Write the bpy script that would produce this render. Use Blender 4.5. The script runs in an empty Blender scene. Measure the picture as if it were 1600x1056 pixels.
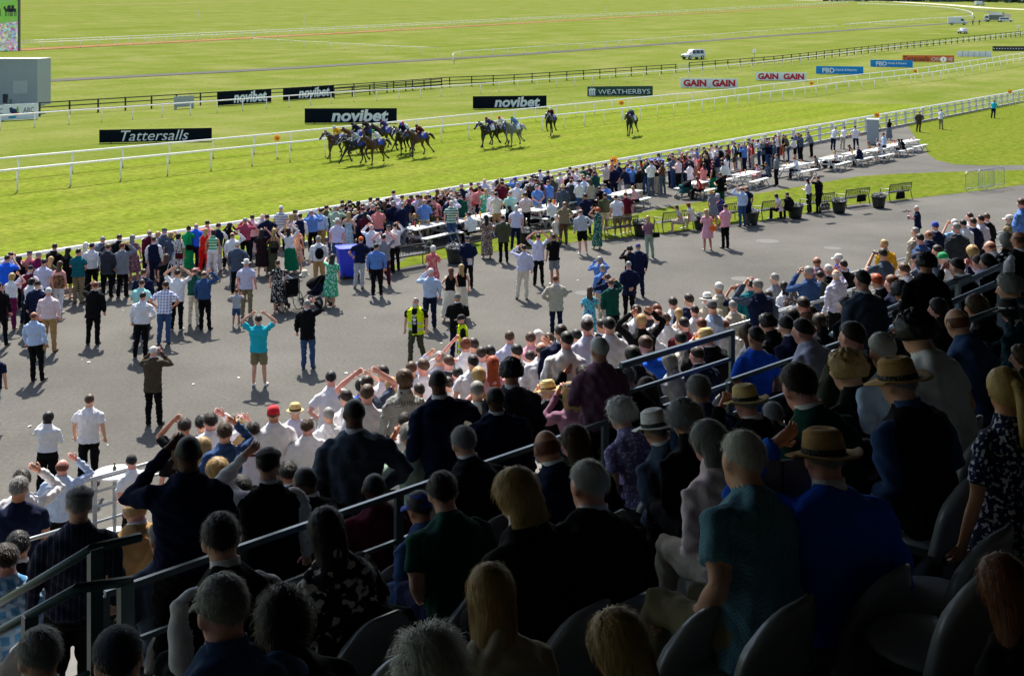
import bpy, math, random
import numpy as np
from mathutils import Vector, Matrix, noise
from mathutils.bvhtree import BVHTree
RD = math.radians
random.seed(7)
C = bpy.context.scene.collection

# ------------------------------------------------------------------ camera, sky, sun, exposure
FP, HZ, CX, EYE = 1850.0, 40.0, 800.0, 8.8      # focal length and horizon in photo pixels (1600 wide), eye height in metres
cam_d = bpy.data.cameras.new('camera'); cam = bpy.data.objects.new('camera', cam_d); C.objects.link(cam)
cam_d.sensor_fit = 'HORIZONTAL'; cam_d.sensor_width = 36.0; cam_d.lens = 36.0 * FP / 1600.0
cam_d.shift_y = -(528.0 - HZ) / 1600.0
cam_d.clip_start = 0.2; cam_d.clip_end = 9000.0
cam.location = (0, 0, EYE); cam.rotation_euler = (RD(90), 0, 0)
bpy.context.scene.camera = cam
SUN_EL, SUN_AZ = RD(50), RD(-14.4)               # azimuth clockwise from straight ahead (+Y)
sun_vec = Vector((math.sin(SUN_AZ) * math.cos(SUN_EL), math.cos(SUN_AZ) * math.cos(SUN_EL), math.sin(SUN_EL)))
w = bpy.data.worlds.new('World'); bpy.context.scene.world = w; w.use_nodes = True
nt = w.node_tree
sky = nt.nodes.new('ShaderNodeTexSky'); sky.sky_type = 'NISHITA'; sky.sun_disc = False
sky.sun_elevation = SUN_EL; sky.sun_rotation = SUN_AZ; sky.altitude = 50; sky.dust_density = 1.6
nt.links.new(sky.outputs[0], nt.nodes['Background'].inputs[0]); nt.nodes['Background'].inputs[1].default_value = 0.122
sun_d = bpy.data.lights.new('sun', 'SUN'); sun_d.energy = 4.9; sun_d.angle = RD(0.5); sun_d.color = (1.0, 0.955, 0.87)
sun_o = bpy.data.objects.new('sun', sun_d); C.objects.link(sun_o)
sun_o.rotation_euler = (-sun_vec).to_track_quat('-Z', 'Y').to_euler(); sun_o.location = (0, 0, 60)
vs = bpy.context.scene.view_settings
vs.view_transform = 'Standard'; vs.look = 'None'; vs.gamma = 1.0; vs.exposure = 0.80
bpy.context.scene.cycles.max_bounces = 6
bpy.context.scene.cycles.diffuse_bounces = 3

# ------------------------------------------------------------------ frames: track (T, N) and stand (S, U)
T = Vector((0.603, 0.7976, 0)); N = Vector((-0.7976, 0.603, 0))
S = Vector((0.725, 0.688, 0)).normalized(); U = Vector((-0.688, 0.725, 0)).normalized()
TRACK_ANG = math.atan2(T.y, T.x); STAND_ANG = math.atan2(S.y, S.x)

def terr(x, y):
    r = math.hypot(x, y)
    if r < 138: return 0.0
    if r > 1700: r = 1700 + (r - 1700) * 0.25
    if r < 158: return 0.0335 * (r - 138) ** 2 / 40.0
    return 0.0335 * (r - 148)

def ray(px, py, d):
    return Vector(((px - CX) / FP * d, d, EYE - (py - HZ) / FP * d))

def at(px, py, h=0.0):
    """The point where the sight line through a photo pixel meets the ground raised by h."""
    dd = (EYE - h) * FP / max(py - HZ, 0.01)
    if py > HZ + 1 and 0 < dd < 130:
        p = ray(px, py, dd); return Vector((p.x, p.y, h))
    d, st = 60.0, 2.0
    while d < 4200:
        p = ray(px, py, d)
        if p.z <= terr(p.x, p.y) + h:
            lo, hi = d - st, d
            for _ in range(24):
                m = (lo + hi) / 2; p = ray(px, py, m)
                if p.z <= terr(p.x, p.y) + h: hi = m
                else: lo = m
            return ray(px, py, hi)
        d += st
    return ray(px, py, 1600)

def px_of(p):
    return (CX + FP * p.x / p.y, HZ + FP * (EYE - p.z) / p.y)

# ------------------------------------------------------------------ stand profile
ROW, U_BRK, U_FRONT = 0.8, 7.12, 19.4
def floor_c(u):                                    # mean slope of the stepped floor
    z = 4.25 - 0.345 * (u - U_BRK) if u > U_BRK else 4.25 + 0.37 * (U_BRK - u)
    return max(z, 0.0)
def floor_step(u):
    if u > U_FRONT: return 0.0
    k = math.floor((u - U_BRK) / ROW)
    return max(floor_c(U_BRK + (k + 0.5) * ROW), 0.02)
def su(p): return p.x * S.x + p.y * S.y, p.x * U.x + p.y * U.y
def at_stand(px, py, h):
    """Sight line meets the stand's floor raised by h (mean slope)."""
    a = (px - CX) / FP
    lo, hi = 0.8, 70.0
    f = lambda d: (EYE - (py - HZ) / FP * d) - floor_c(d * (U.x * a + U.y)) - h
    prev = f(lo)
    d = lo
    while d < hi:
        d2 = d + 0.05
        v = f(d2)
        if prev > 0 >= v: return ray(px, py, d + 0.05 * prev / (prev - v))
        prev = v; d = d2
    return ray(px, py, 20)

# ------------------------------------------------------------------ materials
def lin(c): return tuple((x / 12.92 if x <= 0.04045 else ((x + 0.055) / 1.055) ** 2.4) for x in c)
def hexc(h): return lin(tuple(int(h[i:i + 2], 16) / 255 for i in (0, 2, 4)))
MATS = {}
def mat(name, col, rough=0.6, metal=0.0, var=0.12, scale=6.0, bump=0.0, bscale=40.0, spec=None, emit=0.0, coat=0.0):
    if name in MATS: return MATS[name]
    m = bpy.data.materials.new(name); m.use_nodes = True; MATS[name] = m
    t = m.node_tree; b = t.nodes['Principled BSDF']
    b.inputs['Roughness'].default_value = rough; b.inputs['Metallic'].default_value = metal
    if spec is not None: b.inputs['Specular IOR Level'].default_value = spec
    if coat: b.inputs['Coat Weight'].default_value = coat
    tc = t.nodes.new('ShaderNodeTexCoord')
    n = t.nodes.new('ShaderNodeTexNoise'); n.inputs['Scale'].default_value = scale; n.inputs['Detail'].default_value = 4
    t.links.new(tc.outputs['Object'], n.inputs['Vector'])
    mx = t.nodes.new('ShaderNodeMix'); mx.data_type = 'RGBA'
    mx.inputs[6].default_value = tuple(max(0, c * (1 - var)) for c in col) + (1,)
    mx.inputs[7].default_value = tuple(min(1, c * (1 + var)) for c in col) + (1,)
    t.links.new(n.outputs[0], mx.inputs[0]); t.links.new(mx.outputs[2], b.inputs['Base Color'])
    if emit: 
        t.links.new(mx.outputs[2], b.inputs['Emission Color']); b.inputs['Emission Strength'].default_value = emit
    if bump:
        n2 = t.nodes.new('ShaderNodeTexNoise'); n2.inputs['Scale'].default_value = bscale; n2.inputs['Detail'].default_value = 3
        t.links.new(tc.outputs['Object'], n2.inputs['Vector'])
        bp = t.nodes.new('ShaderNodeBump'); bp.inputs['Strength'].default_value = bump; bp.inputs['Distance'].default_value = 0.02
        t.links.new(n2.outputs[0], bp.inputs['Height']); t.links.new(bp.outputs[0], b.inputs['Normal'])
    return m

COL = {  # name: (hex sRGB, words)
 'white': ('e4e2e4', 'white'), 'cream': ('ded6c2', 'cream'), 'lav': ('cdcbe0', 'lavender'), 'pale': ('b9cbe6', 'pale blue'), 'blue': ('5f86c8', 'blue'),
 'royal': ('2462e0', 'bright blue'), 'navy': ('141c38', 'navy'), 'denim': ('38527c', 'denim blue'), 'teal': ('16626a', 'teal'), 'turq': ('24b4c4', 'turquoise'),
 'mint': ('9fd6cf', 'mint'), 'green': ('109c5c', 'bright green'), 'dgreen': ('14463a', 'dark green'), 'bottle': ('0c6a48', 'emerald'), 'olive': ('4a4c38', 'olive'), 'sage': ('8ea491', 'sage'),
 'khaki': ('857a5e', 'khaki'), 'tan': ('b08c5c', 'tan'), 'beige': ('b7ad9a', 'beige'), 'brown': ('5d4632', 'brown'), 'tweed': ('4b4132', 'brown tweed'), 'black': ('101012', 'black'), 'char': ('34373e', 'charcoal'),
 'grey': ('7f838a', 'grey'), 'lgrey': ('b4b8bd', 'light grey'), 'slate': ('4c5768', 'slate'), 'red': ('d0201f', 'red'), 'coral': ('e0604e', 'coral'), 'salmon': ('e08a86', 'salmon'), 'pink': ('e6a6b4', 'pink'),
 'blush': ('e8cfd0', 'pale pink'), 'rose': ('ab4a60', 'rose'), 'mag': ('b8206e', 'magenta'), 'maroon': ('541626', 'maroon'), 'mauve': ('8a6478', 'mauve'), 'purple': ('4a3a78', 'purple'), 'plum': ('6d1a48', 'plum'),
 'orange': ('e8752e', 'orange'), 'yellow': ('e0a828', 'yellow'), 'hivis': ('d8f01c', 'yellow high-visibility'), 'blackbr': ('22171a', 'dark brown'),
 'plaid': ('7f8fbf', 'blue plaid'), 'stripe': ('cfd2d8', 'grey striped'), 'gstripe': ('d5dcd4', 'green striped'), 'bstripe': ('d8d8d8', 'black striped'), 'nstripe': ('2c2e40', 'dark striped'), 'bplaid': ('5c9bd0', 'blue checked'),
 'hound': ('c8c8c2', 'houndstooth'), 'dots': ('141418', 'white-spotted black'), 'fgreen': ('2fae7c', 'green floral'), 'fblack': ('201f22', 'black floral'), 'fblue': ('b4c8d4', 'pale blue floral'), 'forange': ('e29468', 'orange floral'),
 'fwhite': ('e0dcd6', 'white floral'), 'fmauve': ('7d5560', 'mauve patterned'), 'fbrown': ('6b5850', 'brown floral'), 'fturq': ('5cc4d6', 'turquoise floral'), 'fnavy': ('23284a', 'navy floral'), 'fteal': ('1f4e44', 'dark green patterned'),
 'zig': ('2f9a62', 'green zigzag'), 'leopard': ('8e6d52', 'leopard print'), 'tealck': ('4f7f96', 'teal checked'), 'fred': ('c4303c', 'red spotted'), 'flav': ('7f76a0', 'lavender lace'), 'dteal': ('143840', 'dark teal'),
}
PAT2 = {'plaid': ('e4e4ee', 'plaid'), 'bplaid': ('a9c8e4', 'plaid'), 'stripe': ('8f97a4', 'stripe'), 'gstripe': ('1c6e50', 'stripe'), 'bstripe': ('15161a', 'stripe'), 'nstripe': ('4c5068', 'pin'), 'hound': ('202224', 'check'),
        'dots': ('e8e8e6', 'dots'), 'fgreen': ('d4f0e0', 'floral'), 'fblack': ('cfcabf', 'floral'), 'fblue': ('6d90a8', 'floral'), 'forange': ('f6ead8', 'floral'), 'fwhite': ('3a4650', 'floral'), 'fmauve': ('c89a9c', 'floral'),
        'fbrown': ('d8c6b4', 'floral'), 'fturq': ('5a2f80', 'floral'), 'fnavy': ('cdd0e0', 'floralfine'), 'fteal': ('8fc0a8', 'floral'), 'zig': ('bfe6c8', 'stripe'), 'leopard': ('2c221c', 'floral'), 'tealck': ('9cc0c8', 'finecheck'),
        'fred': ('f4dcd8', 'floralfine'), 'flav': ('c4bce0', 'floralfine')}
def cloth(c):
    name = 'cloth_' + c
    if name in MATS: return MATS[name]
    m = mat(name, hexc(COL[c][0]), rough=0.9, var=0.16, scale=9.0, bump=0.35, bscale=26.0, spec=0.12)
    if c in PAT2:
        t = m.node_tree; b = t.nodes['Principled BSDF']; old = b.inputs['Base Color'].links[0].from_socket
        tc = t.nodes.new('ShaderNodeTexCoord'); kind = PAT2[c][1]
        mx = t.nodes.new('ShaderNodeMix'); mx.data_type = 'RGBA'; mx.inputs[7].default_value = hexc(PAT2[c][0]) + (1,)
        t.links.new(old, mx.inputs[6]); t.links.new(mx.outputs[2], b.inputs['Base Color'])
        ramp = t.nodes.new('ShaderNodeValToRGB'); e = ramp.color_ramp.elements
        def thr(sock, a, bb):
            e[0].position = a; e[1].position = bb; t.links.new(sock, ramp.inputs[0]); t.links.new(ramp.outputs[0], mx.inputs[0])
        if kind in ('stripe', 'pin'):
            wv = t.nodes.new('ShaderNodeTexWave'); wv.bands_direction = 'X' if kind == 'pin' else 'Z'; wv.inputs['Scale'].default_value = 9 if kind == 'pin' else 3.2
            t.links.new(tc.outputs['Object'], wv.inputs['Vector']); thr(wv.outputs['Fac'], 0.45, 0.55) if kind == 'stripe' else thr(wv.outputs['Fac'], 0.8, 0.95)
        elif kind == 'plaid':
            a1 = t.nodes.new('ShaderNodeTexWave'); a1.bands_direction = 'Z'; a1.inputs['Scale'].default_value = 4
            a2 = t.nodes.new('ShaderNodeTexWave'); a2.bands_direction = 'X'; a2.inputs['Scale'].default_value = 4
            for a in (a1, a2): t.links.new(tc.outputs['Object'], a.inputs['Vector'])
            mm = t.nodes.new('ShaderNodeMath'); mm.operation = 'MAXIMUM'; t.links.new(a1.outputs['Fac'], mm.inputs[0]); t.links.new(a2.outputs['Fac'], mm.inputs[1]); thr(mm.outputs[0], 0.6, 0.8)
        elif kind in ('check', 'finecheck'):
            ck = t.nodes.new('ShaderNodeTexChecker'); ck.inputs['Scale'].default_value = 85 if kind == 'check' else 120
            t.links.new(tc.outputs['Object'], ck.inputs['Vector']); t.links.new(ck.outputs['Fac'], mx.inputs[0])
            if kind == 'finecheck':
                mu = t.nodes.new('ShaderNodeMath'); mu.operation = 'MULTIPLY'; mu.inputs[1].default_value = 0.35; t.links.new(ck.outputs['Fac'], mu.inputs[0]); t.links.new(mu.outputs[0], mx.inputs[0])
        elif kind == 'dots':
            v = t.nodes.new('ShaderNodeTexVoronoi'); v.inputs['Scale'].default_value = 14; v.inputs['Randomness'].default_value = 0.5
            t.links.new(tc.outputs['Object'], v.inputs['Vector']); thr(v.outputs['Distance'], 0.30, 0.34); e[0].color = (1, 1, 1, 1); e[1].color = (0, 0, 0, 1)
        else:
            v = t.nodes.new('ShaderNodeTexNoise'); v.inputs['Scale'].default_value = 45 if kind == 'floralfine' else 20; v.inputs['Detail'].default_value = 1.5
            t.links.new(tc.outputs['Object'], v.inputs['Vector']); thr(v.outputs[0], 0.55, 0.60)
    return m
SKIN = [mat('skin_light', hexc('d9a388'), 0.55, var=0.1, scale=14, bump=0.1), mat('skin_tan', hexc('bd8263'), 0.55, var=0.1, scale=14, bump=0.1),
        mat('skin_pink', hexc('dd9c8c'), 0.55, var=0.12, scale=14, bump=0.1), mat('skin_brown', hexc('5a3826'), 0.5, var=0.1, scale=14, bump=0.1)]
HAIRC = {'k': ('15120f', 'black'), 'd': ('2d2018', 'dark'), 'b': ('4f3826', 'brown'), 'a': ('6e3a22', 'auburn'), 'r': ('a8441c', 'red'), 'y': ('b59560', 'blonde'), 'g': ('8b8985', 'grey'), 'w': ('cfccc6', 'white')}
def hairmat(k):
    name = 'hair_' + HAIRC[k][1]
    if name in MATS: return MATS[name]
    m = mat(name, hexc(HAIRC[k][0]), 0.5, var=0.45, scale=1.0, bump=0.55, bscale=1.0, spec=0.35)
    t = m.node_tree; mp = t.nodes.new('ShaderNodeMapping'); mp.inputs['Scale'].default_value = (95, 95, 14)
    tc = [n for n in t.nodes if n.type == 'TEX_COORD'][0]; t.links.new(tc.outputs['Object'], mp.inputs[0])
    for n in t.nodes:
        if n.type == 'TEX_NOISE': t.links.new(mp.outputs[0], n.inputs['Vector'])
        if n.type == 'BUMP': n.inputs['Distance'].default_value = 0.006
    return m

# ------------------------------------------------------------------ mesh builder
class MB:
    def __init__(s): s.v = []; s.f = []; s.m = []
    def add(s, vs, fs, mi=0):
        o = len(s.v); s.v.extend([tuple(p) for p in vs]); s.f.extend([tuple(i + o for i in f) for f in fs]); s.m.extend([mi] * len(fs))
    def box(s, c, size, mi=0, M=None, taper=None):
        x, y, z = (a / 2 for a in size); c = Vector(c); tx, ty = taper or (1, 1)
        vs = [Vector((i * x * (tx if k > 0 else 1), j * y * (ty if k > 0 else 1), k * z)) for k in (-1, 1) for j in (-1, 1) for i in (-1, 1)]
        vs = [(M @ p if M else p) + c for p in vs]
        s.add(vs, [(0, 2, 3, 1), (4, 5, 7, 6), (0, 1, 5, 4), (2, 6, 7, 3), (0, 4, 6, 2), (1, 3, 7, 5)], mi)
    def tube(s, pts, rad, n=8, mi=0, flat=1.0, caps=True, up=None):
        pts = [Vector(p) for p in pts]
        if not hasattr(rad, '__len__'): rad = [rad] * len(pts)
        rings = []; a = None
        for i, p in enumerate(pts):
            d = (pts[min(i + 1, len(pts) - 1)] - pts[max(i - 1, 0)]); d = d.normalized() if d.length > 1e-9 else Vector((0, 0, 1))
            if a is None:
                a = Vector(up) if up else (Vector((0, 0, 1)) if abs(d.z) < 0.9 else Vector((0, 1, 0)))
            a = (a - d * a.dot(d)); a = a.normalized() if a.length > 1e-6 else d.orthogonal().normalized()
            b = d.cross(a)
            rings.append([p + (a * math.cos(2 * math.pi * k / n) * flat + b * math.sin(2 * math.pi * k / n)) * rad[i] for k in range(n)])
        s.rings(rings, mi, caps)
    def rings(s, rings, mi=0, caps=True):
        n = len(rings[0]); vs = [p for r in rings for p in r]; fs = []
        for i in range(len(rings) - 1):
            for k in range(n):
                k2 = (k + 1) % n
                fs.append((i * n + k, i * n + k2, (i + 1) * n + k2, (i + 1) * n + k))
        if caps:
            fs.append(tuple(range(n - 1, -1, -1))); fs.append(tuple((len(rings) - 1) * n + k for k in range(n)))
        s.add(vs, fs, mi)
    def ell(s, c, r, mi=0, nu=12, nv=8, M=None):
        c = Vector(c); vs = [Vector((0, 0, -r[2]))]; fs = []
        for j in range(1, nv):
            th = math.pi * j / nv
            for i in range(nu):
                ph = 2 * math.pi * i / nu
                vs.append(Vector((r[0] * math.sin(th) * math.cos(ph), r[1] * math.sin(th) * math.sin(ph), -r[2] * math.cos(th))))
        vs.append(Vector((0, 0, r[2])))
        for i in range(nu): fs.append((0, 1 + (i + 1) % nu, 1 + i))
        for j in range(nv - 2):
            for i in range(nu):
                a = 1 + j * nu + i; b = 1 + j * nu + (i + 1) % nu
                fs.append((a, b, b + nu, a + nu))
        L = len(vs) - 1
        for i in range(nu): fs.append((L, 1 + (nv - 2) * nu + i, 1 + (nv - 2) * nu + (i + 1) % nu))
        s.add([(M @ p if M else p) + c for p in vs], fs, mi)
    def prism(s, outline, y0, y1, mi=0):
        """outline in x,z extruded along y"""
        n = len(outline); vs = [(x, y0, z) for x, z in outline] + [(x, y1, z) for x, z in outline]
        fs = [tuple(range(n)), tuple(range(2 * n - 1, n - 1, -1))] + [(i, i + n, (i + 1) % n + n, (i + 1) % n) for i in range(n)]
        s.add(vs, fs, mi)
    def mesh(s, name, mats, smooth=False):
        me = bpy.data.meshes.new(name); me.from_pydata([tuple(p) for p in s.v], [], s.f)
        for m in mats: me.materials.append(m)
        me.polygons.foreach_set('material_index', s.m)
        if smooth: me.polygons.foreach_set('use_smooth', [True] * len(s.f))
        me.update(); return me
    def build(s, name, mats, parent=None, smooth=False, loc=None):
        if not isinstance(mats, (list, tuple)): mats = [mats]
        o = bpy.data.objects.new(name, s.mesh(name, mats, smooth)); C.objects.link(o)
        if parent: o.parent = parent
        if loc is not None: o.location = loc
        return o
def empty(name, loc=(0, 0, 0), rz=0.0):
    o = bpy.data.objects.new(name, None); C.objects.link(o); o.location = loc; o.rotation_euler = (0, 0, rz); o.empty_display_size = 0.2; return o
def tag(o, label=None, cat=None, group=None, kind=None):
    if label: o['label'] = label
    if cat: o['category'] = cat
    if group: o['group'] = group
    if kind: o['kind'] = kind
    return o
def dup(root, loc, rz, label=None, group=None, scale=None, cat=None):
    r = root.copy(); C.objects.link(r); r.location = loc; r.rotation_euler = (0, 0, rz)
    if scale: r.scale = (scale,) * 3
    if label: r['label'] = label
    if group: r['group'] = group
    for ch in list(root.children):
        c = ch.copy(); C.objects.link(c); c.parent = r
        for g in list(ch.children):
            k = g.copy(); C.objects.link(k); k.parent = c
    return r
def ang(v): return math.atan2(v.y, v.x)

WHITE_P = mat('white_plastic', (0.82, 0.82, 0.80), 0.4, var=0.06)
_t = WHITE_P.node_tree; _b = _t.nodes['Principled BSDF']; _tr = _t.nodes.new('ShaderNodeBsdfTranslucent'); _tr.inputs[0].default_value = (0.8, 0.8, 0.78, 1)
_mx = _t.nodes.new('ShaderNodeMixShader'); _mx.inputs[0].default_value = 0.35; _t.links.new(_b.outputs[0], _mx.inputs[1]); _t.links.new(_tr.outputs[0], _mx.inputs[2]); _t.links.new(_mx.outputs[0], _t.nodes['Material Output'].inputs[0])
WHITE_W = mat('white_paint', (0.62, 0.62, 0.60), 0.55, var=0.1, scale=3, bump=0.1)
DARKWOOD = mat('dark_timber', (0.045, 0.038, 0.032), 0.8, var=0.3, scale=5, bump=0.4)
BLACKM = mat('black_metal', (0.018, 0.018, 0.02), 0.45, var=0.2)
GALV = mat('galvanised_steel', (0.44, 0.46, 0.47), 0.42, metal=0.55, var=0.14, scale=5)
DKSTEEL = mat('painted_steel', (0.20, 0.25, 0.25), 0.32, metal=0.45, var=0.15, scale=5)
GREENP = mat('green_paint', (0.03, 0.085, 0.08), 0.38, var=0.2, scale=8)
RUBBER = mat('rubber', (0.02, 0.02, 0.02), 0.8)
GLASSD = mat('dark_glass', (0.02, 0.025, 0.03), 0.08, spec=0.8)
# ------------------------------------------------------------------ ground, turf, tarmac, roads
def grass_mat(name, c1, c2, c3, stripe=0.0, clump=1.0, fine=0.35):
    m = bpy.data.materials.new(name); m.use_nodes = True; t = m.node_tree; b = t.nodes['Principled BSDF']
    b.inputs['Roughness'].default_value = 1.0; b.inputs['Specular IOR Level'].default_value = 0.0
    g = t.nodes.new('ShaderNodeNewGeometry'); mp = t.nodes.new('ShaderNodeMapping'); mp.vector_type = 'POINT'
    mp.inputs['Rotation'].default_value = (0, 0, -TRACK_ANG); t.links.new(g.outputs['Position'], mp.inputs[0])
    st = t.nodes.new('ShaderNodeMapping'); st.inputs['Scale'].default_value = (0.012, 0.16, 0.1); t.links.new(mp.outputs[0], st.inputs[0])
    def noi(src, scale, det, rough=0.55):
        n = t.nodes.new('ShaderNodeTexNoise'); n.inputs['Scale'].default_value = scale; n.inputs['Detail'].default_value = det; n.inputs['Roughness'].default_value = rough
        t.links.new(src, n.inputs['Vector']); return n.outputs[0]
    def ramp(src, a, bb):
        r = t.nodes.new('ShaderNodeMapRange'); r.inputs[1].default_value = a; r.inputs[2].default_value = bb; t.links.new(src, r.inputs[0]); return r.outputs[0]
    def mix(f, a, bb):
        x = t.nodes.new('ShaderNodeMix'); x.data_type = 'RGBA'
        t.links.new(f, x.inputs[0])
        for i, q in ((6, a), (7, bb)):
            if isinstance(q, tuple): x.inputs[i].default_value = q + (1,)
            else: t.links.new(q, x.inputs[i])
        return x.outputs[2]
    col = mix(ramp(noi(st.outputs[0], 1.0, 5, 0.6), 0.35, 0.65), c1, c2)
    col = mix(ramp(noi(mp.outputs[0], 0.22 * clump, 6, 0.65), 0.45, 0.78), col, c3)
    f1 = noi(mp.outputs[0], 2.2, 8, 0.78)
    dark = t.nodes.new('ShaderNodeMix'); dark.data_type = 'RGBA'; dark.blend_type = 'MULTIPLY'; dark.inputs[0].default_value = 1.0
    t.links.new(col, dark.inputs[6])
    r2 = t.nodes.new('ShaderNodeMapRange'); r2.inputs[1].default_value = 0.3; r2.inputs[2].default_value = 0.7; r2.inputs[3].default_value = 1 - fine; r2.inputs[4].default_value = 1 + fine * 0.7
    t.links.new(f1, r2.inputs[0]); t.links.new(r2.outputs[0], dark.inputs[7])
    out = dark.outputs[2]
    if stripe:
        wv = t.nodes.new('ShaderNodeTexWave'); wv.bands_direction = 'Y'; wv.inputs['Scale'].default_value = 0.075; wv.inputs['Distortion'].default_value = 0.4
        t.links.new(mp.outputs[0], wv.inputs['Vector'])
        r3 = t.nodes.new('ShaderNodeMapRange'); r3.inputs[1].default_value = 0.35; r3.inputs[2].default_value = 0.65; r3.inputs[3].default_value = 1 - stripe; r3.inputs[4].default_value = 1 + stripe
        t.links.new(wv.outputs['Fac'], r3.inputs[0])
        d2 = t.nodes.new('ShaderNodeMix'); d2.data_type = 'RGBA'; d2.blend_type = 'MULTIPLY'; d2.inputs[0].default_value = 1.0
        t.links.new(out, d2.inputs[6]); t.links.new(r3.outputs[0], d2.inputs[7]); out = d2.outputs[2]
    t.links.new(out, b.inputs['Base Color'])
    bp = t.nodes.new('ShaderNodeBump'); bp.inputs['Strength'].default_value = 0.55; bp.inputs['Distance'].default_value = 0.06
    t.links.new(f1, bp.inputs['Height']); t.links.new(bp.outputs[0], b.inputs['Normal'])
    return m
G_IN = grass_mat('infield_grass', (0.120, 0.156, 0.024), (0.160, 0.188, 0.040), (0.222, 0.220, 0.078), 0.0, 0.4, 0.30)
G_TR = grass_mat('track_turf_grass', (0.138, 0.184, 0.020), (0.168, 0.208, 0.026), (0.196, 0.206, 0.040), 0.05, 1.2, 0.55)
G_LW = grass_mat('lawn_grass', (0.110, 0.152, 0.016), (0.140, 0.172, 0.022), (0.168, 0.175, 0.034), 0.0, 3.0, 0.55)

def asphalt_mat():
    m = bpy.data.materials.new('asphalt'); m.use_nodes = True; t = m.node_tree; b = t.nodes['Principled BSDF']; b.inputs['Roughness'].default_value = 0.85
    b.inputs['Specular IOR Level'].default_value = 0.10
    g = t.nodes.new('ShaderNodeNewGeometry')
    def noi(scale, det, rough):
        n = t.nodes.new('ShaderNodeTexNoise'); n.inputs['Scale'].default_value = scale; n.inputs['Detail'].default_value = det; n.inputs['Roughness'].default_value = rough
        t.links.new(g.outputs['Position'], n.inputs['Vector']); return n.outputs[0]
    big = noi(0.18, 5, 0.6); fine = noi(11, 6, 0.95)
    r1 = t.nodes.new('ShaderNodeValToRGB'); e = r1.color_ramp.elements; e[0].position = 0.35; e[1].position = 0.7
    e[0].color = (0.090, 0.085, 0.074, 1); e[1].color = (0.140, 0.132, 0.115, 1); t.links.new(big, r1.inputs[0])
    r2 = t.nodes.new('ShaderNodeMapRange'); r2.inputs[1].default_value = 0.3; r2.inputs[2].default_value = 0.7; r2.inputs[3].default_value = 0.55; r2.inputs[4].default_value = 1.42; t.links.new(fine, r2.inputs[0])
    x = t.nodes.new('ShaderNodeMix'); x.data_type = 'RGBA'; x.blend_type = 'MULTIPLY'; x.inputs[0].default_value = 1.0
    t.links.new(r1.outputs[0], x.inputs[6]); t.links.new(r2.outputs[0], x.inputs[7]); t.links.new(x.outputs[2], b.inputs['Base Color'])
    bp = t.nodes.new('ShaderNodeBump'); bp.inputs['Strength'].default_value = 0.5; bp.inputs['Distance'].default_value = 0.01
    t.links.new(fine, bp.inputs['Height']); t.links.new(bp.outputs[0], b.inputs['Normal'])
    return m
ASPH = asphalt_mat()
ROADM = mat('worn_road', (0.12, 0.118, 0.105), 1.0, var=0.2, scale=0.05, spec=0.0)
DIRT = mat('dirt_bank', (0.27, 0.15, 0.075), 1.0, var=0.5, scale=0.25, bump=0.4, bscale=2, spec=0.0)

# one ground sheet to the horizon
radii = [0.0] + [2 * 1.16 ** i for i in range(0, 49)]
radii = sorted(set([r for r in radii if r < 2600] + [138, 143, 148, 153, 158, 200, 250, 1700, 2600, 4200]))
gm = MB(); na = 180; gv = []
for r in radii:
    for k in range(na):
        a = 2 * math.pi * k / na; x, y = r * math.cos(a), r * math.sin(a)
        gv.append((x, y, terr(x, y) - 0.004))
gf = [(i * na + k, i * na + (k + 1) % na, (i + 1) * na + (k + 1) % na, (i + 1) * na + k) for i in range(len(radii) - 1) for k in range(na)]
gm.add(gv, gf); g_o = gm.build('ground', G_IN, smooth=True); tag(g_o, kind='structure')

def sheet(name, outline_pts, mtl, z):
    """flat polygon sheet from world points, on level ground"""
    me = bpy.data.meshes.new(name); me.from_pydata([(p[0], p[1], z) for p in outline_pts], [], [tuple(range(len(outline_pts)))])
    me.materials.append(mtl); me.update()
    o = bpy.data.objects.new(name, me); C.objects.link(o); tag(o, kind='structure'); return o
def strip(name, line, width, mtl, lift):
    """band of ground cover following the terrain along a line of world points"""
    pts = resample(line, 6.0); mb = MB(); vs = []
    for i, p in enumerate(pts):
        d = (pts[min(i + 1, len(pts) - 1)] - pts[max(i - 1, 0)]); d.z = 0; d.normalize(); n = Vector((-d.y, d.x, 0))
        for k in (-1, -0.33, 0.33, 1):
            q = p + n * k * width / 2; vs.append((q.x, q.y, terr(q.x, q.y) + lift))
    mb.add(vs, [(i * 4 + k, i * 4 + k + 1, i * 4 + k + 5, i * 4 + k + 4) for i in range(len(pts) - 1) for k in range(3)])
    o = mb.build(name, mtl); tag(o, kind='structure'); return o
def resample(line, step):
    line = [Vector(p) for p in line]; out = [line[0].copy()]; rest = 0.0
    L = [0.0]
    for a, b in zip(line, line[1:]): L.append(L[-1] + (b - a).length)
    n = max(1, int(round(L[-1] / step)))
    for i in range(1, n + 1):
        s_ = L[-1] * i / n; k = 0
        while k < len(L) - 2 and L[k + 1] < s_: k += 1
        f = (s_ - L[k]) / max(L[k + 1] - L[k], 1e-9); out.append(line[k].lerp(line[k + 1], f))
    return out
def smooth_line(pts, it=2):
    for _ in range(it):
        q = [pts[0]]
        for a, b in zip(pts, pts[1:]): q += [a.lerp(b, 0.25), a.lerp(b, 0.75)]
        pts = q + [pts[-1]]
    return pts
def TN(a, b): return T * a + N * b
# track turf between the rails
sheet('racetrack', [TN(-60, 36.2), TN(150, 36.2), TN(230, 40), TN(360, 52), TN(360, 96), TN(230, 78), TN(150, 70), TN(-60, 66)], G_TR, 0.0)
NEAR_N = 36.95
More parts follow.
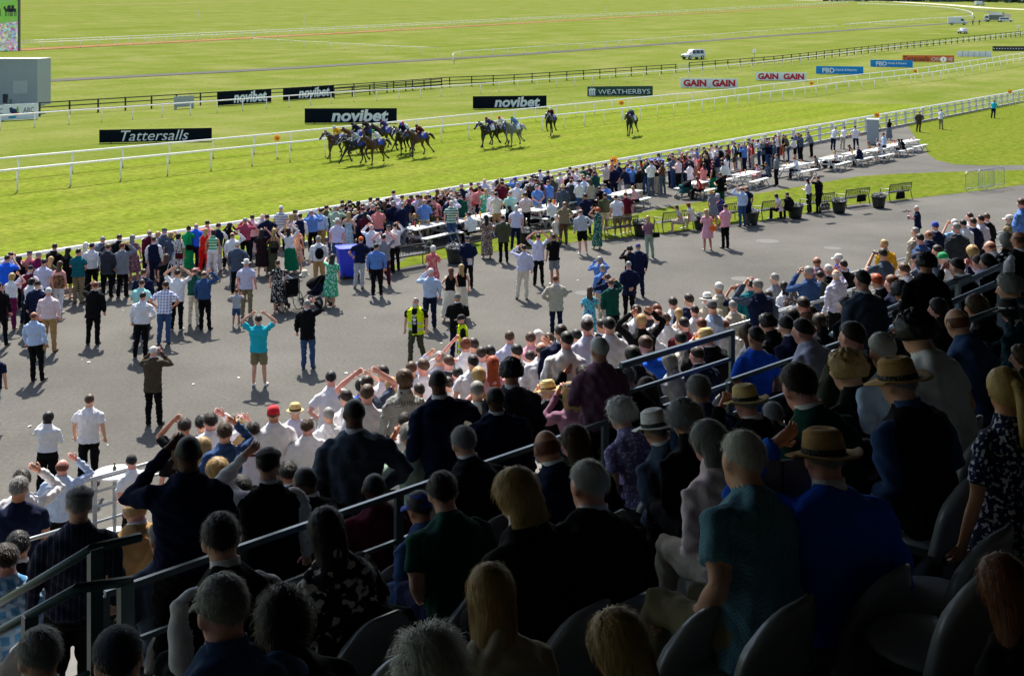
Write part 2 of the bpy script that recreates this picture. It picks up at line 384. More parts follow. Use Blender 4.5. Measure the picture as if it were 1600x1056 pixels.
# tarmac apron from the stand to the rail
sheet('tarmac', [S * -70 + U * 18.6, S * 150 + U * 18.6, TN(150, 26), TN(106, NEAR_N - 1.4), TN(-70, NEAR_N - 1.4)], ASPH, 0.002)
strip_px = [(604, 424), (640, 416), (700, 404), (772, 394), (850, 386), (872, 381), (947, 374), (1037, 365), (1120, 354), (1200, 344), (1232, 339), (1330, 320), (1432, 310), (1507, 301), (1600, 289), (1700, 274), (1700, 262),
            (1600, 266), (1475, 269), (1400, 272), (1340, 276), (1242, 293), (1200, 300), (1125, 311), (1042, 324), (987, 336), (920, 348), (850, 359), (760, 376), (690, 388), (640, 400)]
sheet('lawn', [at(*p) for p in strip_px], G_LW, 0.010)
lawn2 = [(1434, 221), (1442, 229), (1449, 240), (1462, 250), (1490, 257), (1540, 259), (1620, 258), (1700, 254)]
sheet('lawn', [at(*p) for p in lawn2] + [TN(150, 30), TN(150, 35.25), TN(104.5, 35.25)], G_LW, 0.008)
# far ground markings
strip('service_road', [at(*p) for p in [(-60, 130), (60, 127.5), (240, 118), (400, 110), (600, 98), (800, 86.5), (1000, 72), (1200, 57), (1350, 46), (1475, 37.8), (1542, 32.5), (1570, 28), (1572, 23.5), (1545, 18.5), (1512, 16)]], 3.8, ROADM, 0.05)
strip('dirt_track', [at(*p) for p in [(-60, 83), (32, 78.5), (200, 69.5), (400, 59.5), (600, 48.5), (800, 37.5), (1000, 26), (1200, 15), (1330, 8)]], 5.5, DIRT, 0.06)
strip('path', [at(*p) for p in [(1240, 1.0), (1400, 3.2), (1480, 8), (1540, 13), (1600, 15.5), (1700, 18)]], 9.0, mat('pale_path', (0.52, 0.49, 0.36), 1.0, spec=0.0), 0.06)
strip('path', [at(*p) for p in [(-60, 10), (100, 9.4), (300, 5.0), (420, 2.0)]], 9.0, mat('dry_strip', (0.24, 0.21, 0.09), 1.0, var=0.3, scale=0.05, spec=0.0), 0.05)
for px, py, w_ in ((915, 458, .72), (1159, 436, .76), (1199, 377, .95), (1301, 388, .7)):
    c = at(px, py); mb = MB()
    mb.add([(0.0, 0.0, 0)] + [(w_ / 2 * math.cos(i * math.pi / 16), w_ / 2 * math.sin(i * math.pi / 16), 0) for i in range(32)], [(0, 1 + i, 1 + (i + 1) % 32) for i in range(32)])
    o = mb.build('tarmac_patch', mat('worn_patch', (0.128, 0.122, 0.110), 0.9, var=0.2, scale=3, bump=0.3), loc=(c.x, c.y, 0.007)); tag(o, kind='structure')

# ------------------------------------------------------------------ white running rails and fences
def run_rail(name, label, cat, px_pts, h, spacing, r_rail=0.075, r_post=0.045, swan=False, two=False, group=None, smooth=0, side=1):
    line = [at(px, py, h) for px, py in px_pts]
    line = [Vector((p.x, p.y, 0)) for p in line]
    if smooth: line = smooth_line(line, smooth)
    pts = resample(line, spacing)
    c0 = pts[0]; root = empty(name, (c0.x, c0.y, terr(c0.x, c0.y)))
    tag(root, label, cat, group); base = root.location
    rb = MB(); rb.tube([p + Vector((0, 0, terr(p.x, p.y) + h)) - base for p in pts], r_rail, 8, 0, flat=0.8)
    if two: rb.tube([p + Vector((0, 0, terr(p.x, p.y) + h * 0.55)) - base for p in pts], r_rail * 0.8, 6)
    rb.build('rail', WHITE_P, root, True)
    order = sorted(range(len(pts)), key=lambda i: pts[i].y); keep = set(order[:99]); rest = MB()
    for i, p in enumerate(pts):
        d = (pts[min(i + 1, len(pts) - 1)] - pts[max(i - 1, 0)]).normalized(); n = Vector((-d.y, d.x, 0)) * side
        z = terr(p.x, p.y); q = Vector((p.x, p.y, z)) - base
        if swan:
            pl = [q + n * 0.42 + Vector((0, 0, -0.05)), q + n * 0.42 + Vector((0, 0, h * 0.62)), q + n * 0.36 + Vector((0, 0, h * 0.86)), q + n * 0.2 + Vector((0, 0, h * 0.98)), q + Vector((0, 0, h))]
        else: pl = [q + Vector((0, 0, -0.05)), q + Vector((0, 0, h - 0.02))]
        mb = MB() if i in keep else rest
        mb.tube(pl, r_post, 6)
        if i in keep: mb.build('post', WHITE_P, root, True)
    if rest.v: tag(rest.build('far_posts', WHITE_P, root, True), kind='stuff')
    return root
NEAR_PTS = [(-60, 415), (0, 405), (400, 343), (800, 279), (1200, 208.5), (1400, 175), (1600, 140), (1720, 120)]
run_rail('running_rail', 'thick white plastic running rail right in front of the standing crowd', 'rail', NEAR_PTS, 1.25, 2.6, 0.085, 0.042, swan=True)
run_rail('running_rail', 'white inner running rail just behind the galloping horses', 'rail', [(-60, 274), (0, 268), (32, 264), (400, 228), (510, 217), (660, 200), (800, 187), (1075, 159), (1200, 143.5), (1312, 129), (1450, 114), (1600, 90.5), (1720, 73)], 1.2, 3.1)
run_rail('running_rail', 'white rail second behind the horses, passing below the advertising boards', 'rail', [(-60, 254), (0, 248), (400, 212), (625, 190), (800, 172.5), (1017, 151), (1200, 132.5), (1350, 116), (1450, 105), (1600, 83), (1720, 66)], 1.2, 3.4)
run_rail('running_rail', 'white rail following the dark timber fence across the infield', 'rail', [(-60, 185), (0, 181), (60, 176.5), (400, 153.5), (525, 144.5), (800, 127.5), (1050, 110), (1200, 96.5), (1400, 72.5), (1600, 51), (1720, 38)], 1.2, 3.4)
run_rail('running_rail', 'long white double rail beside the orange dirt bank, farther line', 'rail', [(34, 64), (400, 48.3), (800, 29), (1200, 9), (1325, 2.6)], 1.5, 5.0, 0.075, 0.05)
run_rail('running_rail', 'long white double rail beside the orange dirt bank, nearer line', 'rail', [(34, 67.5), (400, 51.5), (800, 31.3), (1200, 11), (1325, 4.2)], 1.5, 5.0, 0.075, 0.05)
run_rail('running_rail', 'short white rail running diagonally and ending in open grass', 'rail', [(396, 60.5), (500, 66), (600, 71.5), (684, 75)], 1.4, 4.5, 0.05)
run_rail('running_rail', 'low white rail above the grey service road', 'rail', [(708, 88), (707, 83.5), (720, 80.5), (800, 75.5), (1000, 62), (1200, 47.5), (1307, 40)], 1.3, 5.0, 0.05)
run_rail('running_rail', 'white rail bending back sharply at the far turn beside the van', 'rail', [(1318, 38.5), (1450, 29), (1512, 26), (1521, 24), (1518, 19), (1500, 14.5), (1475, 11.5), (1425, 8.5), (1340, 5.5)], 1.5, 5.0, 0.12, 0.05, smooth=1)

def timber_fence(label, px_pts, h, spacing):
    line = [Vector((p.x, p.y, 0)) for p in (at(a, b, h) for a, b in px_pts)]
    pts = resample(line, spacing); c0 = pts[0]; root = empty('timber_fence', (c0.x, c0.y, terr(c0.x, c0.y))); base = root.location
    tag(root, label, 'fence', 'dark timber fences')
    for zz in (h, h * 0.66, h * 0.32):
        mb = MB()
        for a, b in zip(pts, pts[1:]):
            d = (b - a).normalized(); za, zb = terr(a.x, a.y), terr(b.x, b.y); n = Vector((-d.y, d.x, 0)) * 0.025
            va = a + Vector((0, 0, za + zz)) - base; vb = b + Vector((0, 0, zb + zz)) - base; k = Vector((0, 0, 0.055))
            mb.add([va - n - k, vb - n - k, vb + n - k, va + n - k, va - n + k, vb - n + k, vb + n + k, va + n + k], [(0, 3, 2, 1), (4, 5, 6, 7), (0, 1, 5, 4), (1, 2, 6, 5), (2, 3, 7, 6), (3, 0, 4, 7)])
        mb.build('board_rail', DARKWOOD, root)
    order = sorted(range(len(pts)), key=lambda i: pts[i].y); keep = set(order[:99]); rest = MB()
    for i, p in enumerate(pts):
        mb = MB() if i in keep else rest
        mb.box(p + Vector((0, 0, terr(p.x, p.y) + h / 2)) - base, (0.14, 0.14, h + 0.16))
        if i in keep: mb.build('post', DARKWOOD, root)
    if rest.v: tag(rest.build('far_posts', DARKWOOD, root), kind='stuff')
    return root
timber_fence('dark three-rail timber fence from the grey trailer to the field gate', [(62, 161), (337, 144.5), (522, 133.5), (695, 121.5), (800, 117.5), (1056, 101)], 1.3, 3.3)
timber_fence('dark three-rail timber fence from the field gate to the far right', [(1077, 98.5), (1200, 89.5), (1412, 67), (1600, 49), (1720, 37)], 1.3, 3.3)
timber_fence('short extra length of dark fence doubling behind the first', [(522, 138), (600, 131), (690, 123.5)], 1.2, 3.3)
ga, gb = at(1058, 101, 1.3), at(1076, 98.5, 1.3)
mb = MB(); d = gb - ga; d.z = 0; L = d.length
for k in range(6): mb.tube([(0.12, 0, 0.2 + 0.2 * k), (L - 0.12, 0, 0.2 + 0.2 * k)], 0.02, 6)
for k in (0.12, L / 2, L - 0.12): mb.tube([(k, 0, 0.18), (k, 0, 1.25)], 0.03, 6)
o = mb.build('field_gate', GALV, loc=(ga.x, ga.y, terr(ga.x, ga.y))); o.rotation_euler.z = ang(d); tag(o, 'grey tubular field gate set in the dark timber fence', 'gate')

# white post and two-rail fence behind the rail crowd
def white_fence():
    a = at(150, 460); line = [TN(-20, NEAR_N - 1.55), TN(150, NEAR_N - 1.55)]
    pts = resample(line, 2.4); root = empty('spectator_fence', pts[0]); base = root.location
    tag(root, 'white post and two-rail spectator fence along the lawn and crowd', 'fence')
    dr = T.normalized()
    for zz in (0.98, 0.52):
        mb = MB(); mb.box((0, 0, 0), (170, 0.05, 0.11), 0, Matrix.Rotation(TRACK_ANG, 3, 'Z')); o = mb.build('board_rail', WHITE_W, root); o.location = dr * 85 + Vector((0, 0, zz))
    kb = MB(); kb.box((0, 0, 0), (170, 0.12, 0.14), 0, Matrix.Rotation(TRACK_ANG, 3, 'Z')); o = kb.build('kerb', mat('pale_concrete', (0.42, 0.40, 0.37), 0.9, bump=0.3), root); o.location = dr * 85 + Vector((0, 0, 0.07)) + N * -0.14
    for p in pts[2:]:
        mb = MB(); mb.box((0, 0, 0.6), (0.17, 0.17, 1.2), 0, Matrix.Rotation(TRACK_ANG, 3, 'Z')); mb.box((0, 0, 1.23), (0.21, 0.21, 0.06), 0, Matrix.Rotation(TRACK_ANG, 3, 'Z'), (0.7, 0.7))
        mb.build('post', WHITE_W, root, loc=p - base)
white_fence()

# ------------------------------------------------------------------ advertising boards
TXT = {}
def text_mesh(s, bold=0.0, shear=0.0, space=1.0):
    cu = bpy.data.curves.new('lettering', 'FONT'); cu.body = s; cu.size = 1.0; cu.shear = shear; cu.offset = bold; cu.space_character = space; cu.fill_mode = 'BOTH'; cu.extrude = 0.0; cu.resolution_u = 4
    o = bpy.data.objects.new('tmp', cu); C.objects.link(o); dg = bpy.context.evaluated_depsgraph_get()
    me = bpy.data.meshes.new_from_object(o.evaluated_get(dg)); bpy.data.objects.remove(o)
    co = np.array([v.co[:] for v in me.vertices]); mn, mxx = co.min(0), co.max(0)
    co = (co - [(mn[0] + mxx[0]) / 2, (mn[1] + mxx[1]) / 2, 0]); me.vertices.foreach_set('co', co.ravel()); me.update()
    return me, mxx[0] - mn[0], mxx[1] - mn[1]
def put_text(parent, s, mtl, x, z, w=None, h=None, y=-0.006, bold=0.0, shear=0.0, name='lettering', space=1.0):
    me, tw, th = text_mesh(s, bold, shear, space); me.materials.append(mtl)
    o = bpy.data.objects.new(name, me); C.objects.link(o); o.parent = parent; o.location = (x, y, z); o.rotation_euler = (RD(90), 0, 0)
    sx = w / tw if w else h / th; sy = h / th if h else sx
    o.scale = (sx, sy, 1); return o
INK_W = mat('white_lettering', (0.86, 0.87, 0.88), 0.6, var=0.03); INK_R = mat('red_lettering', (0.58, 0.012, 0.025), 0.8, var=0.04); INK_K = mat('black_lettering', (0.02, 0.02, 0.025), 0.6)
def board(x0, yt0, yb0, x1, yt1, yb1, mtl, label, cat='advertising board', legs=True):
    p0, p1 = at(x0, yb0), at(x1, yb1); d = p1 - p0; W = math.hypot(d.x, d.y)
    dm = (p0.y + p1.y) / 2; H = ((yb0 - yt0) + (yb1 - yt1)) / 2 * dm / FP
    c = (p0 + p1) / 2; z = min(terr(p0.x, p0.y), terr(p1.x, p1.y))
    root = empty('advertising_board', (c.x, c.y, z), math.atan2(d.y, d.x)); tag(root, label, cat, 'advertising boards beside the track')
    mb = MB(); mb.box((0, 0.05, H / 2 + 0.05), (W, 0.09, H)); pn = mb.build('panel', mtl, root)
    fb = MB()
    for sx in (-0.4, 0, 0.4): fb.tube([(sx * W, 0.12, H * 0.8), (sx * W, 0.12 + H * 0.5, 0.0)], 0.03, 6); fb.tube([(sx * W, 0.115, H), (sx * W, 0.115, 0.0)], 0.03, 6)
    fb.build('brace', DKSTEEL, root)
    return root, W, H
B_NAVY = mat('board_dark', (0.006, 0.010, 0.016), 0.8, var=0.08, spec=0.05); B_WHITE = mat('board_white', (0.84, 0.85, 0.86), 0.6, var=0.04); B_GREEN = mat('board_green', (0.005, 0.055, 0.045), 0.5, var=0.06)
B_BLUE = mat('board_blue', (0.004, 0.26, 0.68), 0.8, var=0.04); B_OR = mat('board_orange', (0.80, 0.16, 0.035), 0.8, var=0.06); B_DK = mat('board_brown_black', (0.03, 0.025, 0.022), 0.6)
r, W, H = board(155, 204, 224.5, 331, 201.5, 221, B_NAVY, 'dark advertising board lettered Tattersalls at the far left rail'); put_text(r, 'Tattersalls', INK_W, W * -0.01, H * 0.55, W * 0.6, H * 0.8, shear=0.28)
for a, l in (((476, 171, 193.5, 620, 170, 193), 'big dark novibet board directly behind the leading horses'), ((739, 151, 171, 854, 151, 169.5), 'dark novibet board above the following trio of horses'),
             ((340, 144, 166, 424, 140, 160.5), 'dark novibet board against the timber fence, the left one of the pair'), ((443, 138, 158, 522, 134, 151.5), 'dark novibet board against the timber fence, the right one of the pair')):
    r, W, H = board(*a, B_NAVY, l); put_text(r, 'novibet', INK_W, W * 0.1, H * 0.55, W * 0.62, H * 0.84, bold=0.035, shear=0.17)
r, W, H = board(918, 135, 151.5, 1020, 136, 150, B_GREEN, 'dark green board lettered WEATHERBYS with a white crest'); put_text(r, 'WEATHERBYS', INK_W, W * 0.06, H * 0.48, W * 0.8, H * 0.5)
mb = MB()
for k in range(5): mb.ell((-W * 0.43 + (k - 2) * W * 0.02, -0.01, H * (0.78 if k % 2 else 0.7)), (W * 0.013, 0.01, H * 0.12), 0, 8, 6)
for k in range(3): mb.box((-W * 0.43 + (k - 1) * W * 0.034, -0.008, H * 0.34), (W * 0.026, 0.012, H * 0.42))
mb.box((-W * 0.43, -0.008, H * 0.6), (W * 0.1, 0.012, H * 0.06)); mb.box((-W * 0.43, -0.008, H * 0.14), (W * 0.1, 0.012, H * 0.07)); mb.build('crest', INK_W, r)
for a, l in (((1063, 122.5, 137.5, 1153, 124, 138), 'white board lettered GAIN GAIN in red, the larger nearer one'), ((1180, 113, 126, 1260, 114.5, 127), 'white board lettered GAIN GAIN in red, the smaller farther one')):
    r, W, H = board(*a, B_WHITE, l)
    for k in (-0.245, 0.255):
        put_text(r, 'GAIN', INK_R, W * k, H * 0.52, W * 0.4, H * 0.74, bold=0.05)
for a, l in (((1275, 104, 116, 1349, 105, 117), 'blue FBD Hotels & Resorts board, nearer of the two blue ones'), ((1360, 94, 104.5, 1426, 95, 106), 'blue FBD Hotels & Resorts board, farther of the two blue ones')):
    r, W, H = board(*a, B_BLUE, l); put_text(r, 'FBD', INK_W, -W * 0.235, H * 0.5, W * 0.26, H * 0.62, bold=0.03); put_text(r, 'Hotels & Resorts', INK_W, W * 0.14, H * 0.6, W * 0.44, H * 0.32, bold=0.015)
r, W, H = board(1410, 86.5, 97, 1491, 88, 97.5, B_OR, 'orange board lettered Tattersalls ONLINE beyond the blue boards'); put_text(r, 'Tattersalls', INK_K, -W * 0.23, H * 0.52, W * 0.5, H * 0.75, shear=0.28); put_text(r, 'ONLINE', INK_W, W * 0.27, H * 0.46, W * 0.42, H * 0.56)
r, W, H = board(1495, 80.5, 89, 1549, 81, 89.5, B_WHITE, 'plain white board of six panels beyond the orange board')
for k in range(1, 6):
    mb = MB(); mb.box((-W / 2 + W * k / 6, -0.003, H / 2 + 0.05), (0.05, 0.012, H)); mb.build('joint', INK_K, r)
for k in range(10):
    if k in (3, 6): continue
    mb = MB(); mb.box((-W / 2 + W * (k + 0.7) / 10.4, -0.003, H * 0.5), (W * 0.015, 0.01, H * 0.12)); mb.build('mark', mat('grey_mark', (0.4, 0.4, 0.42), 0.6), r)
r, W, H = board(1551, 72.5, 80.5, 1603, 73, 80, B_DK, 'dark brown board with small white marks at the far right')
for k in range(12):
    mb = MB(); mb.box((-W / 2 + W * (k + 0.5) / 12.0, -0.003, H * 0.55), (W * 0.035, 0.01, H * 0.2)); mb.build('mark', INK_W, r)
r, W, H = board(-62, 169, 193, 60, 161.5, 186.2, B_WHITE, 'white board lettered ARC with a colourful rider emblem at far left')
for k in (-0.32, -0.04, 0.37): put_text(r, 'ARC', mat('navy_lettering', (0.02, 0.03, 0.08), 0.6), W * k, H * 0.62, W * 0.145, H * 0.36)
mb = MB(); ex = W * 0.17
mb.ell((ex, -0.015, H * 0.6), (W * 0.05, 0.02, H * 0.16), 0, 10, 6); mb.ell((ex - W * 0.03, -0.015, H * 0.75), (W * 0.025, 0.02, H * 0.1), 0, 10, 6)
mb.ell((ex + W * 0.03, -0.014, H * 0.42), (W * 0.05, 0.02, H * 0.1), 1, 10, 6); mb.ell((ex - W * 0.015, -0.013, H * 0.22), (W * 0.055, 0.02, H * 0.08), 2, 10, 6); mb.ell((ex + W * 0.055, -0.013, H * 0.65), (W * 0.014, 0.02, H * 0.25), 3, 10, 6)
mb.build('emblem', [mat('emblem_navy', (0.01, 0.02, 0.12), 0.6), mat('emblem_red', (0.5, 0.03, 0.02), 0.6), mat('emblem_teal', (0.02, 0.35, 0.45), 0.6), mat('emblem_green', (0.25, 0.45, 0.05), 0.6)], r, True)
gp0, gp1 = at(272, 171), at(303, 168.5); d = gp1 - gp0
mb = MB(); mb.box((0, 0, 0.75), (math.hypot(d.x, d.y), 0.06, 1.15)); mb.box((-1.2, 0, 0.1), (0.08, 0.3, 0.2)); mb.box((1.2, 0, 0.1), (0.08, 0.3, 0.2))
o = mb.build('blank_panel', mat('blank_grey', (0.36, 0.39, 0.39), 0.6), loc=((gp0.x + gp1.x) / 2, (gp0.y + gp1.y) / 2, 0)); o.rotation_euler.z = ang(d); tag(o, 'blank pale grey panel leaning on the dark timber fence', 'panel', 'advertising boards beside the track')

# distance discs
YEL = mat('yellow_disc', (0.85, 0.45, 0.02), 0.6, var=0.05)
_t = YEL.node_tree; _tr = _t.nodes.new('ShaderNodeBsdfTranslucent'); _tr.inputs[0].default_value = (0.9, 0.5, 0.03, 1); _mx = _t.nodes.new('ShaderNodeMixShader'); _mx.inputs[0].default_value = 0.4
_t.links.new(_t.nodes['Principled BSDF'].outputs[0], _mx.inputs[1]); _t.links.new(_tr.outputs[0], _mx.inputs[2]); _t.links.new(_mx.outputs[0], _t.nodes['Material Output'].inputs[0])
def disc(px, py, h, txt, mtl, label, r=0.33, zebra=False, ink=INK_K):
    p = at(px, py, h); root = empty('distance_marker', (p.x, p.y, terr(p.x, p.y)), math.atan2(-p.x, p.y)); tag(root, label, 'distance marker', 'distance marker discs')
    pb = MB()
    if zebra:
        for k in range(6): pb.tube([(0, 0, h * k / 6), (0, 0, h * (k + 1) / 6)], 0.05, 8, k % 2)
        pb.build('post', [INK_K, WHITE_W], root)
    else:
        pb.tube([(0, 0.06, -0.02), (0, 0.06, h)], 0.045, 8); pb.build('post', WHITE_P, root)
    db = MB(); db.tube([(0, -0.02, h), (0, 0.03, h)], r, 20); db.build('disc', mtl, root)
    put_text(root, txt, ink, 0, h, None, r * 0.85, y=-0.026, bold=0.03)
disc(433, 216, 1.3, '50', YEL, 'yellow disc marked 50 on the inner rail, left of the horses', 0.21)
disc(971, 161, 1.3, '100', YEL, 'yellow disc marked 100 on the inner rail, beneath the green board', 0.24)
disc(1268, 130.5, 1.3, '150', YEL, 'yellow disc on the inner rail below the blue boards', 0.25)
disc(1430, 111.5, 1.3, '200', YEL, 'yellow disc on the inner rail below the orange board', 0.26)
disc(959, 251, 1.55, '50', YEL, 'yellow disc marked 50 on the crowd rail behind the orange vest', 0.21)
disc(1370, 180, 1.5, '100', YEL, 'yellow disc on the near rail above the grey cabinet', 0.20)
disc(1578, 143.5, 1.5, '150', YEL, 'yellow disc on the near rail at far right', 0.22)
disc(1474, 93.5, 2.75, '1', WHITE_P, 'tall white disc marked 1 in front of the orange board', 0.40)
disc(1178.5, 80, 2.1, '1', WHITE_P, 'white disc marked 1 on a striped pole right of the white car', 0.36, True)
disc(1591, 42, 2.2, '1', WHITE_P, 'small far white disc on a striped pole at far right', 0.40, True)
for px, py in ((310, 22), (475, 33), (947, 13)):
    p = at(px, py + 9); mb = MB(); mb.tube([(0, 0, 0), (0, 0, 3.6)], 0.09, 6); mb.tube([(0, 0, 3.5), (0, 0, 3.8)], 0.14, 6); o = mb.build('marker_pole', WHITE_P, loc=(p.x, p.y, terr(p.x, p.y)))
    tag(o, 'lone white marker pole standing far out in the infield grass', 'pole', 'far white marker poles')

# big screen and grey trailer
d_s = 119.0
tr = empty('screen_trailer', (ray(0, 100, d_s).x, d_s, 0), RD(-2)); tag(tr, 'tall pale grey trailer body with dark wheel arch behind the white ARC board', 'trailer')
GREYPAN = mat('grey_cladding', (0.30, 0.335, 0.345), 0.5, var=0.12, scale=0.6)
mb = MB(); mb.box((-4.1, 1.6, 3.05), (15.8, 3.2, 4.7)); mb.build('body', GREYPAN, tr)
mb = MB(); mb.box((-4.1, 1.6, 5.43), (15.9, 3.3, 0.08)); mb.build('roof', mat('pale_roof', (0.7, 0.7, 0.68), 0.6), tr)
mb = MB(); mb.box((2.1, -0.02, 2.6), (1.5, 0.05, 1.3)); mb.build('panel', mat('pale_panel', (0.40, 0.43, 0.43), 0.5), tr)
mb = MB(); mb.box((0.55, -0.02, 1.45), (0.5, 0.06, 0.9)); mb.build('hatch', INK_K, tr)
mb = MB(); mb.tube([(-1.1, -0.05, 0.55), (-1.1, 0.25, 0.55)], 0.55, 20); mb.build('wheel', RUBBER, tr)
mb = MB(); mb.box((1.0, -0.1, 1.2), (0.3, 0.2, 0.4)); mb.box((-4.1, 1.0, 0.72), (15.4, 2.4, 0.25)); mb.build('chassis', DKSTEEL, tr)
sc = empty('video_screen', (ray(0, 80, d_s).x, d_s - 0.6, 0), RD(-2)); tag(sc, 'giant video screen showing racehorses above the grey trailer', 'screen')
mb = MB(); mb.box((-4.6, 0.3, 9.9), (13.4, 0.5, 7.4)); mb.tube([(-3, 1.2, 5.2), (-3, 0.5, 9)], 0.25, 8); mb.tube([(-7, 1.2, 5.2), (-7, 0.5, 9)], 0.25, 8); mb.build('housing', BLACKM, sc)
def screen_mat():
    m = bpy.data.materials.new('screen_image'); m.use_nodes = True; t = m.node_tree; b = t.nodes['Principled BSDF']; b.inputs['Base Color'].default_value = (0.01, 0.01, 0.01, 1); b.inputs['Roughness'].default_value = 0.4
    tc = t.nodes.new('ShaderNodeTexCoord'); sp = t.nodes.new('ShaderNodeSeparateXYZ'); t.links.new(tc.outputs['Object'], sp.inputs[0])
    n = t.nodes.new('ShaderNodeTexNoise'); n.inputs['Scale'].default_value = 2.4; n.inputs['Detail'].default_value = 6; t.links.new(tc.outputs['Object'], n.inputs['Vector'])
    r1 = t.nodes.new('ShaderNodeValToRGB'); e = r1.color_ramp.elements; e[0].color = (0.02, 0.16, 0.02, 1); e[1].color = (0.11, 0.20, 0.02, 1); t.links.new(n.outputs[0], r1.inputs[0])
    v = t.nodes.new('ShaderNodeTexVoronoi'); v.inputs['Scale'].default_value = 4.5; t.links.new(tc.outputs['Object'], v.inputs['Vector'])
    hs = t.nodes.new('ShaderNodeHueSaturation'); hs.inputs['Saturation'].default_value = 0.7; hs.inputs['Value'].default_value = 0.30; t.links.new(v.outputs['Color'], hs.inputs['Color'])
    lt = t.nodes.new('ShaderNodeMath'); lt.operation = 'LESS_THAN'; lt.inputs[1].default_value = 8.9; 
    ad = t.nodes.new('ShaderNodeMath'); ad.operation = 'MULTIPLY_ADD'; ad.inputs[1].default_value = -0.14; t.links.new(sp.outputs[0], ad.inputs[0]); t.links.new(sp.outputs[2], ad.inputs[2]); t.links.new(ad.outputs[0], lt.inputs[0])
    mx = t.nodes.new('ShaderNodeMix'); mx.data_type = 'RGBA'; t.links.new(lt.outputs[0], mx.inputs[0]); t.links.new(r1.outputs[0], mx.inputs[6]); t.links.new(hs.outputs[0], mx.inputs[7])
    t.links.new(mx.outputs[2], b.inputs['Emission Color']); b.inputs['Emission Strength'].default_value = 1.1
    return m
mb = MB(); mb.box((-4.6, 0.03, 9.9), (13.3, 0.02, 7.3)); mb.build('picture', screen_mat(), sc)
mb = MB()
for hx in (-0.1, 1.15, 1.5):
    mb.box((hx, 0.014, 10.3), (0.8, 0.006, 0.34)); mb.box((hx - 0.42, 0.012, 10.52), (0.2, 0.006, 0.34)); mb.box((hx + 0.05, 0.011, 10.6), (0.3, 0.006, 0.4))
    for lx in (-0.35, -0.2, 0.25, 0.38): mb.box((hx + lx, 0.013, 9.95), (0.07, 0.006, 0.5))
mb.build('pictured_horses', mat('screen_dark', (0.02, 0.02, 0.03), 0.5), sc)
for zz, sl in ((11.1, 0.14), (8.95, 0.2), (11.9, 0.14)):
    mb = MB(); mb.tube([(-5, 0.012, zz - 5 * sl), (2.0, 0.012, zz + 2 * sl)], 0.035, 4); mb.build('pictured_rail', WHITE_P, sc)

# far wood on the hill, upper right
fw = MB(); rng = random.Random(5)
for i in range(1300):
    px = rng.uniform(1290, 1760); base = at(px, 2.5 + (px - 1290) / 470 * 3.0 if px < 1560 else 5.5)
    dd = base.y + rng.uniform(0, 130); p = ray(px, HZ, dd); z = terr(p.x, p.y) + rng.uniform(0, 13)
    s_ = rng.uniform(1.6, 4.2)
    for q in range(5):
        n_ = Vector((rng.gauss(0, 1), rng.gauss(0, 1), rng.gauss(0.4, 1))).normalized(); c = Vector((p.x + rng.gauss(0, s_), p.y + rng.gauss(0, s_), z + rng.gauss(0, s_ * 0.7)))
        a = n_.orthogonal().normalized() * s_ * 0.8; b2 = n_.cross(a)
        fw.add([c + a, c + b2 * 0.7, c - a, c - b2 * 0.7], [(0, 1, 2, 3)])
o = fw.build('far_wood', mat('far_foliage', (0.07, 0.125, 0.095), 0.9, var=0.4, scale=0.1)); tag(o, 'dark far-off line of trees along the top right horizon', 'wood', kind='stuff')
# ------------------------------------------------------------------ grandstand: terrace, roof, back wall
CONC = mat('stand_concrete', (0.17, 0.165, 0.155), 0.9, var=0.2, scale=1.2, bump=0.3, bscale=14)
DARKROOF = mat('roof_underside', (0.02, 0.021, 0.023), 0.9, var=0.1)
stand = empty('grandstand', (0, 0, 0)); tag(stand, 'shaded concrete grandstand terrace whose stepped rows carry the whole foreground crowd', 'grandstand')
tb = MB(); s0, s1 = -45, 125
us = []; k = -16
prof = []                                           # (u, z) stepped profile from the front upwards
kmax = int((U_FRONT - U_BRK) / ROW); prof.append((U_FRONT, -0.2))
for k in range(kmax, -18, -1):
    uf, ub = U_BRK + (k + 1) * ROW, U_BRK + k * ROW; uf = min(uf, U_FRONT); z = floor_step((U_BRK + (k + 0.5) * ROW))
    prof += [(uf, z), (ub, z)]
for (ua, za), (ub, zb) in zip(prof, prof[1:]):
    a, b, c, d = S * s0 + U * ua, S * s1 + U * ua, S * s1 + U * ub, S * s0 + U * ub
    tb.add([(a.x, a.y, za), (b.x, b.y, za), (c.x, c.y, zb), (d.x, d.y, zb)], [(0, 1, 2, 3)])
tb.build('terrace', CONC, stand)
MS = Matrix.Rotation(STAND_ANG, 3, 'Z')
ROOF_U, ROOF_Z = 12.3, 10.6
rb = MB(); c = S * 40 + U * ((ROOF_U - 12) / 2); rb.box((c.x, c.y, ROOF_Z + 0.4), (180, ROOF_U + 12, 0.8), 0, MS)
for q in range(14):
    c2 = S * (-40 + q * 12.5) + U * ((ROOF_U - 12) / 2); rb.box((c2.x, c2.y, ROOF_Z - 0.4), (0.4, ROOF_U + 11, 0.8), 0, MS)
rb.build('roof', DARKROOF, stand)
wb = MB(); c = S * 40 + U * -8.2; wb.box((c.x, c.y, 5), (180, 0.6, 13), 0, MS)
for ss in (-48, 128): c = S * ss + U * -1; wb.box((c.x, c.y, 5), (0.5, 16, 13), 0, MS)
wb.build('back_wall', DARKROOF, stand)

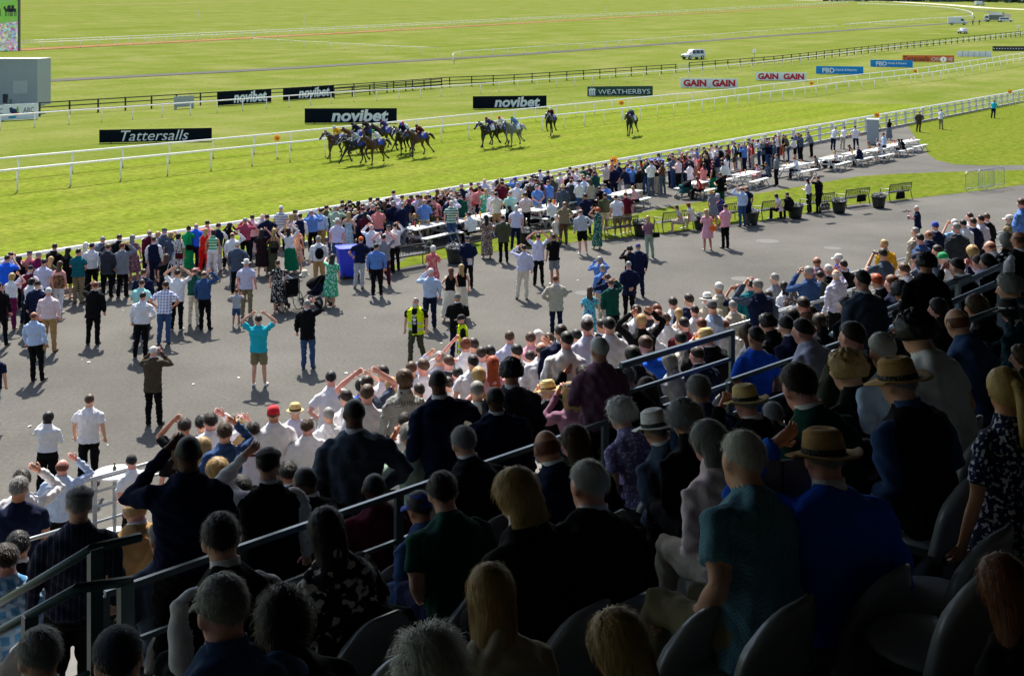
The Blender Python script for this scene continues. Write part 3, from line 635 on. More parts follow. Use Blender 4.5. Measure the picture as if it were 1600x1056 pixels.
# ------------------------------------------------------------------ crush barriers along the rows
def barrier(label, pa, pb, h=1.1, rails=(0, 0.24, 0.5, 0.76), mtl=GALV, r=0.026, top_r=0.034, mesh=False, post_gap=2.2, hl=None, dd=None, square=False, posts=True, D=None):
    """rail line between two photo pixels of the top rail; parallel to the rows of the stand"""
    a = at_stand(*pa, hl or h); b_ = at_stand(*pb, hl or h)
    if D: a = ray(pa[0], pa[1], D)
    sa, ua = su(a); sb, ub = su(b_); u = ua if dd is None else dd
    ra = (pa[0] - CX) / FP                               # keep u, solve s on the sight planes
    def s_for(px, u):
        k = (px - CX) / FP; return u * (U.x - k * U.y) / (k * S.y - S.x)
    sa, sb = s_for(pa[0], u), s_for(pb[0], u)
    z = a.z - h; L = sb - sa; o0 = S * sa + U * u
    root = empty('crush_barrier', (o0.x, o0.y, z), STAND_ANG); tag(root, label, 'barrier', 'crush barriers on the stand')
    for i, dz in enumerate(rails):
        mb = MB(); rr = top_r if i == 0 else r
        if square: mb.box((L / 2, 0, h - dz), (L, rr * 1.5, rr * 2))
        else: mb.tube([(0, 0, h - dz), (L, 0, h - dz)], rr, 8)
        mb.build('rail', mtl, root, not square)
    n = max(1, int(round(L / post_gap))); fz = floor_step(u) - z
    if posts:
        for i in range(n + 1):
            mb = MB(); mb.box((L * i / n, 0.02, (h + fz) / 2 - 0.02), (0.07, 0.03, h - fz)); mb.build('post', mtl, root)
    if mesh:
        mb = MB(); zt = h - rails[-1] - 0.03; zb = fz + 0.08
        k = 0.0
        while k < L: mb.box((k, 0, (zt + zb) / 2), (0.006, 0.006, zt - zb)); k += 0.06
        q = zb
        while q < zt: mb.box((L / 2, 0, q), (L, 0.006, 0.006)); q += 0.06
        mb.build('wire_mesh', mtl, root)
    return root
barrier('front barrier with bright steel rails beside the round white table', (-70, 806), (640, 614), h=1.15, D=18.6)
barrier('front barrier with bright steel rails under the middle of the crowd', (660, 608), (1120, 484), h=1.15, D=25.1)
barrier('front barrier with bright steel rails toward the right end', (1135, 480), (1640, 342), h=1.15, D=32.5)
barrier('steel barrier with wire mesh behind the man in the red cap', (395, 719), (560, 671), D=16.7, rails=(0, 0.28, 0.56), mesh=True)
barrier('steel barrier behind the white shirt beside the bald suited man', (575, 682), (706, 644), D=14.6, rails=(0, 0.3, 0.6), mesh=True)
barrier('steel barrier with three rails at lower left edge behind the navy shirt', (-50, 871), (100, 821), D=11.3, r=0.018, top_r=0.022, rails=(0, 0.3, 0.6), mesh=True)
barrier('steel barrier behind the dark padded waistcoat at right', (1120, 517), (1330, 455), D=20.5, rails=(0, 0.3, 0.6), mesh=True)
barrier('steel barrier in front of the polka-dot dress at far right', (1440, 405), (1640, 353), D=32, rails=(0, 0.25, 0.5))
barrier('steel barrier along the standing row near the yellow jacket', (1200, 491), (1480, 418), D=22.2, rails=(0, 0.3))
barrier('dark green four-rail barrier above the curly lilac hair', (970, 571), (1146, 518), D=11.0, rails=(0, 0.27, 0.52, 0.78), mtl=DKSTEEL, r=0.018, top_r=0.027, mesh=True, post_gap=1.3, square=True)
barrier('long dark barrier crossing the shaded seats from lower left to the centre', (164, 928), (948, 661), D=7.0, rails=(0, 0.34, 0.62), mtl=DKSTEEL, r=0.016, top_r=0.020, mesh=True, post_gap=2.4, square=True)
barrier('dark barrier behind the man in the blue shirt at right', (1143, 594), (1340, 527), D=10.5, rails=(0, 0.3, 0.62), mtl=DKSTEEL, r=0.013, top_r=0.018, mesh=True, square=True)
barrier('dark barrier at far right behind the black fedora', (1500, 506), (1660, 452), D=10.2, rails=(0, 0.3), mtl=DKSTEEL, r=0.02, top_r=0.028)

def handrail(label, pts, r, mtl, drops):
    p = [Vector(q) for q in pts]; root = empty('stair_handrail', p[0]); tag(root, label, 'handrail', 'stair handrails')
    mb = MB(); mb.tube([q - p[0] for q in p], r, 12); mb.build('rail', mtl, root, True)
    for q, ln in drops:
        mb = MB(); q = Vector(q) - p[0]; mb.box((q.x, q.y, q.z - ln / 2), (0.07, 0.05, ln), 0, MS); mb.build('post', mtl, root)
    return root
def slope_pts(px, py, d, lens, end=None):
    """handrail falling along the aisle (down the stand) from a point on the sight line at depth d"""
    p = ray(px, py, d); q = p + (U - Vector((0, 0, 0.576))) * lens
    return p, q
p, q = slope_pts(143, 857, 6.4, 2.6); e = p + S * 0.28 + Vector((0, 0, -0.02))
handrail('thick green stair handrail at lower left, the upper of the two', [q, p, e], 0.025, GREENP, [(p + S * 0.02, 1.3)])
p, q = slope_pts(121, 919, 5.6, 2.6); e = p + S * 0.27 + Vector((0, 0, -0.05)); m_ = Vector((0, 0, 0.42))
handrail('thick green stair handrail at lower left, the nearer one with a second pipe', [q, p, e], 0.024, GREENP, [(e - S * 0.03, 1.05), (p.lerp(q, 0.22), 1.0)])
handrail('thin lower green pipe under the nearer stair handrail', [q - m_, p - m_ + S * 0.05], 0.014, GREENP, [])
BLUEST = mat('blue_grey_steel', (0.23, 0.30, 0.35), 0.38, metal=0.3, var=0.12)
for px, py, d, l, lab in ((1491, 439, 14.6, 4.3, 'blue grey stair handrail at right, the upper of the parallel pair'), (1562, 417, 14.9, 6.0, 'blue grey stair handrail at right, the lower of the parallel pair'), (1557, 443, 13.4, 3.0, 'short blue grey handrail below the parallel pair at right')):
    p, q = slope_pts(px, py, d, l); e = p + S * 0.4
    handrail(lab, [q, p, e], 0.035, BLUEST, [(p + S * 0.1, 1.0), (p.lerp(q, 0.35), 1.0)])

# ------------------------------------------------------------------ stand seats
SEATM = mat('grey_seat_plastic', (0.25, 0.255, 0.26), 0.25, var=0.08)
def make_seat():
    root = empty('stand_seat'); tag(root, 'x', 'seat', 'plastic seats in the stand')
    nb, nh = 13, 9; mb = MB(); vs = []
    for side in (0, 1):
        for j in range(nh):
            v = j / (nh - 1); z = 0.40 + 0.40 * v
            for i in range(nb):
                u_ = (i / (nb - 1)) * 2 - 1; half = 0.235 * (1 - 0.25 * max(0, v - 0.55) ** 2 / 0.2)
                zz = z - 0.11 * abs(u_) ** 3 * v
                y = -0.20 - 0.07 * v + 0.085 * u_ * u_ + (0.02 if side else -0.02) * (1 if j < nh - 1 else 0.6)
                vs.append((u_ * half, y, zz))
    n1 = nb * nh; fs = []
    for j in range(nh - 1):
        for i in range(nb - 1):
            a = j * nb + i; fs.append((a, a + 1, a + nb + 1, a + nb)); a += n1; fs.append((a, a + nb, a + nb + 1, a + 1))
    for i in range(nb - 1):
        a = (nh - 1) * nb + i; fs.append((a, a + 1, a + 1 + n1, a + n1)); fs.append((i, i + n1, i + 1 + n1, i + 1))
    for j in range(nh - 1):
        a = j * nb; fs.append((a, a + nb, a + nb + n1, a + n1)); a = j * nb + nb - 1; fs.append((a, a + n1, a + nb + n1, a + nb))
    mb.add(vs, fs); mb.build('backrest', SEATM, root, True)
    mb = MB(); mb.ell((0, 0.02, 0.41), (0.215, 0.225, 0.035), 0, 16, 6); mb.build('seat', SEATM, root, True)
    mb = MB(); mb.box((0, -0.16, 0.2), (0.3, 0.06, 0.4)); mb.box((0, 0.0, 0.36), (0.3, 0.3, 0.04)); mb.build('bracket', BLACKM, root)
    return root
SEAT0 = make_seat(); SEAT_N = [0]; SEATS = []
def place_seat(x, y, z, rz, label):
    if SEAT_N[0] == 0:
        o = SEAT0; o.location = (x, y, z); o.rotation_euler.z = rz; o['label'] = label
    else: o = dup(SEAT0, (x, y, z), rz, label)
    SEAT_N[0] += 1; SEATS.append((x, y)); return o
for px, py, lab in ((1235, 806, 'empty grey seat beside the blue blazer'), (1482, 592, 'empty grey seat right of the tan fedora, nearest the aisle'), (1530, 575, 'empty grey seat second right of the tan fedora'), (1580, 562, 'empty grey seat third right of the tan fedora'),
                    (1465, 640, 'grey seat half hidden behind the tan fedora shoulder'), (1498, 690, 'empty grey seat left of the floral navy sleeve'), (1545, 678, 'empty grey seat just above the floral navy sleeve'), (1470, 800, 'empty shadowed grey seat left of the floral navy dress'),
                    (1455, 850, 'empty shadowed grey seat below the first by the navy dress'), (1040, 912, 'grey seat with lit rim at bottom centre'),
                    (590, 985, 'grey seat with lit rim beside the white spiky hair'), (560, 935, 'grey seat with lit rim behind the long dark hair'), (420, 832, 'grey seat at the dark barrier, left of centre')):
    p = at_stand(px, py, 0.78); s_, u_ = su(p); place_seat(p.x, p.y, p.z - 0.78, STAND_ANG + random.uniform(-0.05, 0.05), lab)
# ------------------------------------------------------------------ people: body meshes, hair, hats
M_SKIN, M_TOP, M_BOT, M_SHOE, M_INNER, M_EYE, M_LIP = range(7)
POSES = {  # per side (elbow, wrist) in upright body coordinates for the RIGHT side (+x); mirrored for the left
 'side': ((.262, -.03, 1.15), (.268, .05, .905)), 'shade': ((.345, .21, 1.44), (.15, .16, 1.665)), 'head': ((.39, .06, 1.58), (.16, .02, 1.77)), 'hips': ((.37, -.08, 1.18), (.21, .05, 1.03)),
 'back': ((.285, -.12, 1.17), (.05, -.19, .99)), 'hold': ((.255, .0, 1.16), (.13, .26, 1.20)), 'cam': ((.33, .17, 1.30), (.085, .19, 1.60)), 'fold': ((.27, .02, 1.17), (-.03, .21, 1.17)),
 'rail': ((.26, .17, 1.21), (.20, .40, 1.12)), 'point': ((.30, .25, 1.42), (.30, .52, 1.50)), 'lap': ((.25, -.02, 1.16), (.11, .23, 1.02)), 'phone': ((.27, .14, 1.24), (.12, .34, 1.48)), 'rein': ((.24, .20, 1.22), (.09, .42, 1.12)),
}
PCODE = {'a': ('side', 'side'), 'l': ('shade', 'side'), 'r': ('side', 'shade'), 'b': ('head', 'head'), 'h': ('hips', 'hips'), 'k': ('back', 'back'), 'f': ('hold', 'hold'), 'c': ('cam', 'cam'), 'e': ('rail', 'rail'), 'o': ('fold', 'fold'),
         'd': ('hips', 'hold'), 'p': ('side', 'hips'), 'w': ('side', 'side'), 't': ('point', 'side'), 'g': ('lap', 'lap'), 'x': ('cam', 'side'), 'y': ('phone', 'hold'), 'v': ('rein', 'rein')}   # (left, right)
PWORD = {'l': 'left hand shading eyes', 'r': 'right hand shading eyes', 'b': 'both hands on head', 'h': 'hands on hips', 'k': 'hands behind back', 'c': 'both hands at face', 'e': 'leaning forward', 'd': 'holding a drink', 't': 'arm outstretched', 'w': 'walking'}
LEAN = {'e': 14, 'c': 2, 'g': 4, 'v': 52}
def body_source(key):
    sex, pose, top, bot, sit, var = key
    mb = MB(); rg = random.Random(str(key)); lean = RD(LEAN.get(pose, 0) + (rg.uniform(-3, 5)))
    if sit: lean += RD(11)
    if pose == 'v': lean = RD(52)
    wom = sex == 'w'; hipz = 0.93; drop = 0.44 if sit else 0.0
    if pose == 'v': drop = 0.30
    def UB(p):                                     # upright body coordinates -> posed
        p = Vector(p); y, z = p.y, p.z - hipz
        return Vector((p.x, y * math.cos(lean) + z * math.sin(lean), hipz + z * math.cos(lean) - y * math.sin(lean) - drop))
    def ring(z, rx, ry, cy=0.0, n=18, sq=2.4):
        out = []
        for k in range(n):
            a = 2 * math.pi * k / n; ca, sa = math.cos(a), math.sin(a)
            out.append(UB((rx * math.copysign(abs(ca) ** (2 / sq), ca), cy + ry * math.copysign(abs(sa) ** (2 / sq), sa), z)))
        return out
    shx = 0.170 if wom else 0.200
    # torso
    if wom: T_ = [(.86, .168, .125, -.01), (.95, .178, .132, -.015), (1.03, .155, .112), (1.10, .138, .10), (1.20, .148, .108), (1.28, .160, .122, .01), (1.35, .165, .108), (1.40, .145, .088), (1.44, .100, .074), (1.475, .066, .062), (1.51, .05, .05)]
    else: T_ = [(.86, .165, .118, -.01), (.95, .174, .122, -.01), (1.03, .172, .118), (1.14, .176, .118), (1.26, .192, .124), (1.33, .202, .124), (1.39, .182, .110), (1.435, .132, .092), (1.475, .088, .076), (1.515, .060, .060)]
    wide = 1.0 + (rg.random() - 0.35) * 0.16; 
    T_ = [(a[0], a[1] * (wide if a[0] < 1.40 else 1), a[2] * (wide if a[0] < 1.40 else 1)) + tuple(a[3:]) for a in T_]
    g = 0.010 if top in ('shirt', 'tee', 'vest', 'hivis') else 0.018 if top in ('jacket',) else 0.004
    shirt_hem = {'shirt': .93, 'tee': .86, 'vest': .93, 'hivis': .80, 'jacket': .76, 'slv': .95, 'strap': .95, 'dress': .95}.get(top, .93)
    if top == 'strap':
        mb.rings([ring(*a) for a in T_], M_SKIN)
        mb.rings([ring(a[0], a[1] + .008, a[2] + .008, *a[3:]) for a in T_ if a[0] <= 1.28], M_TOP)
    else:
        R_ = [(a[0], a[1] + g, a[2] + g) + tuple(a[3:]) for a in T_ if a[0] > shirt_hem + .02]
        flare = 0.028 if top in ('tee', 'jacket', 'hivis') else 0.012
        if not sit or top != 'jacket': R_ = [(shirt_hem, R_[0][1] + flare, R_[0][2] + flare, -.01)] + R_
        mb.rings([ring(*a) for a in R_[:-1]] + [ring(1.505, .064, .062)], M_TOP)
        mb.rings([ring(*a) for a in T_[:3]], M_BOT if top != 'dress' else M_TOP)
        if top == 'hivis':
            mb.rings([[UB((x * .062, .118 + .012 + dy, z)) for x, dy in ((-1, -.04), (1, -.04), (1, .006), (0, .012), (-1, .006))] for z in (.80, 1.0, 1.2, 1.36, 1.45)], M_INNER)
            for z in (.93, 1.08): mb.rings([ring(z - .02, .196, .142), ring(z + .02, .196, .142)], M_EYE if False else M_LIP)
        if top in ('jacket', 'vest', 'hivis', 'shirt'):
            mb_c.append([[ring(1.462, .082, .078, -.004, 24, 2), ring(1.50, .069, .069, -.002, 24, 2), ring(1.522, .068, .068, -.002, 24, 2), ring(1.523, .063, .063, -.002, 24, 2), ring(1.49, .058, .058, -.002, 24, 2)], M_INNER if top != 'shirt' else M_TOP])      # collar
    # arms
    for sgn, pn in zip((-1, 1), PCODE[pose]):
        e, w_ = POSES[pn]; k = 0.92 if wom else 1.0
        sh = Vector((sgn * shx, .02 if sit else 0, (1.385 if not wom else 1.37) + (.012 if sit else 0))); e = Vector((sgn * e[0] * k, e[1], e[2])); w_ = Vector((sgn * w_[0] * k, w_[1], w_[2]))
        if pose == 'v': e = Vector((sgn * .22, .17, 1.22)); w_ = Vector((sgn * .07, .42, 1.28))
        if pn == 'fold' and sgn < 0: w_ += Vector((0, .02, .04))
        sh, e, w_ = UB(sh), UB(e), UB(w_)
        f = 0.86 if wom else 1.0; root_ = UB((sgn * shx * .40, 0, 1.385)); sh0 = UB((sgn * shx * .80, .01 if sit else 0, 1.392 if not wom else 1.375)); sh = sh + (e - sh).normalized() * .028
        mid = sh.lerp(e, .5); fm = e.lerp(w_, .35)
        mb.tube([root_, sh0, sh, mid, e, fm, w_], [.040 * f, .046 * f, .052 * f, .047 * f, .040 * f, .041 * f, .027 * f], 10, M_SKIN)
        if top in ('shirt', 'jacket') or top == 'vest':
            q = .011 if top != 'jacket' else .017
            mb.tube([root_, sh0, sh, mid, e, fm, w_.lerp(e, .06)], [.044 * f, .050 * f + q * .5, .055 * f + q, .052 * f + q, .046 * f + q, .042 * f + q, .034 * f + q * .7], 10, M_INNER if top == 'vest' else M_TOP)
        elif top in ('tee', 'hivis', 'dress'):
            mb.tube([root_, sh0, sh, mid, sh.lerp(e, .66)], [.044 * f, .052 * f + .004, .057 * f + .008, .057 * f + .011, .056 * f + .014], 10, M_INNER if top == 'hivis' else M_TOP)
        hd = (w_ - e).normalized(); 
        if pn in ('shade', 'head', 'cam'): hd = (hd + UB((sgn * -.5, .1, 1.6)) - UB((0, 0, 1.6))).normalized()
        mb.tube([w_ - hd * .02, w_ + hd * .03, w_ + hd * .085], [.027, .038, .034], 8, M_SKIN, flat=.62, up=(0, 1, .3))
        mb_f.append((key, w_ + hd * .07, hd, sgn, e))
    # neck and head
    yaw = RD({0: -14, 1: 10, 2: 0}[var]); pit = RD(4)
    HM = Matrix.Translation(UB((0, .045, 1.462) if sit else (0, .020, 1.480))) @ Matrix.Rotation(-lean * (0.9 if pose == 'v' else 0.55), 4, 'X') @ Matrix.Rotation(yaw, 4, 'Z') @ Matrix.Rotation(-pit, 4, 'X') @ Matrix.Translation((0, 0, .140))
    mb.tube([UB((0, 0, 1.42)), UB((0, .005, 1.50)), HM @ Vector((0, -.012, -.03))], [.068 if not wom else .054, .062 if not wom else .050, .062 if not wom else .052], 12, M_SKIN)
    R3 = HM.to_3x3(); hs = 0.92 if wom else 0.955
    for c, r in (((0, -.012, .005), (.079, .095, .097)), ((0, .022, -.062), (.056, .066, .062)), ((0, .045, -.005), (.062, .050, .075))):
        mb.ell(HM @ (Vector(c) * hs), tuple(a * hs for a in r), M_SKIN, 16, 10, R3)
    mb.tube([HM @ Vector((0, .085, .02)), HM @ Vector((0, .112, -.022)), HM @ Vector((0, .092, -.03))], [.008, .017, .012], 6, M_SKIN)
    for sgn in (-1, 1): mb.ell(HM @ Vector((sgn * .078, -.008, -.012)), (.013, .024, .034), M_SKIN, 8, 6, R3)
    # legs
    hipw = .088
    for sgn in (-1, 1):
        stance = .105 + rg.random() * .045
        if pose == 'v': hip = UB((sgn * .085, 0, .90)); kn = hip + Vector((sgn * .14, .30, -.20)); an = kn + Vector((sgn * -.05, -.30, -.22))
        elif sit: hip = Vector((sgn * .095, .0, .50)); kn = Vector((sgn * (.14 if not wom else .09), .44, .50)); an = Vector((sgn * .12, .42, .10))
        elif pose == 'w': st = .30 * sgn; hip = Vector((sgn * .085, 0, .90)); kn = Vector((sgn * .09, st * .45 + .07, .49)); an = Vector((sgn * .09, st - .02 if st > 0 else st - .05, .10 if st > 0 else .15))
        else: hip = Vector((sgn * .09, 0, .90)); kn = Vector((sgn * (.09 + stance) / 2, .015, .49)); an = Vector((sgn * stance, -.02, .09))
        th = hip.lerp(kn, .45); cf = kn.lerp(an, .3) + Vector((0, -.012, 0))
        mb.tube([hip, th, kn, cf, an], [.082, .074, .052, .055, .036], 10, M_SKIN)
        if bot in ('tr',): 
            f = 1.0 + rg.random() * .10
            mb.tube([hip + Vector((0, 0, .03)), th, kn, cf, an + Vector((0, 0, -.035))], [.096, .087 * f, .068 * f, .064 * f, .056 * f], 12, M_BOT)
        elif bot == 'sh':
            mb.tube([hip + Vector((0, 0, .03)), th, kn.lerp(hip, .12)], [.100, .098, .088], 12, M_BOT)
        fd = Vector((sgn * .16, 1, 0)).normalized()
        if pose == 'v': fd = Vector((0, .9, -.3))
        mb.tube([an + Vector((0, -.055, -.05)), an + Vector((0, -.03, -.045)) + fd * .02, an + Vector((0, 0, -.05)) + fd * .10, an + Vector((0, 0, -.058)) + fd * .19], [.034, .042, .042, .026], 10, M_SHOE, flat=.85)
    # skirts and long dresses
    mskirt = M_TOP if top == 'dress' else M_BOT
    if bot in ('dk', 'dl', 'sk', 'sl', 'dm'):
        zb = {'dk': .53, 'sk': .50, 'dm': .36, 'dl': .14, 'sl': .16}[bot]; fl = {'dk': .075, 'sk': .05, 'dm': .07, 'dl': .05, 'sl': .075}[bot]
        if sit:
            mb.rings([[Vector((x * (.21), .0 + t_ * .42, .50 + z_ * (.12 - t_ * .02))) for x, z_ in [(math.cos(a), math.sin(a)) for a in [2 * math.pi * k / 14 for k in range(14)]]] for t_ in (-.25, .2, .6, 1.08)], mskirt)
        else:
            R_ = []
            for i in range(9):
                v = i / 8; z = 1.02 + (zb - 1.02) * v
                b0 = (.158, .115) if v < .12 else (.185, .14)
                rr = []
                for k in range(28):
                    a = 2 * math.pi * k / 28; fold = 1 + .05 * v * math.sin(a * 7 + rg.random() * .6 + i * .2)
                    rr.append(Vector(((b0[0] + fl * v) * fold * math.cos(a), -.01 + (b0[1] + fl * v * .9) * fold * math.sin(a), z)))
                R_.append(rr)
            mb.rings(R_, mskirt)
    return mb, HM
mb_f = []; mb_c = []
LIPS = []
def make_bodies(keys):
    """all body kinds: closed lofts joined into one continuous skin, then coloured by the nearest source surface"""
    out = {}; tmp = []
    for key, vox in keys.items():
        mb_f.clear(); mb_c.clear(); mb, HM = body_source(key); fingers = list(mb_f); collars = list(mb_c)
        me = mb.mesh('src', []); o = bpy.data.objects.new('src', me); C.objects.link(o)
        md = o.modifiers.new('r', 'REMESH'); md.mode = 'VOXEL'; md.voxel_size = vox
        sm = o.modifiers.new('s', 'SMOOTH'); sm.factor = 0.5; sm.iterations = 2 if vox > .016 else 4 if vox > .012 else 7
        tmp.append((key, o, mb, HM, fingers, collars))
    dg = bpy.context.evaluated_depsgraph_get()
    for key, o, mb, HM, fingers, collars in tmp:
        me = bpy.data.meshes.new_from_object(o.evaluated_get(dg)); me.name = 'person_body'
        bvh = BVHTree.FromPolygons(mb.v, mb.f); nf = len(me.polygons)
        cen = np.empty(nf * 3); me.polygons.foreach_get('center', cen); cen = cen.reshape(-1, 3)
        mi = np.zeros(nf, int); inv = HM.inverted(); src = mb.m
        for i in range(nf):
            j = bvh.find_nearest(cen[i])[2]; mi[i] = src[j] if j is not None else 0
        ei = np.empty(len(me.loops), int); me.loops.foreach_get('edge_index', ei); _ls = np.empty(nf, int); _lt = np.empty(nf, int); me.polygons.foreach_get('loop_start', _ls); me.polygons.foreach_get('loop_total', _lt)
        fo = np.repeat(np.arange(nf), _lt); od = np.argsort(ei, kind='stable'); e_, f_ = ei[od], fo[od]; pr = np.nonzero(e_[1:] == e_[:-1])[0]; fa, fb = f_[pr], f_[pr + 1]
        for _ in range(3):                         # clean garment edges: each face follows the majority of its neighbours
            ct = np.zeros((nf, 7)); ct[np.arange(nf), mi] += 1.1; np.add.at(ct, (fa, mi[fb]), 1.0); np.add.at(ct, (fb, mi[fa]), 1.0); mi = ct.argmax(1)
        R = np.array(inv); hl = cen @ R[:3, :3].T + R[:3, 3]
        for sx in (-.031, .031): mi[(np.abs(hl[:, 0] - sx) < .012) & (np.abs(hl[:, 2] - .006) < .009) & (hl[:, 1] > .06)] = M_EYE
        mi[(np.abs(hl[:, 0]) < .022) & (np.abs(hl[:, 2] + .066) < .008) & (hl[:, 1] > .06)] = M_LIP
        nv = len(me.vertices); co = np.empty(nv * 3); me.vertices.foreach_get('co', co); co = co.reshape(-1, 3)
        no = np.empty(nv * 3); me.vertices.foreach_get('normal', no); no = no.reshape(-1, 3)
        fv = np.zeros(nv); lp = np.empty(len(me.loops), int); me.loops.foreach_get('vertex_index', lp)
        ls = np.empty(nf, int); lt = np.empty(nf, int); me.polygons.foreach_get('loop_start', ls); me.polygons.foreach_get('loop_total', lt)
        isc = np.isin(mi, (M_TOP, M_BOT, M_INNER)).astype(float); np.add.at(fv, lp, np.repeat(isc, lt)); cnt = np.zeros(nv); np.add.at(cnt, lp, 1.0); wgt = fv / np.maximum(cnt, 1)
        rg = np.random.RandomState(abs(hash(str(key))) % 9999 if False else sum(map(ord, str(key))) * 7 % 9973); h = np.zeros(nv)
        for _ in range(9):
            k = rg.normal(size=3) * 26; k[2] *= 1.3; h += np.sin(co @ k + rg.uniform(0, 6.28) + 1.6 * np.sin(co @ (rg.normal(size=3) * 9)))
        co += no * (wgt * h * 0.0030)[:, None]
        me.vertices.foreach_set('co', co.ravel())
        # fingers: five chains rooted inside each palm
        fm = MB()
        for _, base, hd, sgn, el in fingers:
            side = hd.cross(Vector((0, 1, .3))).normalized(); cur = hd.cross(side).normalized()
            if cur.dot(Vector((0, 1, -.2))) < 0: cur = -cur
            for q, (off, ln) in enumerate(((-.027, .062), (-.009, .075), (.010, .070), (.027, .055))):
                b = base - hd * .02 + side * off; m1 = b + hd * ln * .55 + cur * .004; m2 = m1 + (hd * .75 + cur * .6).normalized() * ln * .3; m3 = m2 + (hd * .5 + cur * .85).normalized() * ln * .25
                fm.tube([b, m1, m2, m3], [.010, .0088, .0075, .005], 5)
            b = base - hd * .055 + side * (-.026); m1 = b + (hd * .6 - side * .8).normalized() * .04; m2 = m1 + (hd * .9 - side * .25 + cur * .4).normalized() * .034
            fm.tube([b, m1, m2], [.013, .010, .0065], 5)
        for cr, cm in collars: fm.rings(cr, cm, False)
        fme = fm.mesh('f', [])
        # join fingers into the body mesh
        V = np.vstack([co, np.array([p for p in fm.v])]); faces_b = [tuple(p.vertices) for p in me.polygons]; o_ = len(co)
        m3 = bpy.data.meshes.new('person_body'); m3.from_pydata(V.tolist(), [], faces_b + [tuple(i + o_ for i in f) for f in fm.f])
        for nm in range(7): m3.materials.append(None)
        m3.polygons.foreach_set('material_index', np.concatenate([mi, np.array(fm.m, int)])); m3.polygons.foreach_set('use_smooth', [True] * len(m3.polygons)); m3.update()
        bpy.data.meshes.remove(me); bpy.data.meshes.remove(fme)
        out[key] = (m3, HM)
    for _, o, *_ in tmp:
        d = o.data; bpy.data.objects.remove(o); bpy.data.meshes.remove(d)
    return out

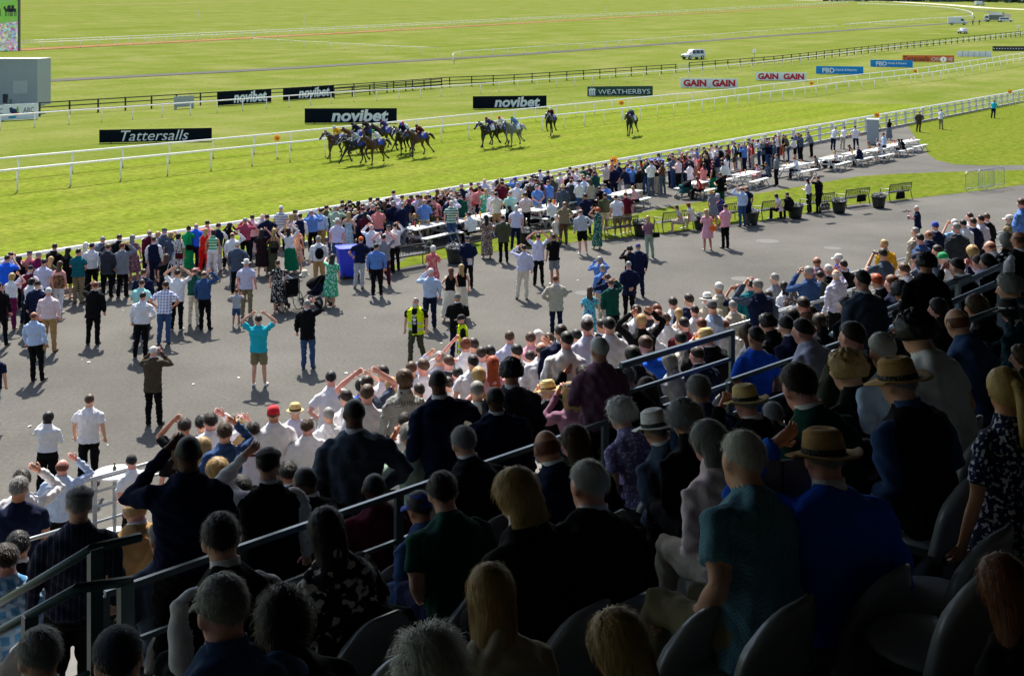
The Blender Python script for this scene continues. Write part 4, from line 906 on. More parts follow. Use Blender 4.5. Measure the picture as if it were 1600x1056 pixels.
def hair_mesh(style, seed=0, strands=0):
    """hair shell in head coordinates (+y face); tucked into the skull outside the hair line"""
    rg = random.Random(style + str(seed)); nu, nv = 40, 26; mb = MB(); vs = []
    off = Vector((rg.uniform(0, 50),) * 3)
    def thick(d):
        az = abs(math.atan2(d.x, d.y)) / math.pi                                     # 0 front .. 1 back
        pts = {'s': ((0, .52), (.25, .42), (.42, .10), (.5, -.12), (.62, -.30), (1, -.62)), 'z': ((0, .62), (.25, .5), (.42, .2), (.5, -.1), (.62, -.28), (1, -.55)), 'x': ((0, .9), (1, -.6))}.get(style, ((0, .55), (.22, .42), (.36, -.05), (.45, -.55), (.6, -.8), (1, -.9)))
        zm = pts[-1][1]
        for (a, za), (b, zb) in zip(pts, pts[1:]):
            if a <= az <= b: zm = za + (zb - za) * (az - a) / (b - a); break
        if style == 'c': zm = max(zm, -.45) if az > .42 else zm
        if style == 'x':
            zm = .9 if az < .38 else -.5
        t = max(0, min(1, (d.z - zm) / (.34 if style == 's' else .2))); t = t * t * (3 - 2 * t)
        base = {'s': .006 + .016 * max(0, d.z + .15), 'z': .003, 'x': .010, 'c': .040, 'n': .022, 'l': .020, 'o': .026, 'u': .014, 'p': .014, 'a': .018}.get(style, .015)
        if style == 'x': t *= .8 * (1 - max(0, min(1, (d.z - .22) / .35)))
        q = d * (4.5 if style != 'c' else 7) + off
        amp = {'s': .004, 'z': .001, 'x': .003, 'c': .017, 'n': .014, 'l': .006, 'o': .008}.get(style, .004)
        return -.013 + t * (.013 + base + amp * (noise.noise(q) + .6 * noise.noise(q * 2.7)))
    pl = Vector((0, -.012, .005)); rad = Vector((.080, .0965, .0985))
    for j in range(nv + 1):
        th = math.pi * j / nv
        for i in range(nu):
            ph = 2 * math.pi * i / nu; d = Vector((math.sin(th) * math.cos(ph), math.sin(th) * math.sin(ph), math.cos(th)))
            t = thick(d); vs.append(pl + Vector((d.x * (rad.x + t), d.y * (rad.y + t), d.z * (rad.z + t))))
    mb.add(vs, [(j * nu + i, (j + 1) * nu + i, (j + 1) * nu + (i + 1) % nu, j * nu + (i + 1) % nu) for j in range(nv) for i in range(nu)])
    def curtain(zb, w0, w1, yb):
        rr = []; n = 30
        for i in range(10):
            v = i / 9; z = .03 + (zb - .03) * v; ww = w0 + (w1 - w0) * v; cy = -.035 + (yb + .035) * v; dy = .070 - .038 * v
            if i == 9: ww *= .6; dy *= .6
            r = []
            for k in range(n):
                a = 2 * math.pi * k / n; wob = (1 - .10 * math.sin(math.pi * min(1, v * 1.3))) * 1 + .17 * noise.noise(Vector((math.cos(a) * 3, math.sin(a) * 3, v * 1.5)) + off) + .03 * math.sin(a * 11)
                r.append((ww * wob * math.cos(a), cy + dy * wob * math.sin(a) - (.02 * v if math.sin(a) > 0 else 0), z - .02 * noise.noise(Vector((a, v, 1)) + off) * v))
            rr.append(r)
        mb.rings(rr, 0)
    if style == 'l': curtain(-.34, .086, .105, -.105)
    if style == 'o': curtain(-.125, .090, .092, -.04)
    if style == 'u': mb.ell((0, -.085, .085), (.04, .04, .036), 0, 12, 8)
    if style == 'p':
        mb.ell((0, -.11, .045), (.032, .034, .032), 0, 10, 8); mb.tube([(0, -.11, .04), (0, -.155, -.02), (.01, -.15, -.14), (.0, -.135, -.27)], [.026, .036, .034, .008], 12)
    for _ in range(strands):
        th = math.acos(rg.uniform(-.5, 1)); ph = rg.uniform(0, 2 * math.pi); d = Vector((math.sin(th) * math.cos(ph), math.sin(th) * math.sin(ph), math.cos(th))); t = thick(d)
        if t < .003: continue
        p = pl + Vector((d.x * (rad.x + t), d.y * (rad.y + t), d.z * (rad.z + t)))
        dn = Vector((0, -.25, -1)); dn = (dn - d * dn.dot(d)); dn = dn.normalized() if dn.length > .1 else Vector((rg.uniform(-1, 1), rg.uniform(-1, .2), 0)).normalized()
        dn = (dn + Vector((rg.gauss(0, .25), rg.gauss(0, .25), rg.gauss(0, .2)))).normalized()
        ln = {'s': .028, 'z': .006, 'x': .02, 'c': .03, 'n': .05, 'l': .05, 'o': .045, 'a': .04}.get(style, .035) * rg.uniform(.6, 1.3); lift = {'n': .9, 'c': .6, 's': .22}.get(style, .05)
        pts = [p - d * .004, p + dn * ln * .5 + d * ln * lift * .5, p + dn * ln + d * ln * lift * .35]
        if style in ('l', 'o', 'p'): pts[2] -= d * ln * .28
        sd = d.cross(dn).normalized() * .0012
        mb.add([pts[0] - sd, pts[0] + sd, pts[1] + sd, pts[1] - sd, pts[2]], [(0, 1, 2, 3), (3, 2, 4)])
    if strands and style in ('l', 'o', 'p'):
        zb = -.34 if style != 'o' else -.125
        for _ in range(strands):
            a = rg.uniform(math.pi * .95, 2.05 * math.pi); x0 = .092 * math.cos(a); y0 = -.03 + .078 * math.sin(a); pts = []; x1 = x0 * rg.uniform(.95, 1.3); z0 = rg.uniform(-.02, .06)
            for q in range(5):
                v = q / 4; pts.append(Vector((x0 + (x1 - x0) * v + .007 * math.sin(v * 9 + a * 3), y0 - .055 * v + .004 * math.sin(v * 7 + a * 5), z0 + (zb * rg.uniform(.96, 1.04) - z0) * v)))
            sd = Vector((math.sin(a), -math.cos(a), 0)) * .0014; vs = []
            for q, p in enumerate(pts): vs += [p - sd * (1 - q * .18), p + sd * (1 - q * .18)]
            mb.add(vs, [(2 * q, 2 * q + 1, 2 * q + 3, 2 * q + 2) for q in range(4)])
    me = mb.mesh('hair', [None], True); return me

def hat_meshes(kind):
    """list of (part name, mesh, slot) in head coordinates"""
    n = 32; out = []
    def lathe(prof, rx=1.0, ry=1.2, cz=0.0, bend=None):
        mb = MB(); rr = []
        for r, z in prof:
            rr.append([(r * rx * math.cos(2 * math.pi * k / n), -.012 + r * ry * math.sin(2 * math.pi * k / n), z + cz + (bend(r, 2 * math.pi * k / n) if bend else 0)) for k in range(n)])
        mb.rings(rr, 0); return mb
    if kind in ('panama', 'trilby', 'fedora'):
        br = {'panama': .155, 'trilby': .128, 'fedora': .160}[kind]
        bend = lambda r, a: (max(0, r - .09) / .07) ** 2 * (.012 * math.cos(2 * a) + (.012 if math.sin(a) < 0 else -.012)) if r > .09 else 0
        mb = lathe([(.082, .012), (br * .8, .014), (br, .016), (br, .021), (br * .8, .021), (.088, .024), (.086, .05), (.081, .085), (.076, .115)], bend=bend)
        # pinched, dented crown
        rr = []
        for i in range(7):
            v = i / 6; r = .076 * (1 - v * .98); row = []
            for k in range(n):
                a = 2 * math.pi * k / n; pin = 1 - .22 * max(0, math.sin(a)) ** 2 * (1 - v)
                z = .115 + .020 * math.sin(min(1, v * 2.2) * math.pi / 2) - .030 * max(0, (v - .3) / .7) * (1 - .3 * math.sin(a))
                row.append((r * pin * math.cos(a), -.012 + r * 1.2 * math.sin(a), z))
            rr.append(row)
        mb.rings(rr, 0)
        out.append(('hat', mb)); out.append(('band', lathe([(.0885, .024), (.0905, .026), (.0885, .05), (.086, .05)])))
    elif kind == 'cap':
        mb = MB(); rr = []
        for i in range(9):
            v = i / 8; rr.append([(.084 * math.cos(v * math.pi / 2) ** .7 * math.cos(2 * math.pi * k / n), -.012 + .104 * math.cos(v * math.pi / 2) ** .7 * math.sin(2 * math.pi * k / n), .012 + .105 * math.sin(v * math.pi / 2)) for k in range(n)])
        rr[-1] = [(p[0] * .05, -.012, .119) for p in rr[-1]]
        mb.rings(rr, 0); mb.ell((0, -.012, .119), (.008, .008, .006), 0, 8, 6); out.append(('hat', mb))
        pk = MB(); rr = []
        for i in range(5):
            v = i / 4; hw = .07 * (1 - .35 * v * v); rr.append([(x * hw, .07 + .105 * v * (1 - .25 * x * x), .022 - .018 * v - .018 * x * x + dz) for dz in (.003, -.003) for x in ([-1, -.5, 0, .5, 1] if dz > 0 else [1, .5, 0, -.5, -1])])
        pk.rings(rr, 0); out.append(('peak', pk))
    elif kind == 'flat':
        mb = MB(); mb.ell((0, .005, .058), (.092, .122, .050), 0, 24, 12, Matrix.Rotation(RD(-9), 3, 'X')); out.append(('hat', mb))
        pk = MB(); pk.ell((0, .098, .028), (.066, .045, .012), 0, 16, 6); out.append(('peak', pk))
    elif kind == 'beanie':
        mb = MB(); mb.ell((0, -.014, .040), (.088, .106, .085), 0, 24, 12); out.append(('hat', mb))
    elif kind == 'sun':
        out.append(('hat', lathe([(.085, .0), (.14, -.02), (.15, -.03), (.15, -.026), (.09, .012), (.088, .05), (.078, .09), (.05, .112), (.004, .118)])))
    elif kind == 'helmet':
        mb = MB(); mb.ell((0, -.008, .03), (.098, .118, .100), 0, 24, 12); out.append(('cap', mb)); pk = MB(); pk.ell((0, .105, .03), (.06, .04, .01), 0, 12, 6); out.append(('peak', pk))
    elif kind == 'fasc':
        mb = MB()
        for k in range(9):
            a = k * .7; mb.ell((.03 + .03 * math.cos(a), .01 + .03 * math.sin(a), .115 + .012 * (k % 3)), (.028, .02, .010), 0, 8, 6, Matrix.Rotation(a, 3, 'Z') @ Matrix.Rotation(.6, 3, 'X'))
        for k in range(6): a = k; mb.tube([(.03, .01, .11), (.03 + .06 * math.cos(a), .01 + .06 * math.sin(a), .19)], [.004, .001], 4)
        out.append(('hat', mb))
    return [(a, m.mesh('hat', [None], True)) for a, m in out]
# ------------------------------------------------------------------ the people, one line each
# zone; photo pixel of the top of the head; sex; pose; hair style+colour; top; bottom; options (H=hat, z=metres the feet are raised, L=label override, f=facing turn in degrees, k=skin, s=scale)
# zones: R rail crowd, W on the tarmac, T seated at picnic table, B on bench, K child, P standing on the stand, S sitting on the stand
PEOPLE = '''
R 12 399 m c sd tee-royal tr-navy
R 17 394 m c sd shirt-lav tr-navy
R 30 400 w a od shirt-black tr-black
R 46 392 m h sg shirt-salmon tr-navy H=flat.black
R 61 394 m e sg shirt-plum tr-navy
R 69 405 m a sd tee-lav tr-slate
R 80 401 w a ly shirt-olive tr-black
R 86 381 m e sd jacket-black tr-black
R 107 387 w a lk dress-black dk-black
R 94 408 w a lb strap-leopard tr-white
R 48 415 m h sg vest-maroon tr-navy H=cap.black i=lav
R 19 427 w r oy slv-white tr-plum
R 50 435 w c ok shirt-white tr-black
R 59 439 m a sg jacket-navy tr-black H=cap.black
R 123 389 m f sk tee-teal tr-khaki
R 134 379 w a ow shirt-cream tr-black
R 144 380 m a sk shirt-white tr-black
R 161 370 m e sg jacket-slate tr-navy
R 187 367 m e sd jacket-black tr-black
R 169 382 m l sb jacket-char tr-black
R 191 380 m r sa jacket-grey tr-black
W 76 450 m a sw shirt-blush tr-tan
W 53 487 m a xa shirt-pale tr-black
W 149 441 m l sa jacket-black tr-black
W -2 442 m a sd shirt-black tr-black
W -8 545 m a sd tee-navy tr-lgrey
R 207 367 w a lg dress-fmauve dm-fmauve
R 234 359 m e xg vest-maroon tr-navy i=white
R 247 362 w e oy dress-pink dk-pink
R 257 357 m e sg jacket-slate tr-navy H=flat.navy
R 267 363 w r oy dress-slate dk-slate H=sun.tan
R 240 370 m a sb vest-navy tr-navy i=white
R 279 365 w l ok dress-fwhite dk-fwhite bag=maroon
R 295 353 w e ud dress-green dl-green bag=black
R 307 349 m e xg tee-royal tr-navy
R 324 345 m e sk shirt-salmon tr-black
R 322 357 w e ly slv-red tr-red
R 334 359 w a od slv-zig tr-white
R 342 349 m e sk vest-navy tr-lgrey i=white
R 359 348 w c ok shirt-black tr-black
R 363 363 m r xb shirt-white tr-grey
R 383 341 m c sg shirt-rose tr-black
W 371 377 m p sw jacket-slate tr-black
R 260 397 w a lb dress-black dk-black bag=white
R 225 421 m a sb jacket-navy tr-navy
R 222 437 m f sb tee-mint tr-navy
W 224 457 m p sd shirt-white tr-black
W 259 440 m h sd tee-plaid tr-denim
W 278 422 m b sd tee-white tr-black
W 304 418 m c xb shirt-dgreen tr-cream
W 319 423 m r xb shirt-denim tr-black
W 385 406 m a sg tee-lav tr-khaki H=panama.white.black
K 370 452 c c sb tee-lgrey sh-denim s=.62
R 394 336 m a sd shirt-blush tr-navy
R 410 334 m e xw shirt-lgrey tr-navy
R 417 335 m h sd tee-navy tr-navy
R 439 322 m a sg tee-stripe tr-navy H=cap.white
R 455 334 w a ly slv-blush tr-black
R 461 328 m e sd shirt-khaki tr-navy H=flat.olive
R 469 334 m a sd vest-navy tr-navy i=white
R 462 352 w a lb dress-forange dm-forange
R 409 358 w r lk dress-blackbr dm-blackbr
R 429 357 w a ly strap-olive dl-olive bag=black
R 450 356 w b lk shirt-white sl-bottle
R 486 329 m c sg shirt-blue tr-black
R 501 326 m l sd shirt-pale tr-tan
R 510 321 m c sk shirt-olive tr-denim
R 524 322 m c sg jacket-sage tr-navy
R 535 313 m e sd jacket-black tr-black
R 546 313 m c sk shirt-black tr-black
R 535 319 m a sb vest-maroon tr-navy i=white
R 547 319 m e sk vest-char tr-navy i=white
R 555 327 w a oy dress-navy dk-navy H=sun.beige
R 560 314 w e lk shirt-black tr-black
R 527 342 m a sg tee-lav tr-denim H=panama.white.black
R 545 331 w a ly strap-fblue dl-fblue
R 567 324 m h sd vest-navy tr-black i=white
W 497 369 m a sg shirt-white tr-tan pack=black
W 520 397 w t ld dress-fgreen dm-fgreen
W 564 370 m h sd tee-navy tr-lgrey H=cap.orange
W 434 407 w a sb dress-fblack dm-fblack
W 480 469 m r sg jacket-black tr-denim
R 579 308 m a sd shirt-pale tr-navy
R 590 309 m c sk jacket-black tr-black
R 579 317 w a ly shirt-mag tr-navy
R 605 310 m r sk jacket-black tr-black
R 615 298 m e sk shirt-white tr-navy
R 612 308 m a sd shirt-lav tr-navy
R 629 317 m r sg jacket-navy tr-grey
R 642 305 w c od shirt-mag tr-black
R 652 304 m a sb shirt-lav tr-navy
R 657 305 m a sb tee-beige sh-beige
R 666 305 w a oa shirt-white tr-black
R 668 300 w e ow shirt-white tr-black
R 676 308 w f lk dress-blush dk-blush
R 683 296 w a lb shirt-brown tr-black
R 691 297 w a oy jacket-beige tr-black
R 697 295 m a sg jacket-black tr-black
R 704 296 m c sg tee-bstripe tr-black
R 705 314 m a sw tee-gstripe tr-denim
R 721 288 m e sg tee-navy tr-navy
R 736 285 m a sk shirt-white tr-navy
R 736 292 w a ua dress-fwhite dm-fwhite bag=red
R 747 285 m a sg jacket-black tr-black
R 757 279 m a xw shirt-lav tr-navy
T 647 334 w g ly dress-fblack dk-fblack
W 580 350 m l xw shirt-white tr-black
W 607 352 m f sg shirt-blush tr-black H=flat.black
W 617 349 m r sd shirt-white tr-black
W 599 367 m b sd tee-grey tr-maroon
W 588 381 m a sd shirt-blue tr-black shoe=white
W 677 384 w f ow dress-fred dk-fred
W 730 369 m k sg jacket-navy tr-black H=cap.navy
W 759 336 w f lk dress-fbrown dl-fbrown
W 673 420 m x sw shirt-pale tr-navy
W 705 418 w d la slv-black sl-cream
W 721 413 w a ly slv-black sl-cream
W 715 459 m f sg jacket-black tr-navy H=cap.grey
W 649 465 m w zg hivis-hivis tr-olive i=black f=158 beard=white
W 720 492 m a sg hivis-hivis tr-denim i=black H=cap.black f=95
R 771 284 w a ow shirt-white tr-black
R 784 279 m l sk jacket-dteal tr-navy
R 805 277 m c sb shirt-blue tr-navy H=cap.royal
R 820 276 m e sk jacket-black tr-black
R 834 272 m e sk jacket-navy tr-khaki
R 843 265 m e sd shirt-white tr-navy
R 856 267 m a sd jacket-navy tr-khaki
R 874 269 m e sg shirt-white tr-navy
R 887 266 m a sd shirt-white tr-navy
R 890 261 m e sk shirt-white tr-black
R 895 266 m a sb shirt-white tr-navy
R 900 263 m e sa shirt-cream tr-navy
R 911 260 m a sd jacket-dgreen tr-navy
R 920 257 m e sg jacket-maroon tr-black
W 775 301 m f sd tee-cream sh-tan
W 797 299 m f sg tee-mint sh-navy
R 809 285 m h sg tee-white tr-black
W 821 301 m f sk shirt-blush tr-black
W 838 289 m k sg tee-blue sh-beige
R 847 281 m h sd shirt-pink sh-black
W 807 321 m a sw tee-lav tr-navy
W 785 337 m f sd jacket-olive tr-black
R 879 289 m a sg jacket-slate tr-grey H=panama.straw.white
T 873 296 m g sb tee-navy tr-navy
R 892 281 m a sd jacket-char tr-grey
R 893 276 m a sd tee-white tr-navy H=cap.maroon
R 904 281 m f sk shirt-white sh-denim
W 914 303 m a sd tee-navy tr-navy
W 882 315 m h xb tee-khaki tr-brown
W 907 327 m p xb shirt-lgrey sh-black
B 869 336 w g ow tee-cream tr-cream
W 841 366 m b sd tee-lav tr-black
W 865 366 m r sd tee-black sh-grey
W 819 383 m l sd shirt-lav tr-cream
W 868 431 m d sa jacket-beige tr-navy
W 934 325 w l cr slv-fteal dl-fteal
W 1012 337 w f ly shirt-mauve tr-sage bag=black
W 1103 327 w f ly dress-pink dk-pink bag=orange
W 1133 319 m f sk tee-pink tr-black
W 984 385 w x ck shirt-black tr-black
W 997 381 m a sg jacket-navy tr-navy H=cap.purple
W 982 409 m k sg jacket-navy tr-black
W 937 402 m c cg shirt-blue tr-tan s=.92
W 941 414 m a sg shirt-blue tr-beige
W 949 428 m c sb jacket-navy tr-beige
W 954 437 m r sb jacket-dgreen tr-black
W 922 448 w f lb dress-fturq dl-fturq
R 946 255 m c sd tee-cream tr-black
R 956 249 m a sb hivis-orange tr-black i=white
R 967 254 m a sd tee-navy tr-lgrey
R 980 256 m a sb tee-blue tr-tan
R 982 249 m e sg jacket-navy tr-navy
R 994 250 m a sg tee-sage tr-lgrey
R 1001 250 w a ok shirt-red tr-black
R 1008 249 w f lk shirt-black tr-pale
W 1017 251 m f sk shirt-white tr-slate zr=.45
W 1034 253 w f ud slv-brown tr-slate zr=.45
R 1028 240 w e ld shirt-white tr-black
R 1047 246 w f od tee-red tr-cream
R 1050 239 m c sb jacket-black tr-navy
R 1059 247 m f sk shirt-blush tr-black
R 1063 238 m e sd shirt-pale tr-navy
R 1072 236 m e sb shirt-maroon tr-navy H=cap.white
R 1077 244 m a sd jacket-navy tr-navy
W 1077 254 w f ok jacket-white tr-black
T 945 288 m g sd tee-blue tr-navy
T 936 292 m g sb tee-black tr-black
W 945 302 m a sd shirt-olive sh-beige
W 962 305 m a sd tee-white sh-tan
W 977 301 m a sb tee-maroon sh-khaki
R 922 280 w a lb jacket-beige tr-black
B 1056 321 w g ld dress-beige dk-beige
B 1075 317 w r la tee-cream tr-cream
R 1080 232 m e sg shirt-blush tr-navy
R 1088 232 m a sb shirt-blue tr-grey
R 1094 241 w a ly dress-coral dl-coral
R 1099 230 m e sk jacket-black tr-black
R 1101 234 w a lb dress-fbrown dk-fbrown
W 1100 255 w f lk dress-salmon dk-salmon
R 1108 231 w e oy slv-white tr-mag
R 1111 226 m a sd shirt-blush tr-black
R 1119 228 m a sk shirt-white tr-black
R 1126 228 m e sb tee-white tr-black
R 1137 226 w a lb shirt-rose tr-navy
R 1144 221 m e sk tee-white tr-grey
R 1147 223 m p sb vest-navy sh-olive i=lgrey
R 1162 223 w t lk dress-black dk-black
R 1169 217 m e sd jacket-navy tr-navy
R 1169 221 w a lb dress-blush dl-blush
R 1176 218 m a sa shirt-white tr-black
R 1191 220 w c ld shirt-fblue tr-navy
R 1197 216 m e sd shirt-blue tr-denim
R 1202 221 m a sk jacket-navy tr-denim
R 1208 214 w a lb dress-beige dm-beige
R 1211 211 m e sd shirt-white tr-navy
R 1216 212 w a oy dress-coral dm-coral
R 1224 210 m a sd shirt-black sh-tan
W 1114 257 w a lk slv-black sl-bottle
W 1128 253 w a od shirt-white tr-black
R 1134 242 w f lk dress-white dk-white
W 1125 270 m f sb tee-black tr-dgreen
T 1181 256 w g la dress-pink dk-pink
T 1196 254 m g sd shirt-slate tr-navy
W 1213 241 m a sd shirt-grey tr-black
W 1111 297 w h oy dress-grey dk-grey H=panama.straw.black
B 1121 303 m g sg tee-purple tr-navy H=cap.lav
W 1158 292 m l xb shirt-pale tr-denim
W 1166 291 m a xb tee-navy sh-navy
B 1212 303 w g lk tee-blush tr-black
B 1229 301 m g sk jacket-black tr-black
R 1237 214 w e pk shirt-white sh-black
R 1247 208 m c sb shirt-purple tr-navy
R 1251 210 m c sd shirt-slate tr-black
R 1262 206 m e sd shirt-grey tr-black
R 1306 198 m e sg tee-white tr-navy
R 1320 198 w e sb tee-white tr-beige
R 1336 197 m h sd tee-white tr-navy f=20
R 1364 188 m e sd tee-black tr-black
R 1369 186 m e sd tee-royal tr-navy
R 1390 186 w e ld slv-black sl-grey
R 1437 174 m p sg jacket-tweed tr-tweed H=cap.tan
R 1471 171 m e sb tee-white tr-khaki
R 1554 157 m e sd shirt-turq tr-navy
T 1272 243 w g ld dress-fblack dk-fblack
T 1326 226 w g lb slv-black tr-black
T 1356 221 w g la slv-tan tr-black
T 1373 224 w g la dress-fwhite dk-fwhite
R 1380 208 m p sd shirt-pale tr-navy
T 1370 218 m g sb tee-white tr-navy
T 1403 217 w g ld dress-fblack dk-fblack
T 1408 217 w g lk dress-black dk-black
T 1240 246 m g sd shirt-white tr-navy
T 1303 236 w g ly slv-white tr-black
T 1340 229 m g sg shirt-navy tr-black
T 1088 276 w g lb slv-red tr-black
T 858 312 m g sd shirt-white tr-navy
T 795 322 w g ld shirt-black tr-black
T 732 332 m g sk shirt-white tr-black
T 988 291 w g ly slv-pink tr-black
W 1261 279 w f lk shirt-white tr-black
W 1278 275 m l sb tee-black tr-black
W 1432 322 m y sw tee-navy tr-navy f=42
W 76 644 w y ok shirt-white tr-black
W 140 617 m a sb tee-white tr-black
W 240 542 m c sw jacket-tweed tr-black
W 404 493 m b sd tee-turq sh-khaki
W 205 711 m g sk tee-white tr-black H=cap.black f=40
P 288 654 m l sd tee-black tr-black
P 315 649 m a sk vest-maroon tr-black i=white
P 329 646 m r sd shirt-white tr-black
P 351 661 m r sb shirt-denim tr-black
P 372 654 w r ly tee-blush tr-black H=fasc.pink
P 427 634 m a sb shirt-white tr-black H=cap.red
P 461 632 m a sw tee-lav tr-black H=trilby.straw.black
P 517 581 m h sk tee-white tr-black
P 513 638 m f sg shirt-white tr-black
P 279 676 w a lb tee-black tr-black
P 318 684 w a ly tee-cream tr-black
P 295 680 m x zk shirt-navy tr-black k=3
S 338 717 w a oy shirt-fmauve tr-black
P 419 702 m l sk vest-black tr-black H=flat.black i=white
S 374 744 m a sk shirt-black tr-black
S 449 723 m a sk jacket-black tr-black
S 474 729 m a zk jacket-black tr-black k=3
P 574 588 m b sd tee-slate tr-black
P 563 592 w b pk tee-royal tr-black
P 574 602 m a sb shirt-white tr-black
P 632 578 w a ob shirt-hound tr-black
P 643 566 m a sb tee-lgrey tr-black
P 661 562 m a sb tee-white tr-black
P 687 550 m l sg shirt-lav tr-black
P 701 556 m l sb vest-char tr-black i=white
P 684 577 m p zk jacket-navy tr-navy k=3 s=1.05
P 739 529 m a sd shirt-pale tr-navy
P 727 528 w l ua slv-white tr-black
P 739 556 m a sk tee-white tr-black
P 752 543 m a sd shirt-white tr-black
P 765 541 m a sk shirt-cream tr-black
P 770 557 w a lr slv-pink tr-black
P 747 574 w a ly slv-salmon tr-black
P 745 597 m a sg jacket-cream tr-black
P 553 623 m p zk jacket-slate tr-navy k=3 s=1.03
P 633 645 m a sd tee-white tr-black
P 773 604 m a zk jacket-navy tr-navy k=3
P 796 518 m a sb shirt-lav tr-navy
P 807 539 m a sk shirt-white tr-black
P 829 520 m a sb shirt-pink tr-black
P 840 516 w a ow shirt-white tr-black
P 846 534 m r xb shirt-white tr-black
P 857 521 m a sb shirt-black tr-black
P 877 508 m a sd jacket-navy tr-black
P 886 519 m a sk shirt-white tr-black
P 799 563 m a ck jacket-char tr-black
S 855 597 m c sw jacket-black tr-black H=panama.straw.brown
S 890 598 w c ly shirt-mauve tr-black H=flat.black
P 918 493 w a ow shirt-white tr-black
P 917 499 m a sd shirt-lav tr-black
P 939 500 m a sd jacket-black tr-black
P 952 497 m a sk shirt-white tr-black
P 994 477 m a sd shirt-white tr-navy
P 1013 480 m a sk shirt-char tr-black
P 1026 476 m a sa shirt-pale tr-black
P 1002 492 m b sy shirt-black tr-black
P 1027 485 m a sa shirt-white tr-black
P 1051 465 m a sd jacket-white tr-black
P 1076 460 m a sd jacket-navy tr-black
P 1105 459 m a sg jacket-beige tr-black H=panama.white.black
P 1123 442 m a sw jacket-beige tr-black
P 1112 469 m a sb tee-pale tr-black H=cap.grey
P 1068 497 m a sk shirt-maroon tr-black
P 1096 498 m a sa shirt-lav tr-black
S 1102 516 m c sb jacket-black tr-black H=trilby.straw.tan
S 1063 519 m a sk shirt-cream tr-black
P 936 529 m f sw shirt-mauve tr-black s=1.04
S 1007 526 m a sb jacket-royal tr-black
S 987 541 w a lk jacket-char tr-black
S 974 571 m a sg jacket-black tr-black
S 910 572 m l sd jacket-black tr-black
S 1045 551 w f lg shirt-lgrey tr-black
S 1087 543 m a sd jacket-navy tr-black
S 1090 588 m a sg shirt-denim tr-black
P 1131 497 m a xa jacket-white tr-black
P 1153 445 m c sa tee-navy tr-black
P 1183 437 m l sg vest-navy tr-black i=slate
P 1174 437 m r sk shirt-teal tr-black
P 1210 428 m a sg shirt-grey tr-black
P 1239 442 w a ud shirt-fbrown tr-black
P 1263 417 m c sg shirt-denim tr-black
P 1281 424 m a sd jacket-olive tr-black
P 1294 414 m a sw jacket-black tr-black
P 1306 421 m r xw shirt-lav tr-black
P 1317 407 m a sd jacket-black tr-black
P 1276 401 m a xa jacket-mauve tr-black
P 1310 397 m a sw shirt-royal tr-black H=cap.white
S 1254 465 m a sd shirt-brown tr-black
S 1197 493 w a ck shirt-black tr-black
S 1165 506 w a lb shirt-white tr-black
P 1181 512 m a sk tee-royal tr-black
S 1226 495 m a sk jacket-navy tr-black
S 1251 500 m a sk shirt-lav tr-black
S 1236 482 w a lk shirt-black tr-black
S 1263 479 w a ck jacket-black tr-black
S 1279 490 w a ld shirt-black tr-black bag=red
S 1320 465 m a sk jacket-black tr-black
P 1461 347 m a sb jacket-navy tr-black H=cap.royal
P 1430 356 m a sg jacket-beige tr-black
P 1437 366 m a sk tee-denim tr-black pack=black
P 1451 360 m a xa jacket-navy tr-black
P 1491 343 m c sw tee-bplaid tr-black
P 1494 349 m a sg jacket-char tr-black
P 1504 344 m e sk shirt-white tr-black
P 1515 333 m f sd shirt-white tr-black
P 1520 341 m a sd jacket-navy tr-black
P 1532 337 m a sd shirt-lav tr-black
P 1541 334 m a sb jacket-black tr-tan
P 1577 336 m a sd jacket-khaki tr-black H=cap.white
P 1595 311 m h sb shirt-blue tr-black
P 1381 375 m a sy jacket-yellow tr-black
P 1379 389 m c sd tee-slate tr-black
S 1463 384 m a sd shirt-slate tr-black
S 1472 395 m a sw shirt-white tr-black H=cap.green
S 1432 395 m a sg jacket-slate tr-black H=beanie.navy
P 1448 397 m a ck shirt-black tr-black
S 1494 405 m c sk jacket-black tr-black
S 1518 384 w a oy jacket-navy tr-black
S 1545 376 m a xa shirt-white tr-black
P 1572 365 w f og dress-dots dk-dots
P 1592 361 m a xb vest-black tr-black i=white
S 1411 412 m a sb shirt-white tr-black
P 1347 424 m a sk jacket-slate tr-navy
S 1368 429 m a sr jacket-black tr-black
S 1392 431 m a sa jacket-navy tr-black
S 1405 442 m a ck jacket-black tr-black
S 1541 397 w a lk shirt-black tr-black
S 1527 400 m c sk shirt-lav tr-black
S 1574 432 m a cg shirt-slate tr-black
S 1574 470 w a lk jacket-dteal tr-black H=fedora.black.white
S 1522 462 w a ob shirt-black tr-black
S 1491 480 m a xa shirt-denim tr-black
S 1463 467 w a ld shirt-black tr-black
S 1425 491 m a ck tee-white tr-black
S 1331 504 m h sd jacket-olive tr-black
S 1376 523 m a sg shirt-pale tr-black
S 1319 552 m h cy shirt-black tr-black
S 1243 571 m a sd jacket-dgreen tr-black
S 1398 566 m a sg vest-black tr-black H=panama.tan.black i=denim
S 1162 606 m c sg jacket-black tr-black H=panama.straw.black
S 1066 630 w a cg shirt-black tr-black
S 1019 645 m a sg jacket-slate tr-black H=panama.white.black
S 1104 660 w g og shirt-blush tr-beige
S 1160 664 m g sw tee-tealck tr-khaki r=14
S 1284 678 m l sg jacket-royal tr-cream H=panama.tan.black f=-22
P 1570 575 w a py dress-fnavy dk-fnavy
S 1594 540 w a ob shirt-black tr-black
S 1562 870 w a la shirt-black tr-black
S 967 626 w a cw tee-flav tr-black
S 584 738 m a zk tee-maroon tr-black k=3
S 652 770 m a sd shirt-denim tr-denim H=cap.royal
S 689 740 m g sd tee-dgreen tr-navy
S 801 736 w g oy jacket-black tr-black
S 833 736 m a xw jacket-black tr-black
